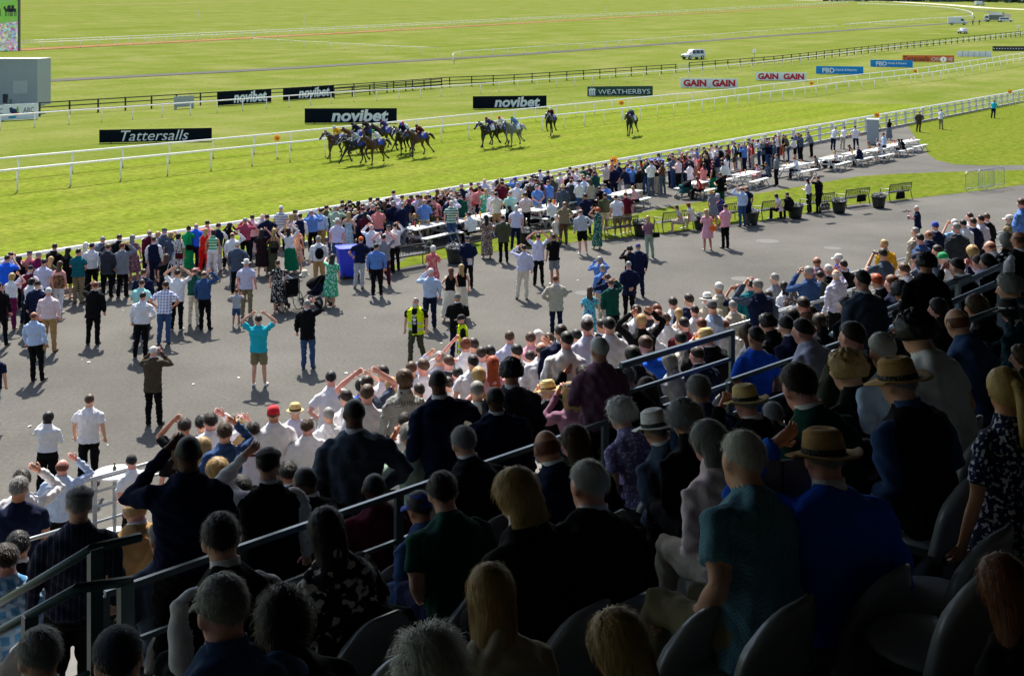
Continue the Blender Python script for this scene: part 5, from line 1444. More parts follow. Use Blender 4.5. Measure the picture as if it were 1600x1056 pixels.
S 919 721 m a sw jacket-black tr-black
S 850 670 m a xa jacket-navy tr-black
S 896 665 w a lb shirt-black tr-black
S 505 794 w a lk shirt-fblack tr-black
S 501 752 m d sk shirt-lav tr-black
S 443 926 m a nd shirt-black tr-black
S 668 989 m a nw jacket-black tr-black
S 765 884 w a ly jacket-beige tr-black
S 958 957 w a ly shirt-black tr-black
P 125 762 m a sg shirt-nstripe tr-black H=flat.grey
S 208 773 m a xy jacket-tan tr-black
P 30 746 m a sg tee-navy tr-black
P 34 735 m r sd shirt-white tr-black
P 98 717 m r xa shirt-pale tr-black
S 27 832 m a sk jacket-black tr-black H=cap.black
S 205 825 m a ck shirt-black tr-black
S 251 816 m f sg shirt-slate tr-black
S 343 805 m a sd vest-black tr-black i=white
S 345 903 m a sg shirt-denim tr-black H=cap.grey
S 180 985 m a sd jacket-black tr-black H=beanie.navy
S 4 852 m a sd tee-bplaid tr-black
S 638 662 m c sg jacket-sage tr-black
P 700 590 m a sd shirt-white tr-black
P 715 575 m a sk shirt-lav tr-black
P 598 572 m a sk shirt-white tr-black
P 612 590 w a ly slv-blush tr-black
P 655 600 m a sd shirt-white tr-black
P 780 580 m a sk shirt-white tr-black
P 815 566 m a sb shirt-white tr-black
P 828 549 m a sd shirt-lav tr-black
P 868 548 m a sd shirt-white tr-black
P 905 538 m a sb shirt-white tr-black
P 900 515 m a sk shirt-pale tr-black
P 965 520 m a sk shirt-white tr-black
P 975 505 m a sd shirt-white tr-black
P 1020 512 m a sd shirt-white tr-black
P 1040 490 m a sb shirt-white tr-black
P 1060 482 w a ly slv-white tr-black
P 1085 478 m a sd shirt-white tr-black
P 1145 470 m a sg jacket-beige tr-black
P 1200 455 m a sd shirt-pale tr-black
P 1225 440 w a ld shirt-white tr-black
P 540 610 m a sd shirt-white tr-black
P 480 655 m a sb shirt-white tr-black
P 395 660 m a sd shirt-lav tr-black
S 395 778 m a sk jacket-black tr-black
S 540 726 m a sd jacket-navy tr-black
S 722 668 m a sg jacket-black tr-black
S 1300 610 m a sd shirt-grey tr-black
S 1205 630 m a sg jacket-navy tr-black
S 1440 540 w a ld shirt-white tr-black
S 1010 590 w a lb shirt-char tr-black
S 745 820 w a lb shirt-black tr-black
S 560 880 m a sd jacket-black tr-black
S 60 985 m a sg jacket-slate tr-black
S 1350 690 m a sd jacket-black tr-black
'''
TOPW = {'shirt': 'shirt', 'tee': 'short-sleeved top', 'jacket': 'jacket', 'vest': 'waistcoat', 'slv': 'sleeveless top', 'strap': 'strapless top', 'dress': 'dress', 'hivis': 'vest'}
BOTW = {'tr': 'trousers', 'sh': 'shorts', 'sl': 'long skirt', 'sk': 'skirt'}
HAIRW = {'s': 'short {} hair', 'z': 'shaved head', 'x': 'balding {} hair', 'c': 'curly {} hair', 'l': 'long {} hair', 'o': 'bobbed {} hair', 'u': '{} hair bun', 'p': '{} ponytail', 'n': 'spiky {} hair'}
HATW = {'panama': 'brimmed hat', 'trilby': 'trilby', 'fedora': 'fedora', 'cap': 'cap', 'flat': 'flat cap', 'beanie': 'knitted hat', 'sun': 'sun hat', 'fasc': 'fascinator', 'helmet': 'riding cap'}
ZONEW = {'R': 'by the track rail', 'W': 'on the tarmac', 'T': 'seated at a picnic table', 'B': 'seated on a bench', 'K': 'beside the white-hatted man', 'P': 'standing on the terrace', 'S': 'sitting in the stand'}
HATC = {'black': '131315', 'navy': '16203e', 'olive': '4c4c36', 'grey': '6a6c6e', 'white': 'e6e3da', 'straw': 'd6b878', 'tan': 'b48a50', 'orange': 'ee6a1c', 'red': 'd8142a', 'royal': '1c3fae', 'maroon': '5c1626', 'purple': '4a3c7c', 'lav': 'c8c6dc', 'green': '0c9a58', 'beige': 'd8cbb0', 'pink': 'ecc8c8', 'brown': '5a3020'}
def hatmat(c): return mat('hat_' + c, hexc(HATC[c]), 0.8, var=0.12, scale=40, bump=0.3, bscale=160)
SHOE_D = mat('shoe_dark', hexc('1c1716'), 0.5); SHOE_W = mat('shoe_white', hexc('e8e8e6'), 0.5); EYEM = mat('eye_dark', hexc('1a1410'), 0.3); LIPM = mat('lips', hexc('a8605a'), 0.5)
REFL = mat('reflective_band', (.55, .56, .55), .35)
HORSE_T = at(600, 238)
DEPTH = {  # metres ahead of the camera, from the size of each head
 (295,680):7.3,(419,702):7.7,(338,717):11.5,(374,744):10.9,(449,723):11,(474,729):8.2,(553,623):9.8,(684,577):10.9,(773,604):10.2,(799,563):10.6,(633,645):13.5,(745,597):12.7,(574,602):14.8,(855,597):13.5,(890,598):13.2,
 (910,572):14.5,(936,529):10.5,(987,541):13,(974,571):11.3,(1007,526):15,(1045,551):14,(1087,543):14,(1090,588):7.9,(1181,512):11.7,(1226,495):14,(1251,500):11.3,(1197,493):14.5,(1165,506):13,(1236,482):15,(1263,479):17,(1279,490):16,
 (1254,465):16.5,(1320,465):15,(1347,424):13,(1368,429):18,(1392,431):17,(1405,442):15,(1411,412):20,(1448,397):13.7,(1494,405):16,(1425,491):6.6,(1331,504):9.3,(1319,552):6.9,(1376,523):6.9,(1243,571):5.8,(1398,566):5.5,(1491,480):9.1,
 (1522,462):11,(1463,467):12.5,(1574,470):10.4,(1574,432):10.9,(1572,365):16,(1592,361):15,(1570,575):4.5,(1594,540):8,(1562,870):3.5,(1162,606):7.1,(1066,630):7.2,(1019,645):7.8,(1104,660):6.1,(1160,664):4.5,(1284,678):4.6,(967,626):8.2,
 (850,670):6.8,(896,665):7.1,(833,736):7.4,(801,736):4.85,(919,721):5,(689,740):6.2,(652,770):7,(584,738):9,(501,752):8.8,(505,794):5.8,(443,926):4,(668,989):3.25,(765,884):3.7,(958,957):3.3,(125,762):7.4,(208,773):9.5,(30,746):12,(34,735):13.5,
 (98,717):15.2,(27,832):8.8,(205,825):9.5,(251,816):7.9,(343,805):5.4,(345,903):3.8,(180,985):3.7,(4,852):8,(395,778):10,(540,726):10.5,(722,668):9,(1300,610):8.5,(1205,630):8.8,(1440,540):8.5,(1010,590):11.5,(745,820):6.6,(560,880):5.8,(60,985):4.6,(1350,690):5.8,(638,662):11,(288,654):16.9,(315,649):16.2,(351,661):13,(427,634):15.4,(461,632):17.5,(517,581):20,(513,638):16.2,(574,588):17,(563,592):18,
 (632,578):14,(661,562):18,(739,556):17,(739,529):20,(796,518):21.8,(807,539):18,(846,534):17,(886,519):14.8,(877,508):17,(917,499):17,(952,497):17,(1002,492):18,(1051,465):24,(1076,460):23,(1112,469):18,(1123,442):25,(1153,445):25,(1183,437):21,(1263,417):23,
 (1306,421):21.8,(1317,407):25,(1379,389):21.8,(1494,349):27,(1541,334):33,(1437,366):28,(1595,311):27,(279,676):14.5,(318,684):13.5,(372,654):16,(1131,497):18,(1068,497):18,(1096,498):17.5,(1102,516):16,(1063,519):17,(770,557):15,(747,574):15,(1463,384):24,
 (1472,395):22,(1432,395):22,(1518,384):20,(1545,376):21,(1541,397):16,(1527,400):18}
def parse():
    out = []
    for ln in PEOPLE.strip().split('\n'):
        t = ln.split(); o = dict(z=t[0], x=float(t[1]), y=float(t[2]), sex=t[3], pose=t[4], hair=t[5], top=t[6].split('-'), bot=t[7].split('-'))
        for q in t[8:]: k, v = q.split('=', 1); o[k] = v
        out.append(o)
    return out
PP = parse()
_r = random.Random(21); HEADLINE = [(560, 318), (620, 305), (700, 293), (800, 277), (900, 262), (1000, 247), (1100, 231), (1200, 213), (1245, 207)]
for q in range(95):                                   # more of the same packed crowd along the rail
    x = _r.uniform(565, 1240); k = max(j for j in range(len(HEADLINE) - 1) if HEADLINE[j][0] <= x); (xa, ya), (xb, yb) = HEADLINE[k], HEADLINE[k + 1]
    y = ya + (yb - ya) * (x - xa) / (xb - xa) + _r.uniform(1, 17 if x < 1000 else 12); wm = _r.random() < .4
    t_, b_ = _r.choice([('dress', 'dk'), ('shirt', 'tr'), ('slv', 'tr')]) if wm else _r.choice([('shirt', 'tr'), ('shirt', 'tr'), ('tee', 'tr'), ('jacket', 'tr')])
    c_ = _r.choice(['white', 'black', 'black', 'blush', 'red', 'navy', 'fwhite', 'brown', 'coral', 'fmauve', 'fgreen', 'maroon']) if wm else _r.choice(['white', 'lav', 'navy', 'pale', 'black', 'black', 'blue', 'char', 'navy', 'maroon', 'dgreen', 'slate', 'salmon', 'olive'])
    PP.append(dict(z='R', x=x, y=y, sex='w' if wm else 'm', pose=_r.choice('aaefc'), hair=_r.choice(['lk', 'ly', 'lb', 'od'] if wm else ['sd', 'sk', 'sb', 'sg', 'xg']), top=[t_, c_], bot=[b_, c_ if b_ == 'dk' else _r.choice(['black', 'navy', 'grey', 'beige', 'denim'])], auto='1'))
KEYS = {}
for i, o in enumerate(PP):
    sex = 'm' if o['sex'] == 'c' else o['sex']; sit = o['z'] in 'TBS' or o.get('sit') == '1'
    pose = 'a' if (o['pose'] == 'k' and sit) else o['pose']
    var = i % 2; near = o['z'] in 'PS' and o['y'] > 560
    bot = o['bot'][0]
    if sit and o['z'] == 'S' and bot in ('tr',) and pose == 'a': pose = 'g'
    if o['z'] == 'P': bot = 'tr' if bot == 'tr' else bot
    key = (sex, pose, o['top'][0], bot, sit, var); o['key'] = key
    v = 0.0115 if near else (0.0145 if o['y'] > 380 else 0.019)
    if key[1] in 'w': v = 0.012
    KEYS[key] = min(KEYS.get(key, 1), v)
JKEY = ('m', 'v', 'shirt', 'tr', False, 2); KEYS[JKEY] = 0.016
BODIES = make_bodies(KEYS)
HAIRS = {}; HATS = {}
def get_hair(style, seed, st):
    k = (style, seed, st)
    if k not in HAIRS: HAIRS[k] = hair_mesh(style, seed, st)
    return HAIRS[k]
def slot_mats(o, mats):
    for i, m in enumerate(mats):
        if i < len(o.material_slots): o.material_slots[i].link = 'OBJECT'; o.material_slots[i].material = m
def add_hat(ob, HM, spec):
    kind, *cols = spec.split('.')
    if kind not in HATS: HATS[kind] = hat_meshes(kind)
    hat = None
    for nm, me in HATS[kind]:
        h = bpy.data.objects.new(nm, me); C.objects.link(h)
        if hat is None: h.parent = ob; h.matrix_local = HM @ Matrix.Scale(1.04, 4); hat = h; slot_mats(h, [hatmat(cols[0])])
        else: h.parent = hat; slot_mats(h, [hatmat(cols[1] if nm == 'band' and len(cols) > 1 else cols[0])])
def make_person(key, loc, rz, mats, hair, hat=None, scale=1.0, seed=0, strands=0, beard=None):
    me, HM = BODIES[key]
    ob = bpy.data.objects.new('person', me); C.objects.link(ob); ob.location = loc; ob.rotation_euler = (0, 0, rz); ob.scale = (scale,) * 3
    slot_mats(ob, mats)
    hs = 0.92 if key[0] == 'w' else 0.955
    if hair:
        st = hair[0]
        if hat and st in 's': st = 'z' if not strands else 's'
        if hat and st in 'c': st = 'o'
        h = bpy.data.objects.new('hair', get_hair(st, seed % 3, strands if not hat else strands // 2)); C.objects.link(h); h.parent = ob; h.matrix_local = HM @ Matrix.Scale(hs, 4); slot_mats(h, [hairmat(hair[1])])
    if hat: add_hat(ob, HM @ Matrix.Scale(hs, 4), hat)
    if beard:
        mb = MB(); mb.ell((0, .07, -.10), (.05, .045, .06), 0, 14, 10); mb.ell((0, .05, -.06), (.064, .05, .05), 0, 14, 10); b = mb.build('beard', hairmat('w'), ob, True); b.matrix_local = HM
    return ob
LABELS = []
PERSONS = []
for i, o in enumerate(PP):
    key = o['key']; sit = key[4]; zone = o['z']; sex = key[0]
    rg = random.Random(i * 31 + 5); sc = float(o.get('s', 1.0)) * rg.uniform(0.985, 1.015); 
    if sex == 'w': sc *= 0.945
    hd = BODIES[key][1] @ Vector((0, -.01, .108 * (.955 if sex == 'm' else .92)))           # top of the head, body coordinates
    htop = hd.z * sc; lift = float(o.get('z_', o.get('lift', 0)))
    zadd = 0.0
    for q in o:
        pass
    raise_ = float(o['zr']) if 'zr' in o else 0.0
    if zone in 'PS':
        dd = DEPTH.get((int(o['x']), int(o['y'])), 9500.0 / (o['y'] - HZ)); dd *= 1.10 if dd < 9 else 1.0; p = ray(o['x'], o['y'], dd); s_, u_ = su(p); fz = floor_step(u_)
        f_ = max(0.93, min(1.08, (p.z - fz) / htop)); sc *= f_; loc = Vector((p.x, p.y, p.z - htop * f_)); o['miss'] = p.z - htop * f_ - fz
    else:
        p = at(o['x'], o['y'], htop + raise_); loc = Vector((p.x, p.y, raise_))
    tgt = HORSE_T - loc; a = ang(tgt)
    if zone == 'R' and o['x'] > 900: a = a * 0.62 + ang(N) * 0.38 if o['x'] < 1240 else a * .3 + ang(N) * .7
    if zone in 'TB': a = ang(N) + rg.choice((-.6, -.2, .2, .5)) if zone == 'B' else (ang(N) if (i % 2) else ang(N) + math.pi * 0.0) + rg.uniform(-.5, .5)
    if zone == 'S': a = a * .25 + ang(U) * .75
    if zone == 'P': a = a * .62 + ang(U) * .38
    rz = a - math.pi / 2 + rg.uniform(-.16, .16) + RD(float(o.get('f', 0)))
    # keep the head on its sight line: shift by the head's horizontal offset
    roll = RD(float(o['r'])) if 'r' in o else RD(rg.gauss(0, 2.2)); wide = rg.uniform(.97, 1.08)
    off = Matrix.Rotation(rz, 3, 'Z') @ Matrix.Rotation(roll, 3, 'Y') @ Vector((hd.x * wide, hd.y, hd.z)) * sc; loc.x -= off.x; loc.y -= off.y
    strands = 0
    if zone == 'S' and o['y'] > 560 or zone == 'P' and o['y'] > 640: strands = 2600
    if o['hair'][0] in 'no' and strands or o['hair'] in ('ly', 'py') and strands: strands = 3600
    skin = SKIN[int(o['k'])] if 'k' in o else SKIN[(0, 2, 1, 0, 2)[i % 5]]
    top = cloth(o['top'][1]); bot = cloth(o['bot'][1]); inner = cloth(o.get('i', 'white'))
    shoe = SHOE_W if (o.get('shoe') == 'white' or key[3] == 'sh' or (key[2] == 'tee' and i % 3 == 0)) else (skin if sex == 'w' and key[3] in ('dk', 'dm') else SHOE_D)
    if sex == 'w' and zone not in 'PS' and i % 2: shoe = cloth('beige')
    ob = make_person(key, loc, rz, [skin, top, bot, shoe, inner, EYEM, REFL if key[2] == 'hivis' else LIPM], o['hair'], o.get('H'), sc, i, strands, o.get('beard')); ob.rotation_euler = (0, roll, rz); ob.scale = (sc * wide, sc, sc)
    hair_s, hair_c = o['hair']; hw = HAIRW[hair_s].format(HAIRC[hair_c][1])
    if 'H' in o:
        hk, *hc = o['H'].split('.'); hw = {'lav': 'lavender', 'royal': 'blue'}.get(hc[0], hc[0]) + ' ' + HATW[hk]
    tw = COL[o['top'][1]][1] + ' ' + TOPW[o['top'][0]]; bw = '' if o['bot'][0] not in BOTW or zone in 'PS' else COL[o['bot'][1]][1] + ' ' + BOTW[o['bot'][0]]
    o['ob'] = ob; o['words'] = (tw, bw, hw, PWORD.get(o['pose'], '') if not sit else '', ZONEW[zone]); PERSONS.append(o)
    ob['category'] = 'person'; ob['group'] = {'R': 'racegoers along the track rail', 'W': 'racegoers on the tarmac', 'T': 'racegoers at the picnic tables', 'B': 'racegoers on the benches', 'K': 'racegoers on the tarmac', 'P': 'racegoers standing on the terrace', 'S': 'racegoers sitting in the stand'}[zone]
    if zone == 'S' and o['y'] > 500:
        place_seat(loc.x, loc.y, loc.z + (0.47 * sc - 0.47), rz * 0.5 + (ang(U) - math.pi / 2) * 0.5 if False else STAND_ANG, 'grey plastic seat under the ' + ('woman' if False else 'person') + ' in ' + tw + ' with ' + hw)
    elif zone == 'S':
        place_seat(loc.x, loc.y, loc.z, STAND_ANG, 'grey plastic seat under the person in ' + tw + ' with ' + hw)
    # things carried
    if 'bag' in o:
        mb = MB(); mb.box((0, 0, 0), (.24, .10, .18)); mb.tube([(-.11, 0, .08), (-.05, .04, .40), (0, .1, .56)], .008, 5); mb.tube([(.11, 0, .08), (.05, .04, .40), (0, .1, .56)], .008, 5)
        b = mb.build('handbag', cloth(o['bag'])); q = loc + Matrix.Rotation(rz, 3, 'Z') @ Vector((.16, -.20, .95 if not sit else .62)) * sc; b.location = q; b.rotation_euler.z = rz
        tag(b, COL[o['bag']][1] + ' handbag hanging at the back of the person in ' + tw, 'handbag', 'handbags carried in the crowd')
    if 'pack' in o:
        mb = MB(); mb.ell((0, 0, 0), (.15, .09, .19), 0, 14, 10); mb.ell((0, -.06, -.05), (.10, .05, .10), 0, 12, 8)
        for sg in (-1, 1): mb.tube([(sg * .06, .06, .16), (sg * .12, .13, .22), (sg * .15, .16, .24)], .014, 6); mb.tube([(sg * .05, .03, .17), (sg * .12, .10, -.15)], .012, 6)
        b = mb.build('backpack', cloth(o['pack']), smooth=True); b.location = loc + Matrix.Rotation(rz, 3, 'Z') @ Vector((0, -.23, 1.18)) * sc; b.rotation_euler.z = rz
        tag(b, 'small black backpack worn over the person in ' + tw, 'backpack')
# labels that single each one out: look first, then place, then order from the left among the alike
from collections import defaultdict
def trim(w): return ' '.join(w.split())
def compose(wd, use):
    tw, bw, hw, pw, zw = wd
    s_ = 'person in ' + tw + (' and ' + bw if bw and 'b' in use else '') + ', ' + hw
    if pw and 'p' in use: s_ += ', ' + pw
    return trim(s_ + (', ' + zw if 'z' in use else ''))
groups = defaultdict(list)
for o in PERSONS:
    l = compose(o['words'], 'bpz')
    if len(l.split()) > 16: l = compose(o['words'], 'bz')
    if len(l.split()) > 16: l = compose(o['words'], 'z')
    o['lab'] = l; groups[l].append(o)
ORD = ['leftmost', 'second from left', 'third from left', 'fourth from left', 'fifth from left', 'sixth from left', 'seventh from left', 'eighth from left', 'ninth from left', 'tenth from left', 'eleventh from left', 'twelfth from left']
for l, os_ in groups.items():
    os_.sort(key=lambda o: o['x'])
    for n_, o in enumerate(os_):
        o['ob']['label'] = l if len(l.split()) <= 16 else compose(o['words'], '')
        if len(os_) > 1:
            base = compose(o['words'], 'bz'); base = base if len((base + ORD[n_]).split()) < 15 else compose(o['words'], 'z')
            o['ob']['label'] = base + ', ' + ORD[n_]

# past some three hundred people the farthest of the crowd along the rail are kept as one mass
far = sorted([o for o in PERSONS if o['z'] == 'R' and 'bag' not in o and 'pack' not in o and o['x'] < 1245], key=lambda o: -o['ob'].location.y - (1000 if 'auto' in o else 0))[:max(0, len(PERSONS) - 322)]
def merge_crowd(os_, name):
    V, F, MI, mats = [], [], [], []; base = 0
    for o in os_:
        for ob in [o['ob']] + list(o['ob'].children_recursive):
            M = np.array(ob.matrix_basis if ob.parent is None else (o['ob'].matrix_basis @ (ob.matrix_basis if ob.parent == o['ob'] else ob.parent.matrix_basis @ ob.matrix_basis)))
            me = ob.data; n = len(me.vertices); co = np.empty(n * 3); me.vertices.foreach_get('co', co); co = co.reshape(-1, 3) @ M[:3, :3].T + M[:3, 3]; V.append(co)
            sl = []
            for s_ in ob.material_slots:
                if s_.material not in mats: mats.append(s_.material)
                sl.append(mats.index(s_.material))
            for p in me.polygons: F.append(tuple(i + base for i in p.vertices)); MI.append(sl[p.material_index])
            base += n
    me = bpy.data.meshes.new(name); me.from_pydata(np.vstack(V).tolist(), [], F)
    for m in mats: me.materials.append(m)
    me.polygons.foreach_set('material_index', MI); me.polygons.foreach_set('use_smooth', [True] * len(F)); me.update()
    o2 = bpy.data.objects.new(name, me); C.objects.link(o2)
    for o in os_:
        for ob in list(o['ob'].children_recursive) + [o['ob']]: bpy.data.objects.remove(ob)
        PERSONS.remove(o)
    return o2
if far: tag(merge_crowd(far, 'crowd'), 'distant spectators packed along the track rail in the middle and right', kind='stuff')
# ------------------------------------------------------------------ horses and jockeys
COATS = {'bay': '42251a', 'brown': '281913', 'black': '110e0d', 'chestnut': '5a2a14', 'grey': '6f7274'}
def coat(c): return mat('coat_' + c, hexc(COATS[c]), 0.45, var=0.25, scale=4, spec=0.4)
GAITS = [  # (front near, front far, hind near, hind far) each (knee/hock, fetlock, hoof) offsets from shoulder / hip, in x forward
 (((.30, -.42), (.42, -.86), (.58, -1.05)), ((.10, -.45), (.02, -.90), (.05, -1.14)), ((-.10, -.50), (-.42, -.78), (-.62, -.98)), ((.18, -.52), (-.08, -.86), (.02, -1.10))),
 (((.28, -.34), (.12, -.66), (.00, -.84)), ((.34, -.38), (.62, -.72), (.78, -.92)), ((.22, -.48), (.10, -.88), (.28, -1.10)), ((-.14, -.50), (-.36, -.86), (-.46, -1.12))),
 (((.06, -.46), (.02, -.92), (.08, -1.16)), ((.30, -.32), (.22, -.66), (.02, -.80)), ((.10, -.50), (-.20, -.80), (-.40, -.92)), ((-.06, -.52), (-.32, -.88), (-.30, -1.12))),
]
def horse_src(g):
    mb = MB()
    def ov(pts): # list of (x, z, ry, rz): rings across the body
        rr = []
        for (x, z, ry, rz_) in pts: rr.append([(x, ry * math.cos(2 * math.pi * k / 16), z + rz_ * math.sin(2 * math.pi * k / 16)) for k in range(16)])
        mb.rings(rr, 0)
    ov([(-.80, 1.28, .06, .10), (-.74, 1.27, .20, .24), (-.55, 1.28, .27, .30), (-.25, 1.24, .27, .30), (.1, 1.20, .27, .33), (.40, 1.18, .26, .36), (.62, 1.20, .22, .31), (.76, 1.24, .12, .20)])
    # neck stretched forward, head
    mb.tube([(.48, 0, 1.28), (.80, 0, 1.46), (1.10, 0, 1.66), (1.26, 0, 1.74)], [.24, .18, .125, .105], 14, 0, flat=1.0)
    mb.tube([(.58, 0, 1.10), (.86, 0, 1.34)], [.18, .13], 12, 0)
    mb.tube([(1.20, 0, 1.76), (1.36, 0, 1.66), (1.55, 0, 1.50), (1.72, 0, 1.37), (1.77, 0, 1.33)], [.10, .118, .085, .066, .045], 12, 0, flat=1.0)
    for s_ in (-1, 1): mb.tube([(1.22, s_ * .055, 1.80), (1.20, s_ * .07, 1.88), (1.21, s_ * .07, 1.95)], [.03, .034, .008], 6, 0)
    hoofs = []
    for idx, (j1, j2, j3) in enumerate(GAITS[g]):
        fr = idx < 2; sy = (-1 if idx % 2 else 1) * .14; sx, sz = (.52, 1.14) if fr else (-.58, 1.20)
        p = [Vector((sx, sy * 1.1, sz + .06))] + [Vector((sx + a, sy * (1.0 if q else 1.05), sz + b)) for q, (a, b) in enumerate((j1, j2, j3))]
        if not fr: p.insert(1, p[0] + Vector((j1[0] * .5 + .10, 0, -.26)))
        rad = [.15, .078, .046, .05] if fr else [.22, .16, .072, .048, .05]
        mb.tube(p, rad, 10, 0); hoofs.append((p[-1], (p[-1] - p[-2]).normalized()))
    return mb, hoofs
HBOD = []
tmp = []
for g in range(3):
    mb, hoofs = horse_src(g); o = bpy.data.objects.new('src', mb.mesh('src', [])); C.objects.link(o)
    md = o.modifiers.new('r', 'REMESH'); md.mode = 'VOXEL'; md.voxel_size = 0.028; sm = o.modifiers.new('s', 'SMOOTH'); sm.factor = .5; sm.iterations = 3; tmp.append((o, hoofs))
dg = bpy.context.evaluated_depsgraph_get()
for o, hoofs in tmp:
    me = bpy.data.meshes.new_from_object(o.evaluated_get(dg)); me.materials.clear(); me.materials.append(None); me.polygons.foreach_set('use_smooth', [True] * len(me.polygons)); HBOD.append((me, hoofs))
for o, _ in tmp: bpy.data.objects.remove(o)
HP = {}
for g in range(3):
    HP[g, 'hoof'] = []
    for p, d in HBOD[g][1]: mb = MB(); mb.tube([p - d * .03, p + d * .07], [.058, .07], 10); HP[g, 'hoof'].append(mb.mesh('hoof', [None]))
mb = MB()
for k in range(10):
    v = k / 9; mb.ell((.62 + .64 * v, .02 * math.sin(k * 3), 1.55 + .26 * v + .02), (.075, .03, .06 + .02 * math.sin(k * 2)), 0, 8, 6)
HP['mane'] = mb.mesh('mane', [None], True)
mb = MB(); mb.tube([(-.78, 0, 1.38), (-.95, 0, 1.42), (-1.16, .02, 1.30), (-1.36, .03, 1.10), (-1.5, .03, .96)], [.05, .075, .10, .075, .012], 10); mb.tube([(-.9, .03, 1.4), (-1.2, .07, 1.22), (-1.42, .1, .98)], [.05, .07, .01], 8); HP['tail'] = mb.mesh('tail', [None], True)
mb = MB(); rr = []
for x in (-.34, -.1, .16): rr.append([(x, .292 * math.cos(a), 1.22 + .318 * math.sin(a)) for a in [math.pi * (-.05 + 1.1 * k / 12) for k in range(13)]])
mb.add([p for r in rr for p in r], [(i * 13 + k, i * 13 + k + 1, (i + 1) * 13 + k + 1, (i + 1) * 13 + k) for i in range(2) for k in range(12)]); HP['cloth'] = mb.mesh('saddle_cloth', [None], True)
mb = MB()
for s_ in (-1, 1):
    mb.tube([(1.66, s_ * .075, 1.40), (1.25, s_ * .12, 1.55), (.75, s_ * .14, 1.62), (.45, s_ * .07, 1.70)], .012, 5); mb.tube([(1.62, s_ * .085, 1.42), (1.36, s_ * .125, 1.68), (1.24, s_ * .09, 1.80)], .013, 5)
mb.tube([(1.62, -.085, 1.44), (1.64, 0, 1.53), (1.62, .085, 1.44)], .016, 5); mb.tube([(.40, -.27, 1.15), (.74, -.16, 1.25), (.80, 0, 1.25), (.74, .16, 1.25), (.40, .27, 1.15)], .014, 5); HP['bridle'] = mb.mesh('bridle', [None])
mb = MB(); mb.ell((.0, 0, 1.55), (.22, .13, .05), 0, 12, 6); mb.tube([(.05, .2, 1.5), (.06, .30, 1.22)], .012, 5); mb.tube([(.05, -.2, 1.5), (.06, -.30, 1.22)], .012, 5); HP['saddle'] = mb.mesh('saddle', [None], True)
def part(name, me, m, par):
    o = bpy.data.objects.new(name, me); C.objects.link(o); o.parent = par; slot_mats(o, [m]); return o
BLUECL = mat('cloth_saddle_blue', hexc('2440b0'), 0.8); BREECH = mat('breeches_white', (0.78, 0.78, 0.78), 0.7, bump=0.2); BOOT = mat('boot_black', (0.015, 0.015, 0.015), 0.35)
# x, y of the hooves' lowest point; travel direction in pixels; gait; coat; label; jockey silks, cap, words; saddle cloth
HORSES = [
 (527, 249, 'bay', 0, 'leading bay horse at the far left of the galloping pack', 'yellow', 'lav', 'jockey in yellow silks and pale cap on the leading bay', .0),
 (556, 240, 'chestnut', 1, 'chestnut horse mostly hidden behind the leading bay', 'navy', 'navy', 'jockey in white and navy hooped silks behind the leader', .0),
 (572, 237, 'brown', 2, 'brown horse in the middle of the pack under the maroon cap', 'char', 'maroon', 'jockey in dark sleeveless silks and maroon cap in mid pack', .0),
 (556, 257, 'black', 1, 'black horse with outstretched foreleg in front of the pack', 'lgrey', 'grey', 'jockey in pale grey silks on the black horse', .0),
 (600, 235, 'brown', 0, 'brown horse behind the green capped jockey', 'purple', 'maroon', 'jockey in purple and white silks behind the green cap', .0),
 (588, 258, 'bay', 2, 'dark bay horse nearest the camera with a blue saddle cloth', 'white', 'green', 'jockey in white silks with a bright green cap', .0),
 (629, 243, 'black', 2, 'black horse facing forward on the right side of the pack', 'navy', 'royal', 'jockey in navy silks and bright blue cap', .0),
 (634, 238, 'brown', 1, 'dark horse tucked behind the blue capped jockey', 'white', 'red', 'jockey in white silks and red patterned cap behind the blue cap', .0),
 (656, 246, 'bay', 0, 'bay horse last on the right of the main pack with tail out', 'maroon', 'maroon', 'jockey in all maroon silks on the bay at the pack rear', .0),
 (764, 231, 'black', 0, 'black horse leading the trio behind the main pack', 'purple', 'maroon', 'jockey in purple silks and maroon cap leading the trio', .0),
 (784, 227, 'brown', 1, 'brown horse half hidden between the trio', 'white', 'red', 'jockey in white silks and red cap in the middle of the trio', .0),
 (804, 230, 'grey', 2, 'grey horse with a pale flying tail in the trio', 'blue', 'green', 'jockey in blue and green silks on the grey horse', .0),
 (861, 212, 'black', 2, 'black horse alone behind the trio with a white blaze', 'maroon', 'white', 'jockey in maroon silks and white cap riding alone', .0),
 (987, 213, 'black', 0, 'last black horse trailing far behind at right', 'purple', 'mint', 'jockey in purple silks and pale green cap on the last horse', .0),
]
HATC['mint'] = 'a8d8b0'
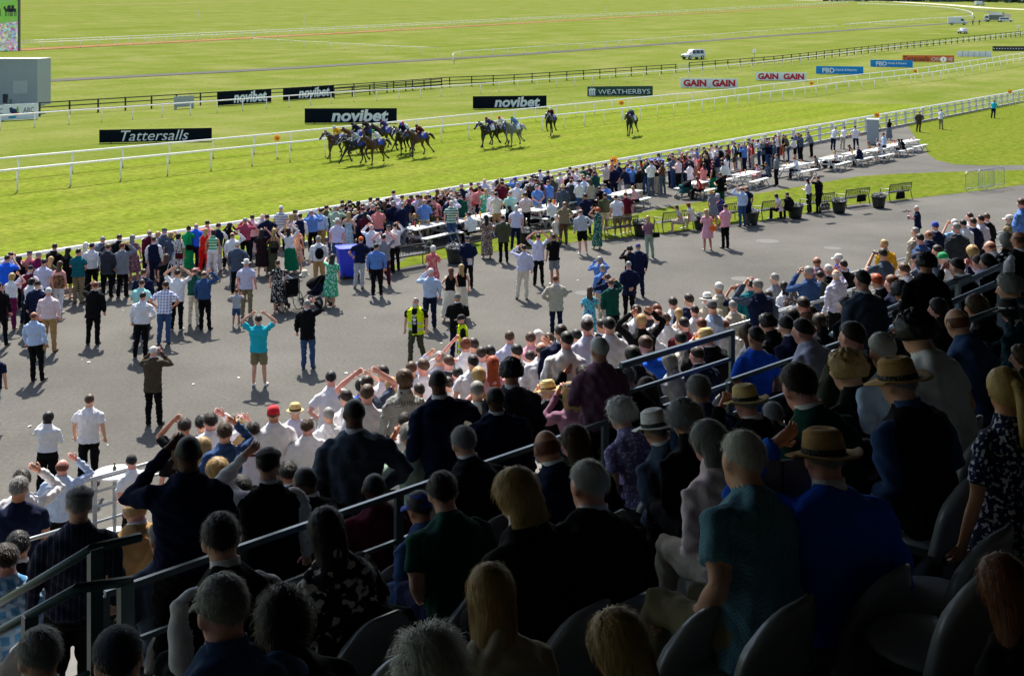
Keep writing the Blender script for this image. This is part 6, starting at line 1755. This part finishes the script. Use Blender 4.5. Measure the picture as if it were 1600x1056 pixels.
for i, (px, py, ct, g, lab, silk, cap_, jl, ex) in enumerate(HORSES):
    p = at(px, py); me, hoofs = HBOD[g]; hd = ang(-T) + RD(random.Random(i).uniform(-5, 5)) + RD({12: 20, 13: 16, 6: 16}.get(i, 2))
    zmin = min(h[0].z for h in hoofs) - .07
    h = bpy.data.objects.new('racehorse', me); C.objects.link(h); h.location = (p.x, p.y, -zmin + .03); h.rotation_euler.z = hd; slot_mats(h, [coat(ct)])
    tag(h, lab, 'horse', 'racehorses galloping along the track')
    dark = coat('black') if ct != 'grey' else mat('pale_mane', hexc('b8b8b4'), 0.7)
    part('mane', HP['mane'], dark, h); part('tail', HP['tail'], dark, h); [part('hoof', q_, coat('black'), h) for q_ in HP[g, 'hoof']]
    part('saddle_cloth', HP['cloth'], BLUECL if i % 2 == 0 or i < 6 else BREECH, h); part('saddle', HP['saddle'], BOOT, h); part('bridle', HP['bridle'], BOOT if i % 3 else BREECH, h)
    if i in (12, 3): mb = MB(); mb.ell((1.46, 0, 1.62), (.20, .05, .03), 0, 10, 6, Matrix.Rotation(RD(40), 3, 'Y')); mb.build('blaze', BREECH, h, True)
    jm, JH = BODIES[JKEY]
    loc = Vector((p.x, p.y, 0)) + Matrix.Rotation(hd, 3, 'Z') @ Vector((-.22, 0, 0)); rz = hd - math.pi / 2
    ob = make_person(JKEY, (loc.x, loc.y, -zmin + .03 + 1.02), rz, [SKIN[i % 3], cloth(silk), BREECH, BOOT, cloth('white'), EYEM, LIPM], None, 'helmet.' + cap_, .95, i)
    ob.name = 'jockey'; tag(ob, jl, 'jockey', 'jockeys riding in the race')

# ------------------------------------------------------------------ vehicles
def car_mats(c): return mat('car_paint_' + c, {'white': (.72, .73, .74), 'dark': (.05, .055, .065), 'silver': (.42, .45, .48), 'grey': (.12, .13, .14)}[c], 0.28, var=0.05, coat=0.5)
def loft_side(mb, prof, wid, mi=0, n_in=0.06):
    """prof: list of (x, zlow, zhigh, half width) sections along the length"""
    rr = []
    for x, z0, z1, hw in prof:
        c = min(.12, (z1 - z0) * .3); rr.append([(x, -hw, z0 + c), (x, -hw + c, z0), (x, hw - c, z0), (x, hw, z0 + c), (x, hw, z1 - c), (x, hw - c, z1), (x, -hw + c, z1), (x, -hw, z1 - c)])
    mb.rings(rr, mi)
def vehicle(kind, px, py, rz, paint, label, cat, group='vehicles parked on the infield'):
    p = at(px, py); root = empty({'van': 'panel_van', 'lorry': 'horsebox_lorry'}.get(kind, 'parked_car'), (p.x, p.y, p.z), rz); tag(root, label, cat, group); m = car_mats(paint)
    if kind in ('suv', 'hatch', 'estate'):
        L, Wd, Hh = {'suv': (4.7, .95, 1.85), 'hatch': (4.1, .9, 1.5), 'estate': (4.8, .92, 1.7)}[kind]; hl = L / 2; b = Hh * .56
        mb = MB(); loft_side(mb, [(-hl, .45, b * .9, Wd * .85), (-hl + .2, .34, b, Wd), (hl - 1.3, .34, b, Wd), (hl - .4, .34, b * .92, Wd * .97), (hl, .45, b * .8, Wd * .8)], Wd); mb.build('body', m, root, False)
        mb = MB(); rr = []
        for z, x0, x1, hw in ((b - .03, -hl + .12, hl - 1.15, Wd * .95), (Hh - .1, -hl + .35, hl - 1.85, Wd * .76), (Hh, -hl + .55, hl - 2.1, Wd * .66)): rr.append([(x0, -hw, z), (x1, -hw, z), (x1 + .12, 0, z), (x1, hw, z), (x0, hw, z), (x0 - .06, 0, z)])
        mb.rings(rr); mb.build('cabin', m, root)
        for sg in (-1, 1):
            for xa, xb in ((-hl + .5, -hl + 1.3), (-hl + 1.4, -.05), (.05, hl - 1.55)):
                mb = MB(); z0, z1 = b + .04, Hh - .16; y0, y1 = Wd * .955, Wd * .80
                mb.add([(xa, sg * y0, z0), (xb, sg * y0, z0), (xb - (.45 if xb > 1 else .05), sg * y1, z1), (xa + (.12 if xa < -1.5 else .02), sg * y1, z1)], [(0, 1, 2, 3)]); mb.build('window', GLASSD, root)
        mb = MB(); z0, z1 = b + .02, Hh - .16; mb.add([(hl - 1.10, -Wd * .82, z0), (hl - 1.10, Wd * .82, z0), (hl - 1.80, Wd * .66, z1), (hl - 1.80, -Wd * .66, z1)], [(0, 1, 2, 3)]); mb.add([(-hl + .07, -Wd * .8, z0), (-hl + .07, Wd * .8, z0), (-hl + .30, Wd * .66, z1), (-hl + .30, -Wd * .66, z1)], [(3, 2, 1, 0)]); mb.build('windscreen', GLASSD, root)
        for sg in (-1, 1):
            mb = MB(); mb.box((hl - .16, sg * Wd * .66, b * .72), (.2, .34, .16)); mb.build('headlight', mat('lamp_lens', (.6, .62, .65), .1), root)
            mb = MB(); mb.ell((hl - 1.35, sg * (Wd + .1), b + .08), (.08, .1, .07), 0, 8, 6); mb.build('mirror', m, root)
        mb = MB(); mb.box((hl - .03, 0, b * .66), (.1, Wd * .8, .14)); mb.box((hl - .04, 0, .46), (.12, Wd * 1.4, .16)); mb.box((-hl + .04, 0, .46), (.12, Wd * 1.5, .18)); mb.build('grille', BLACKM, root); wr, wx = .36, (hl - .9, -hl + .85)
    else:
        L, Wd, Hh = (6.0, 1.02, 2.65) if kind == 'van' else (6.4, 1.2, 3.3); hl = L / 2
        if kind == 'van':
            mb = MB(); loft_side(mb, [(-hl, .5, Hh - .05, Wd * .96), (-hl + .15, .42, Hh, Wd), (hl - 1.9, .42, Hh, Wd), (hl - 1.25, .42, Hh * .80, Wd * .98), (hl - .75, .42, Hh * .52, Wd * .97), (hl, .5, Hh * .40, Wd * .85)], Wd); mb.build('body', m, root)
        else:
            mb = MB(); loft_side(mb, [(-hl, .75, Hh, Wd), (hl - 1.9, .75, Hh, Wd)], Wd); mb.build('box_body', car_mats('grey'), root)
            mb = MB(); mb.box((-.95, 0, Hh - .5), (L - 2.0, Wd * 2.03, .9)); mb.build('upper_panel', m, root)
            mb = MB(); loft_side(mb, [(hl - 1.85, .5, 2.5, Wd * .95), (hl - .5, .5, 2.4, Wd * .95), (hl, .55, 1.5, Wd * .9)], Wd); mb.build('cab', m, root)
        for sg in (-1, 1):
            mb = MB(); x0 = hl - 2.0 if kind == 'van' else hl - 1.6; z0, z1 = (1.35, 2.0); mb.add([(x0, sg * (Wd + .006), z0), (x0 + 1.1, sg * (Wd + .006), z0), (x0 + .75, sg * (Wd + .006), z1), (x0, sg * (Wd + .006), z1)], [(0, 1, 2, 3)]); mb.build('window', GLASSD, root)
            mb = MB(); mb.box((hl - .08, sg * Wd * .62, .95), (.2, .36, .2)); mb.build('headlight', mat('lamp_lens', (.6, .62, .65), .1), root)
        mb = MB(); mb.add([(hl - .72, -Wd * .86, 1.42), (hl - .72, Wd * .86, 1.42), (hl - 1.28, Wd * .82, 2.15), (hl - 1.28, -Wd * .82, 2.15)], [(0, 1, 2, 3)] ); mb.box((hl - .02, 0, .6), (.14, Wd * 1.5, .22)); mb.box((0, 0, .5), (L * .9, Wd * 2.02, .12)); mb.build('windscreen', GLASSD, root); wr, wx = .40, (hl - 1.0, -hl + 1.3)
    for x in wx:
        for sg in (-1, 1):
            mb = MB(); mb.tube([(x, sg * (Wd - .22), wr), (x, sg * (Wd + .015), wr)], wr, 18); t_ = mb.build('wheel', RUBBER, root); mb = MB(); mb.tube([(x, sg * (Wd + .005), wr), (x, sg * (Wd + .025), wr)], wr * .6, 12); mb.build('rim', GALV, t_)
    return root
vehicle('suv', 1083, 93, ang(Vector((-.86, -.5, 0))), 'white', 'white four-wheel-drive car parked on the infield beyond the timber fence', 'car')
vehicle('van', 1496, 39.5, ang(Vector((.95, -.30, 0))), 'white', 'long white panel van on the grey service road', 'van')
vehicle('hatch', 1504, 53, ang(Vector((-.55, -.83, 0))), 'silver', 'small silver and dark car in front of the white van', 'car')
vehicle('lorry', 1553, 34.5, ang(Vector((-.8, .6, 0))), 'white', 'dark horsebox lorry with pale upper panels beyond the van', 'lorry')
vehicle('estate', 1572, 35, ang(Vector((.93, -.36, 0))), 'white', 'white pickup-like car parked next to the horsebox lorry', 'car')
vehicle('van', 1531, 9.3, ang(Vector((.98, .2, 0))), 'white', 'tiny white vehicle at the foot of the far trees', 'van')
for px, py, lab in ((1520, 33.5, 'tiny dark figure standing right of the white van'), (1530, 33.3, 'tiny dark figure walking near the horsebox lorry')):
    p = at(px, py + 6.0); k = [k for k in BODIES if k[0] == 'm' and k[2] == 'jacket' and not k[4]][0]
    ob = make_person(k, p, RD(px * 7), [SKIN[0], cloth('char'), cloth('black'), SHOE_D, cloth('white'), EYEM, LIPM], 'sd', None, 1.0, 1); tag(ob, lab, 'person', 'people far out on the infield')

# ------------------------------------------------------------------ picnic tables, benches, planters
def make_table():
    root = empty('picnic_table'); 
    mb = MB()
    for k in range(5): mb.box((0, -.30 + .15 * k, .74), (2.4, .138, .04))
    mb.build('table_top', WHITE_W, root)
    for sg in (-1, 1):
        mb = MB()
        for k in range(2): mb.box((0, sg * (.70 + .14 * k), .44), (2.4, .132, .04))
        mb.build('bench', WHITE_W, root)
    for x in (-.85, .85):
        mb = MB()
        for sg in (-1, 1): mb.tube([(x, sg * .24, .72), (x, sg * .62, .0)], .04, 4); mb.tube([(x, sg * .56, .0), (x, sg * .77, .42)], .035, 4); mb.tube([(x, sg * 1.0, .0 + .02), (x, sg * .77, .42)], .03, 4)
        mb.box((x + .045, 0, .40), (.05, 1.66, .09)); mb.box((x, 0, .70), (.05, .66, .05)); mb.build('trestle', WHITE_W, root)
    return root
TB = [(668, 352, 'white picnic table with the yellow drinks, left of the striped top'), (724, 343, 'white picnic table right of the green striped top'), (783, 332, 'white picnic table behind the cream and mint tops'), (852, 324, 'white picnic table beside the man with hands behind his back'), (878, 317, 'white picnic table left of the straw-hatted man'),
      (975, 301, 'white picnic table two people are standing on'), (1094, 284, 'white picnic table beside the dark pushchair'), (1166, 271, 'white picnic table where the pink dress is sitting'), (1243, 257, 'white picnic table under the grey jumper, left end of the far row'), (1298, 246, 'white picnic table second from left in the far row'),
      (1334, 239, 'white picnic table third from left in the far row'), (1367, 234, 'white picnic table fourth from left in the far row, fully occupied'), (1421, 220, 'white picnic table at the right end of the far row, by the lawn'), (1398, 226, 'white picnic table second from right in the far row')]
T0 = make_table()
for i, (px, py, lab) in enumerate(TB):
    p = at(px, py, .75); o = T0 if i == 0 else dup(T0, (0, 0, 0), 0); o.location = (p.x, p.y, 0); o.rotation_euler.z = TRACK_ANG + random.uniform(-.05, .05); tag(o, lab, 'picnic table', 'white picnic tables')
def cup(p, c, lab, h=.12, r=.04):
    mb = MB(); mb.tube([(0, 0, 0), (0, 0, h)], [r * .8, r], 10); o = mb.build('cup', c, loc=p); tag(o, lab, 'cup', 'cups and bottles on the tables')
DR = [mat('drink_orange', hexc('f0a818'), .3), mat('drink_red', hexc('d8283c'), .3), mat('cup_white', hexc('eeeeee'), .4), mat('bottle_green', hexc('1c4a28'), .2), mat('drink_beer', hexc('c8801c'), .2)]
rc = random.Random(3); CW = ['orange', 'red', 'white', 'green', 'amber']
for i, (px, py, lab) in enumerate(TB):
    for q in range(rc.choice((2, 3, 4)) if i else 6):
        pp = Vector((at(px, py, .75).x, at(px, py, .75).y, .76)) + T * rc.uniform(-.9, .9) + N * rc.uniform(-.26, .26); ci = rc.randrange(5) if i else (0, 0, 2, 1, 4, 3)[q]
        cup(pp, DR[ci], CW[ci] + ' cup on the ' + lab.replace('white picnic ', ''), rc.uniform(.10, .24))

def make_bench():
    root = empty('park_bench')
    mb = MB()
    for k in range(5): mb.box((0, -.18 + .09 * k, .44), (1.7, .07, .025))
    mb.build('seat', BLACKM, root)
    mb = MB()
    for k in range(26): mb.tube([(-.82 + 1.64 * k / 25, -.235, .46), (-.82 + 1.64 * k / 25 + .012 * (-1) ** k, -.27, .66), (-.82 + 1.64 * k / 25, -.33, .86)], .012, 4)
    mb.tube([(-.86, -.335, .87), (.86, -.335, .87)], .022, 6); mb.tube([(-.86, -.235, .47), (.86, -.235, .47)], .018, 6); mb.build('backrest', BLACKM, root)
    for x in (-.88, .88):
        mb = MB(); mb.tube([(x, .24, 0), (x, .24, .64), (x, -.27, .66)], .02, 6); mb.tube([(x, -.36, 0), (x, -.26, .45), (x, -.34, .90)], .02, 6); mb.tube([(x, .24, .42), (x, -.25, .42)], .018, 6); mb.build('side_frame', BLACKM, root)
    return root
BN = [(648, 420, 'black metal bench behind the woman in the red spotted dress'), (860, 381, 'black metal bench where the white-haired woman sits'), (975, 373, 'black metal bench left of the mauve top'), (1063, 362, 'black metal bench with two seated women'), (1144, 349, 'black metal bench behind the pink dressed woman'),
      (1215, 343, 'black metal bench with a dark-clad pair sitting'), (1287, 332, 'black metal bench draped with patterned cloth'), (1343, 323, 'black metal bench with a dark coat over its back'), (1410, 314, 'black metal bench at the far right with a coat')]
BDIR = math.atan2((at(1410, 314) - at(1063, 362)).y, (at(1410, 314) - at(1063, 362)).x)
B0 = make_bench()
for i, (px, py, lab) in enumerate(BN):
    p = at(px, py); o = B0 if i == 0 else dup(B0, (0, 0, 0), 0); p = p + N * .35; o.location = (p.x, p.y, 0); o.rotation_euler.z = BDIR + (RD(6) if i == 0 else 0); tag(o, lab, 'bench', 'black metal benches along the lawn')
for px, py, c, lab in ((1346, 300, 'black', 'dark coat hung over the back of the second bench from right'), (1407, 296, 'black', 'dark coat lying on the far right bench'), (1289, 313, 'fblack', 'patterned cloth draped over the bench beside the planter')):
    p = at(px, py + 4, .85); mb = MB(); n = 9
    mb.rings([[(-.28 + .56 * i / 8 + .02 * math.sin(k), (-.05 + .1 * (k / 5)) * (1 if j == 0 else 1), -.34 + .68 * math.sin(math.pi * k / 5) * .5) for k in range(6) for j in (0,)] for i in range(9)], 0)
    o = mb.build('draped_coat', cloth(c), smooth=True, loc=(p.x, p.y, .86)); o.rotation_euler.z = BDIR; tag(o, lab, 'coat')
def make_planter():
    root = empty('flower_planter')
    mb = MB(); n = 24
    prof = [(.30, 0), (.34, .1), (.39, .45), (.42, .62), (.45, .63), (.45, .72), (.41, .72), (.40, .66)]
    mb.rings([[(r * math.cos(2 * math.pi * k / n), r * math.sin(2 * math.pi * k / n), z) for k in range(n)] for r, z in prof]); mb.build('tub', mat('tub_green_black', (.016, .022, .02), .5, var=.2), root, True)
    rg = random.Random(2); lf = MB(); fl = MB()
    for k in range(420):
        a, r = rg.uniform(0, 6.28), .46 * math.sqrt(rg.random()); z = .70 + .20 * (1 - (r / .5) ** 2) + rg.gauss(0, .03); c = Vector((r * math.cos(a), r * math.sin(a), z)); s_ = rg.uniform(.02, .045)
        n_ = Vector((rg.gauss(0, .6), rg.gauss(0, .6), 1)).normalized(); u1 = n_.orthogonal().normalized() * s_; u2 = n_.cross(u1)
        (fl if k % 3 == 0 else lf).add([c + u1, c + u2, c - u1, c - u2], [(0, 1, 2, 3)], rg.randrange(3) if k % 3 == 0 else 0)
    lf.build('foliage', mat('planter_leaf', (.05, .09, .025), .7, var=.4, scale=8), root); fl.build('blossoms', [mat('flower_lilac', hexc('a590c4'), .7), mat('flower_purple', hexc('6a4a94'), .7), mat('flower_pale', hexc('ddd0e4'), .7)], root)
    return root
PL = [(711, 411, 'dark tub of pale flowers behind the man in the navy jacket'), (820, 384, 'dark flower tub left of the cream trousers'), (1002, 369, 'dark flower tub behind the mauve top'), (1095, 358, 'dark flower tub behind the pink dress'), (1174, 351, 'dark flower tub right of the pale blue shirt'), (1243, 341, 'dark flower tub left of the standing white shirt'),
      (1311, 333, 'dark flower tub between two empty benches'), (1373, 325, 'dark flower tub at the right end with purple flowers')]
P0 = make_planter()
for i, (px, py, lab) in enumerate(PL):
    p = at(px, py); o = P0 if i == 0 else dup(P0, (0, 0, 0), 0); o.location = (p.x, p.y, 0); o.rotation_euler.z = i * 1.3; o.scale = (.80,) * 3; tag(o, lab, 'planter', 'flower tubs along the lawn')
# steel crowd barriers on the lawn
for (xa, ya, xb, yb, lab) in ((1509, 301, 1553, 297, 'galvanised crowd barrier on the lawn edge, left of the two'), (1529, 298, 1569, 293, 'galvanised crowd barrier on the lawn edge, right of the two')):
    a, b = at(xa, ya), at(xb, yb); L = (b - a).length; root = empty('crowd_barrier', a, ang(b - a)); tag(root, lab, 'barrier', 'crowd barriers on the lawn')
    mb = MB(); mb.tube([(0, 0, .2), (0, 0, 1.0), (.1, 0, 1.1), (L - .1, 0, 1.1), (L, 0, 1.0), (L, 0, .2)], .02, 6); mb.tube([(0, 0, .2), (L, 0, .2)], .02, 6); mb.build('frame', GALV, root)
    mb = MB(); n = int(L / .12)
    for k in range(1, n): mb.tube([(L * k / n, 0, .2), (L * k / n, 0, 1.1)], .008, 4)
    mb.build('bars', GALV, root)
    for x in (.3, L - .3): mb = MB(); mb.tube([(x, -.3, 0), (x, 0, .22), (x, .3, 0)], .018, 6); mb.build('foot', GALV, root)
# blue bins
def bin_(px, py, w_, h_, lab):
    p = at(px, py); root = empty('blue_bin', (p.x, p.y, 0), RD(20)); tag(root, lab, 'bin', 'blue bins')
    mb = MB(); s_ = 10; rr = []
    for z, k in ((.08, .86), (.5, .95), (1.0, 1.05)):
        rr.append([(w_ / 2 * k * math.copysign(abs(math.cos(a)) ** .35, math.cos(a)), w_ / 2 * k * math.copysign(abs(math.sin(a)) ** .35, math.sin(a)), z * h_) for a in [2 * math.pi * (q + .5) / 24 for q in range(24)]])
    bl = mat('bin_blue', hexc('1030d0'), .35, var=.12, scale=3); mb.rings(rr); mb.build('body', bl, root, False)
    mb = MB(); rr = [[(x * q, y * q, h_ * zz) for x, y, _ in [(w_ / 2 * 1.05 * math.copysign(abs(math.cos(a)) ** .35, math.cos(a)), w_ / 2 * 1.05 * math.copysign(abs(math.sin(a)) ** .35, math.sin(a)), 0) for a in [2 * math.pi * (k + .5) / 24 for k in range(24)]]] for q, zz in ((1.0, .97), (1.09, .98), (1.09, 1.01), (.95, 1.01), (.93, .96))]; mb.rings(rr); mb.build('rim', bl, root)
    for sg in (-1, 1): mb = MB(); mb.tube([(sg * w_ * .36, -w_ * .42, .1), (sg * w_ * .36 + .06, -w_ * .42, .1)], .1, 12); mb.build('wheel', RUBBER, root)
bin_(544, 433, .74, 1.06, 'bright blue wheeled bin standing behind the orange cap'); bin_(1026, 283, .7, 1.2, 'bright blue bin half hidden behind the people on the table')
# grey cabinet
p = at(1364, 226); root = empty('utility_cabinet', (p.x, p.y, 0), TRACK_ANG + .3); tag(root, 'tall pale grey steel cabinet standing by the white fence', 'cabinet')
mb = MB(); mb.box((0, 0, .95), (.95, .8, 1.75)); mb.build('body', mat('cabinet_grey', (.33, .37, .39), .5), root); mb = MB(); mb.box((0, 0, 1.86), (1.05, .9, .07)); mb.build('lid', mat('cabinet_lid', (.55, .57, .58), .5), root); mb = MB(); mb.box((0, 0, .05), (.9, .75, .1)); mb.build('plinth', DKSTEEL, root)
mb = MB(); mb.box((0, -.405, .95), (.85, .02, 1.6)); dr_ = mb.build('door', mat('cabinet_grey', (.33, .37, .39), .5), root); mb = MB(); mb.box((.3, -.42, 1.0), (.04, .03, .16)); mb.build('handle', BLACKM, dr_)
# round white table by the front barrier
p = at(179, 738, 1.06); root = empty('round_table', (p.x, p.y, 0)); tag(root, 'round white high table at the foot of the terrace, lit brightly', 'table')
mb = MB(); mb.tube([(0, 0, 1.04), (0, 0, 1.07)], .36, 36); mb.build('table_top', WHITE_P, root); mb = MB(); mb.tube([(0, 0, .02), (0, 0, 1.04)], .035, 12); mb.tube([(0, 0, 0), (0, 0, .03)], .24, 24); mb.build('pedestal', GALV, root)
mb = MB(); mb.tube([(0, 0, 0), (0, 0, .07), (0, 0, .10), (0, 0, .17)], [.035, .035, .014, .014], 12); o = mb.build('bottle', mat('bottle_brown', hexc('6a5a3a'), .3), loc=(p.x, p.y, 1.072)); tag(o, 'small brown bottle standing on the round white table', 'bottle')
# wheelchair with a seated person, pushchairs
p = at(452, 486); a0 = ang(HORSE_T - p) + RD(38); wc = empty('wheelchair', (p.x, p.y, 0), a0 - math.pi / 2); tag(wc, 'black wheelchair with large spoked wheels on the tarmac', 'wheelchair')
for sg in (-1, 1):
    mb = MB(); mb.rings([[(sg * .30 + .014 * math.cos(b_), (.30 + .016 * math.sin(b_)) * math.cos(a_), .31 + (.30 + .016 * math.sin(b_)) * math.sin(a_)) for b_ in [2 * math.pi * q / 6 for q in range(6)]] for a_ in [2 * math.pi * k / 28 for k in range(29)]], 0, False); t_ = mb.build('wheel', RUBBER, wc, True)
    mb = MB()
    for k in range(12): a_ = math.pi * k / 6; mb.tube([(sg * .30, 0, .31), (sg * .30, .29 * math.cos(a_), .31 + .29 * math.sin(a_))], .004, 4)
    mb.build('spokes', GALV, t_)
    mb = MB(); mb.tube([(sg * .2, .42, .08), (sg * .24, .42, .08)], .08, 12); mb.build('castor', RUBBER, wc)
mb = MB(); mb.box((0, .08, .48), (.44, .44, .05)); mb.box((0, -.18, .78), (.42, .05, .50)); mb.build('seat', cloth('black'), wc)
mb = MB()
for sg in (-1, 1): mb.tube([(sg * .24, -.38, .98), (sg * .24, -.20, 1.0), (sg * .24, -.18, .3), (sg * .24, .3, .3), (sg * .24, .36, .62), (sg * .24, -.18, .70)], .014, 6); mb.tube([(sg * .14, .40, .4), (sg * .14, .55, .12), (sg * .14, .68, .12)], .014, 6)
mb.box((0, .6, .12), (.36, .16, .02)); mb.build('frame', BLACKM, wc)
k = [k for k in BODIES if k[4] and k[0] == 'm' and k[2] == 'jacket']; k = k[0] if k else [k for k in BODIES if k[4]][0]
ob = make_person(k, (p.x, p.y, .06), a0 - math.pi / 2, [SKIN[0], cloth('grey'), cloth('navy'), SHOE_D, cloth('white'), EYEM, LIPM], 'sd', None, .95, 3); tag(ob, 'person in grey jacket sitting in the black wheelchair', 'person', 'racegoers on the tarmac')
def pushchair(px, py, turn, col, lab):
    p = at(px, py); root = empty('pushchair', (p.x, p.y, 0), ang(HORSE_T - p) - math.pi / 2 + turn); tag(root, lab, 'pushchair', 'pushchairs among the crowd')
    mb = MB(); mb.ell((0, .02, .58), (.23, .36, .15), 0, 16, 10, Matrix.Rotation(.25, 3, 'X')); mb.ell((0, .1, .36), (.2, .26, .08), 0, 12, 8); mb.build('seat', cloth(col), root, True)
    mb = MB(); n = 12; mb.rings([[(.25 * math.cos(math.pi * k / n), -.12 + (-.10 + .14 * q) - .05 * math.sin(math.pi * k / n), .62 + (.36 - .05 * q) * math.sin(math.pi * k / n)) for k in range(n + 1)] + [(.235 * math.cos(math.pi * k / n), -.12 + (-.10 + .14 * q), .60 + (.34 - .05 * q) * math.sin(math.pi * k / n)) for k in range(n, -1, -1)] for q in range(4)]); mb.build('hood', cloth('black'), root, True)
    mb = MB()
    for sg in (-1, 1): mb.tube([(sg * .24, -.52, 1.02), (sg * .25, -.2, .62), (sg * .25, .42, .14)], .015, 6); mb.tube([(sg * .25, -.38, .17), (sg * .25, .1, .46)], .015, 6)
    mb.tube([(-.24, -.52, 1.02), (.24, -.52, 1.02)], .018, 6); mb.build('frame', BLACKM, root)
    for x, y, r in ((-.27, -.38, .17), (.27, -.38, .17), (-.2, .44, .10), (.2, .44, .10)): mb = MB(); mb.tube([(x - .02, y, r), (x + .02, y, r)], r, 16); t_ = mb.build('wheel', RUBBER, root); mb = MB(); mb.tube([(x - .023, y, r), (x + .023, y, r)], r * .55, 10); mb.build('rim', GALV, t_)
    return root
pushchair(494, 476, RD(52), 'navy', 'black pushchair with hood beside the woman in the green floral dress')
pushchair(1071, 311, RD(60), 'teal', 'dark teal pushchair beside the person in the white jacket')
p = at(476, 424, 1.0); mb = MB(); o = mb
hb = hat_meshes('sun')[0][1]; h = bpy.data.objects.new('sun_hat', hb); C.objects.link(h); slot_mats(h, [hatmat('beige')]); h.location = (p.x, p.y, .92); h.scale = (1.15,) * 3; tag(h, 'cream sun hat resting on the black pushchair', 'hat')

# ------------------------------------------------------------------ small things held or lying about
def held(o_, name, build, off, label, cat, rot=(0, 0, 0)):
    ob = o_['ob']; M = ob.matrix_basis; mb = MB(); mats = build(mb); q = bpy.data.objects.new(name, mb.mesh(name, mats)); C.objects.link(q); q.location = M @ Vector(off); q.rotation_euler = (rot[0], rot[1], rot[2] + ob.rotation_euler.z); q.scale = (1, 1, 1); tag(q, label, cat); return q
def find(x, y): return min(PERSONS, key=lambda o: (o['x'] - x) ** 2 + (o['y'] - y) ** 2)
def b_phone(mb): mb.box((0, 0, 0), (.155, .010, .078)); return [BLACKM]
def b_bino(mb):
    for sg in (-1, 1): mb.tube([(sg * .035, -.05, 0), (sg * .038, .02, 0), (sg * .04, .07, 0)], [.02, .026, .032], 10)
    mb.box((0, 0, 0), (.05, .04, .02)); return [BLACKM]
def b_card(mb): mb.box((0, 0, 0), (.15, .004, .21)); return [mat('race_card', (.55, .55, .56), .7, var=.1)]
def b_pint(mb): mb.tube([(0, 0, 0), (0, 0, .12)], [.032, .042], 12, 0); mb.tube([(0, 0, .12), (0, 0, .145)], [.043, .044], 12, 1); return [DR[3] if False else mat('stout', (.02, .012, .008), .3), DR[2]]
for x, y, fn, nm, off, lab, cat in ((240, 542, b_bino, 'binoculars', (0, .20, 1.63), 'binoculars at the eyes of the brown tweed jacket', 'binoculars'), (1379, 389, b_bino, 'binoculars', (0, .20, 1.63), 'binoculars at the eyes of the slate top', 'binoculars'), (1263, 417, b_bino, 'binoculars', (0, .20, 1.63), 'binoculars at the eyes of the denim blue shirt', 'binoculars'),
    (1432, 322, b_phone, 'phone', (-.12, .42, 1.56), 'dark phone held up by the white-haired man on the tarmac', 'phone'), (1432, 322, b_pint, 'pint_glass', (.13, .36, 1.16), 'pint of stout held by the white-haired man on the tarmac', 'glass'),
    (868, 431, b_pint, 'pint_glass', (.13, .34, 1.20), 'drink held by the beige jacket on the tarmac', 'glass'), (730, 369, b_card, 'race_card', (.04, -.24, .92), 'folded white paper held behind the navy jacket', 'paper'), (689, 740, b_card, 'race_card', (0, .30, .60), 'race card held on the lap of the dark green top', 'paper'), (801, 736, b_card, 'race_card', (0, .30, .60), 'race card held on the lap of the blonde in black', 'paper'),
    (1104, 660, b_card, 'race_card', (0, .30, .62), 'race card held by the pale pink shirt in the stand', 'paper')):
    held(find(x, y), nm, fn, off, lab, cat)
def b_book(mb): mb.box((0, 0, 0), (.30, .02, .20)); mb.box((0, -.012, 0), (.012, .004, .2), 1); return [mat('card_grey', (.16, .16, .18), .7), BLACKM]
held(find(1284, 678), 'notebook', b_book, (-.15, .27, 1.00), 'grey race notebook held open by the bright blue jacket', 'book')
v_ = find(649, 465)['ob']; mb = MB()
mb.rings([[(.045 * math.cos(a), .150 + .004 * q, 1.19 + .045 * math.sin(a)) for a in [2 * math.pi * k / 20 for k in range(20)]] for q in (0, 1)])
for z, wd in ((1.27, .09), (1.30, .07), (1.115, .08)): mb.box((0, .152, z), (wd, .006, .014))
mb.build('printed_emblem', INK_W, v_)
lt = MB(); rl = random.Random(11)
for k in range(70):
    p = at(rl.uniform(20, 1500), rl.uniform(330, 700)); 
    if su(p)[1] < U_FRONT + .3: continue
    a = rl.uniform(0, 6.28); s_ = rl.uniform(.02, .07); d1 = Vector((math.cos(a), math.sin(a), 0)) * s_; d2 = Vector((-math.sin(a), math.cos(a), 0)) * s_ * .6
    lt.add([p + d1 + Vector((0, 0, .016)), p + d2 + Vector((0, 0, .03)), p - d1 + Vector((0, 0, .016)), p - d2 + Vector((0, 0, .02))], [(0, 1, 2, 3)])
tag(lt.build('litter', mat('scrap_paper', (.7, .68, .64), .8)), 'small scraps of pale paper scattered over the tarmac', 'litter', kind='stuff')
# bags on the ground by tables and benches
for px, py, c, lab in ((836, 352, 'black', 'black rucksack under the picnic table by the blue top'), (1289, 262, 'navy', 'dark bag under the far picnic tables'), (716, 368, 'black', 'black bag on the ground beside the white bench'), (660, 372, 'salmon', 'pink bag lying on the seat of the left bench')):
    p = at(px, py); mb = MB(); mb.ell((0, 0, .2), (.22, .16, .2), 0, 14, 10); mb.ell((0, .0, .36), (.12, .1, .08), 0, 10, 8); mb.tube([(-.08, 0, .4), (0, 0, .5), (.08, 0, .4)], .012, 6); o = mb.build('bag', cloth(c), smooth=True, loc=(p.x, p.y, 0)); tag(o, lab, 'bag', 'bags on the ground')
SEAT0
for o in PERSONS:
    if abs(o.get('miss', 0)) > .12: print('MISS', o['x'], o['y'], o['z'], round(o['miss'], 2))
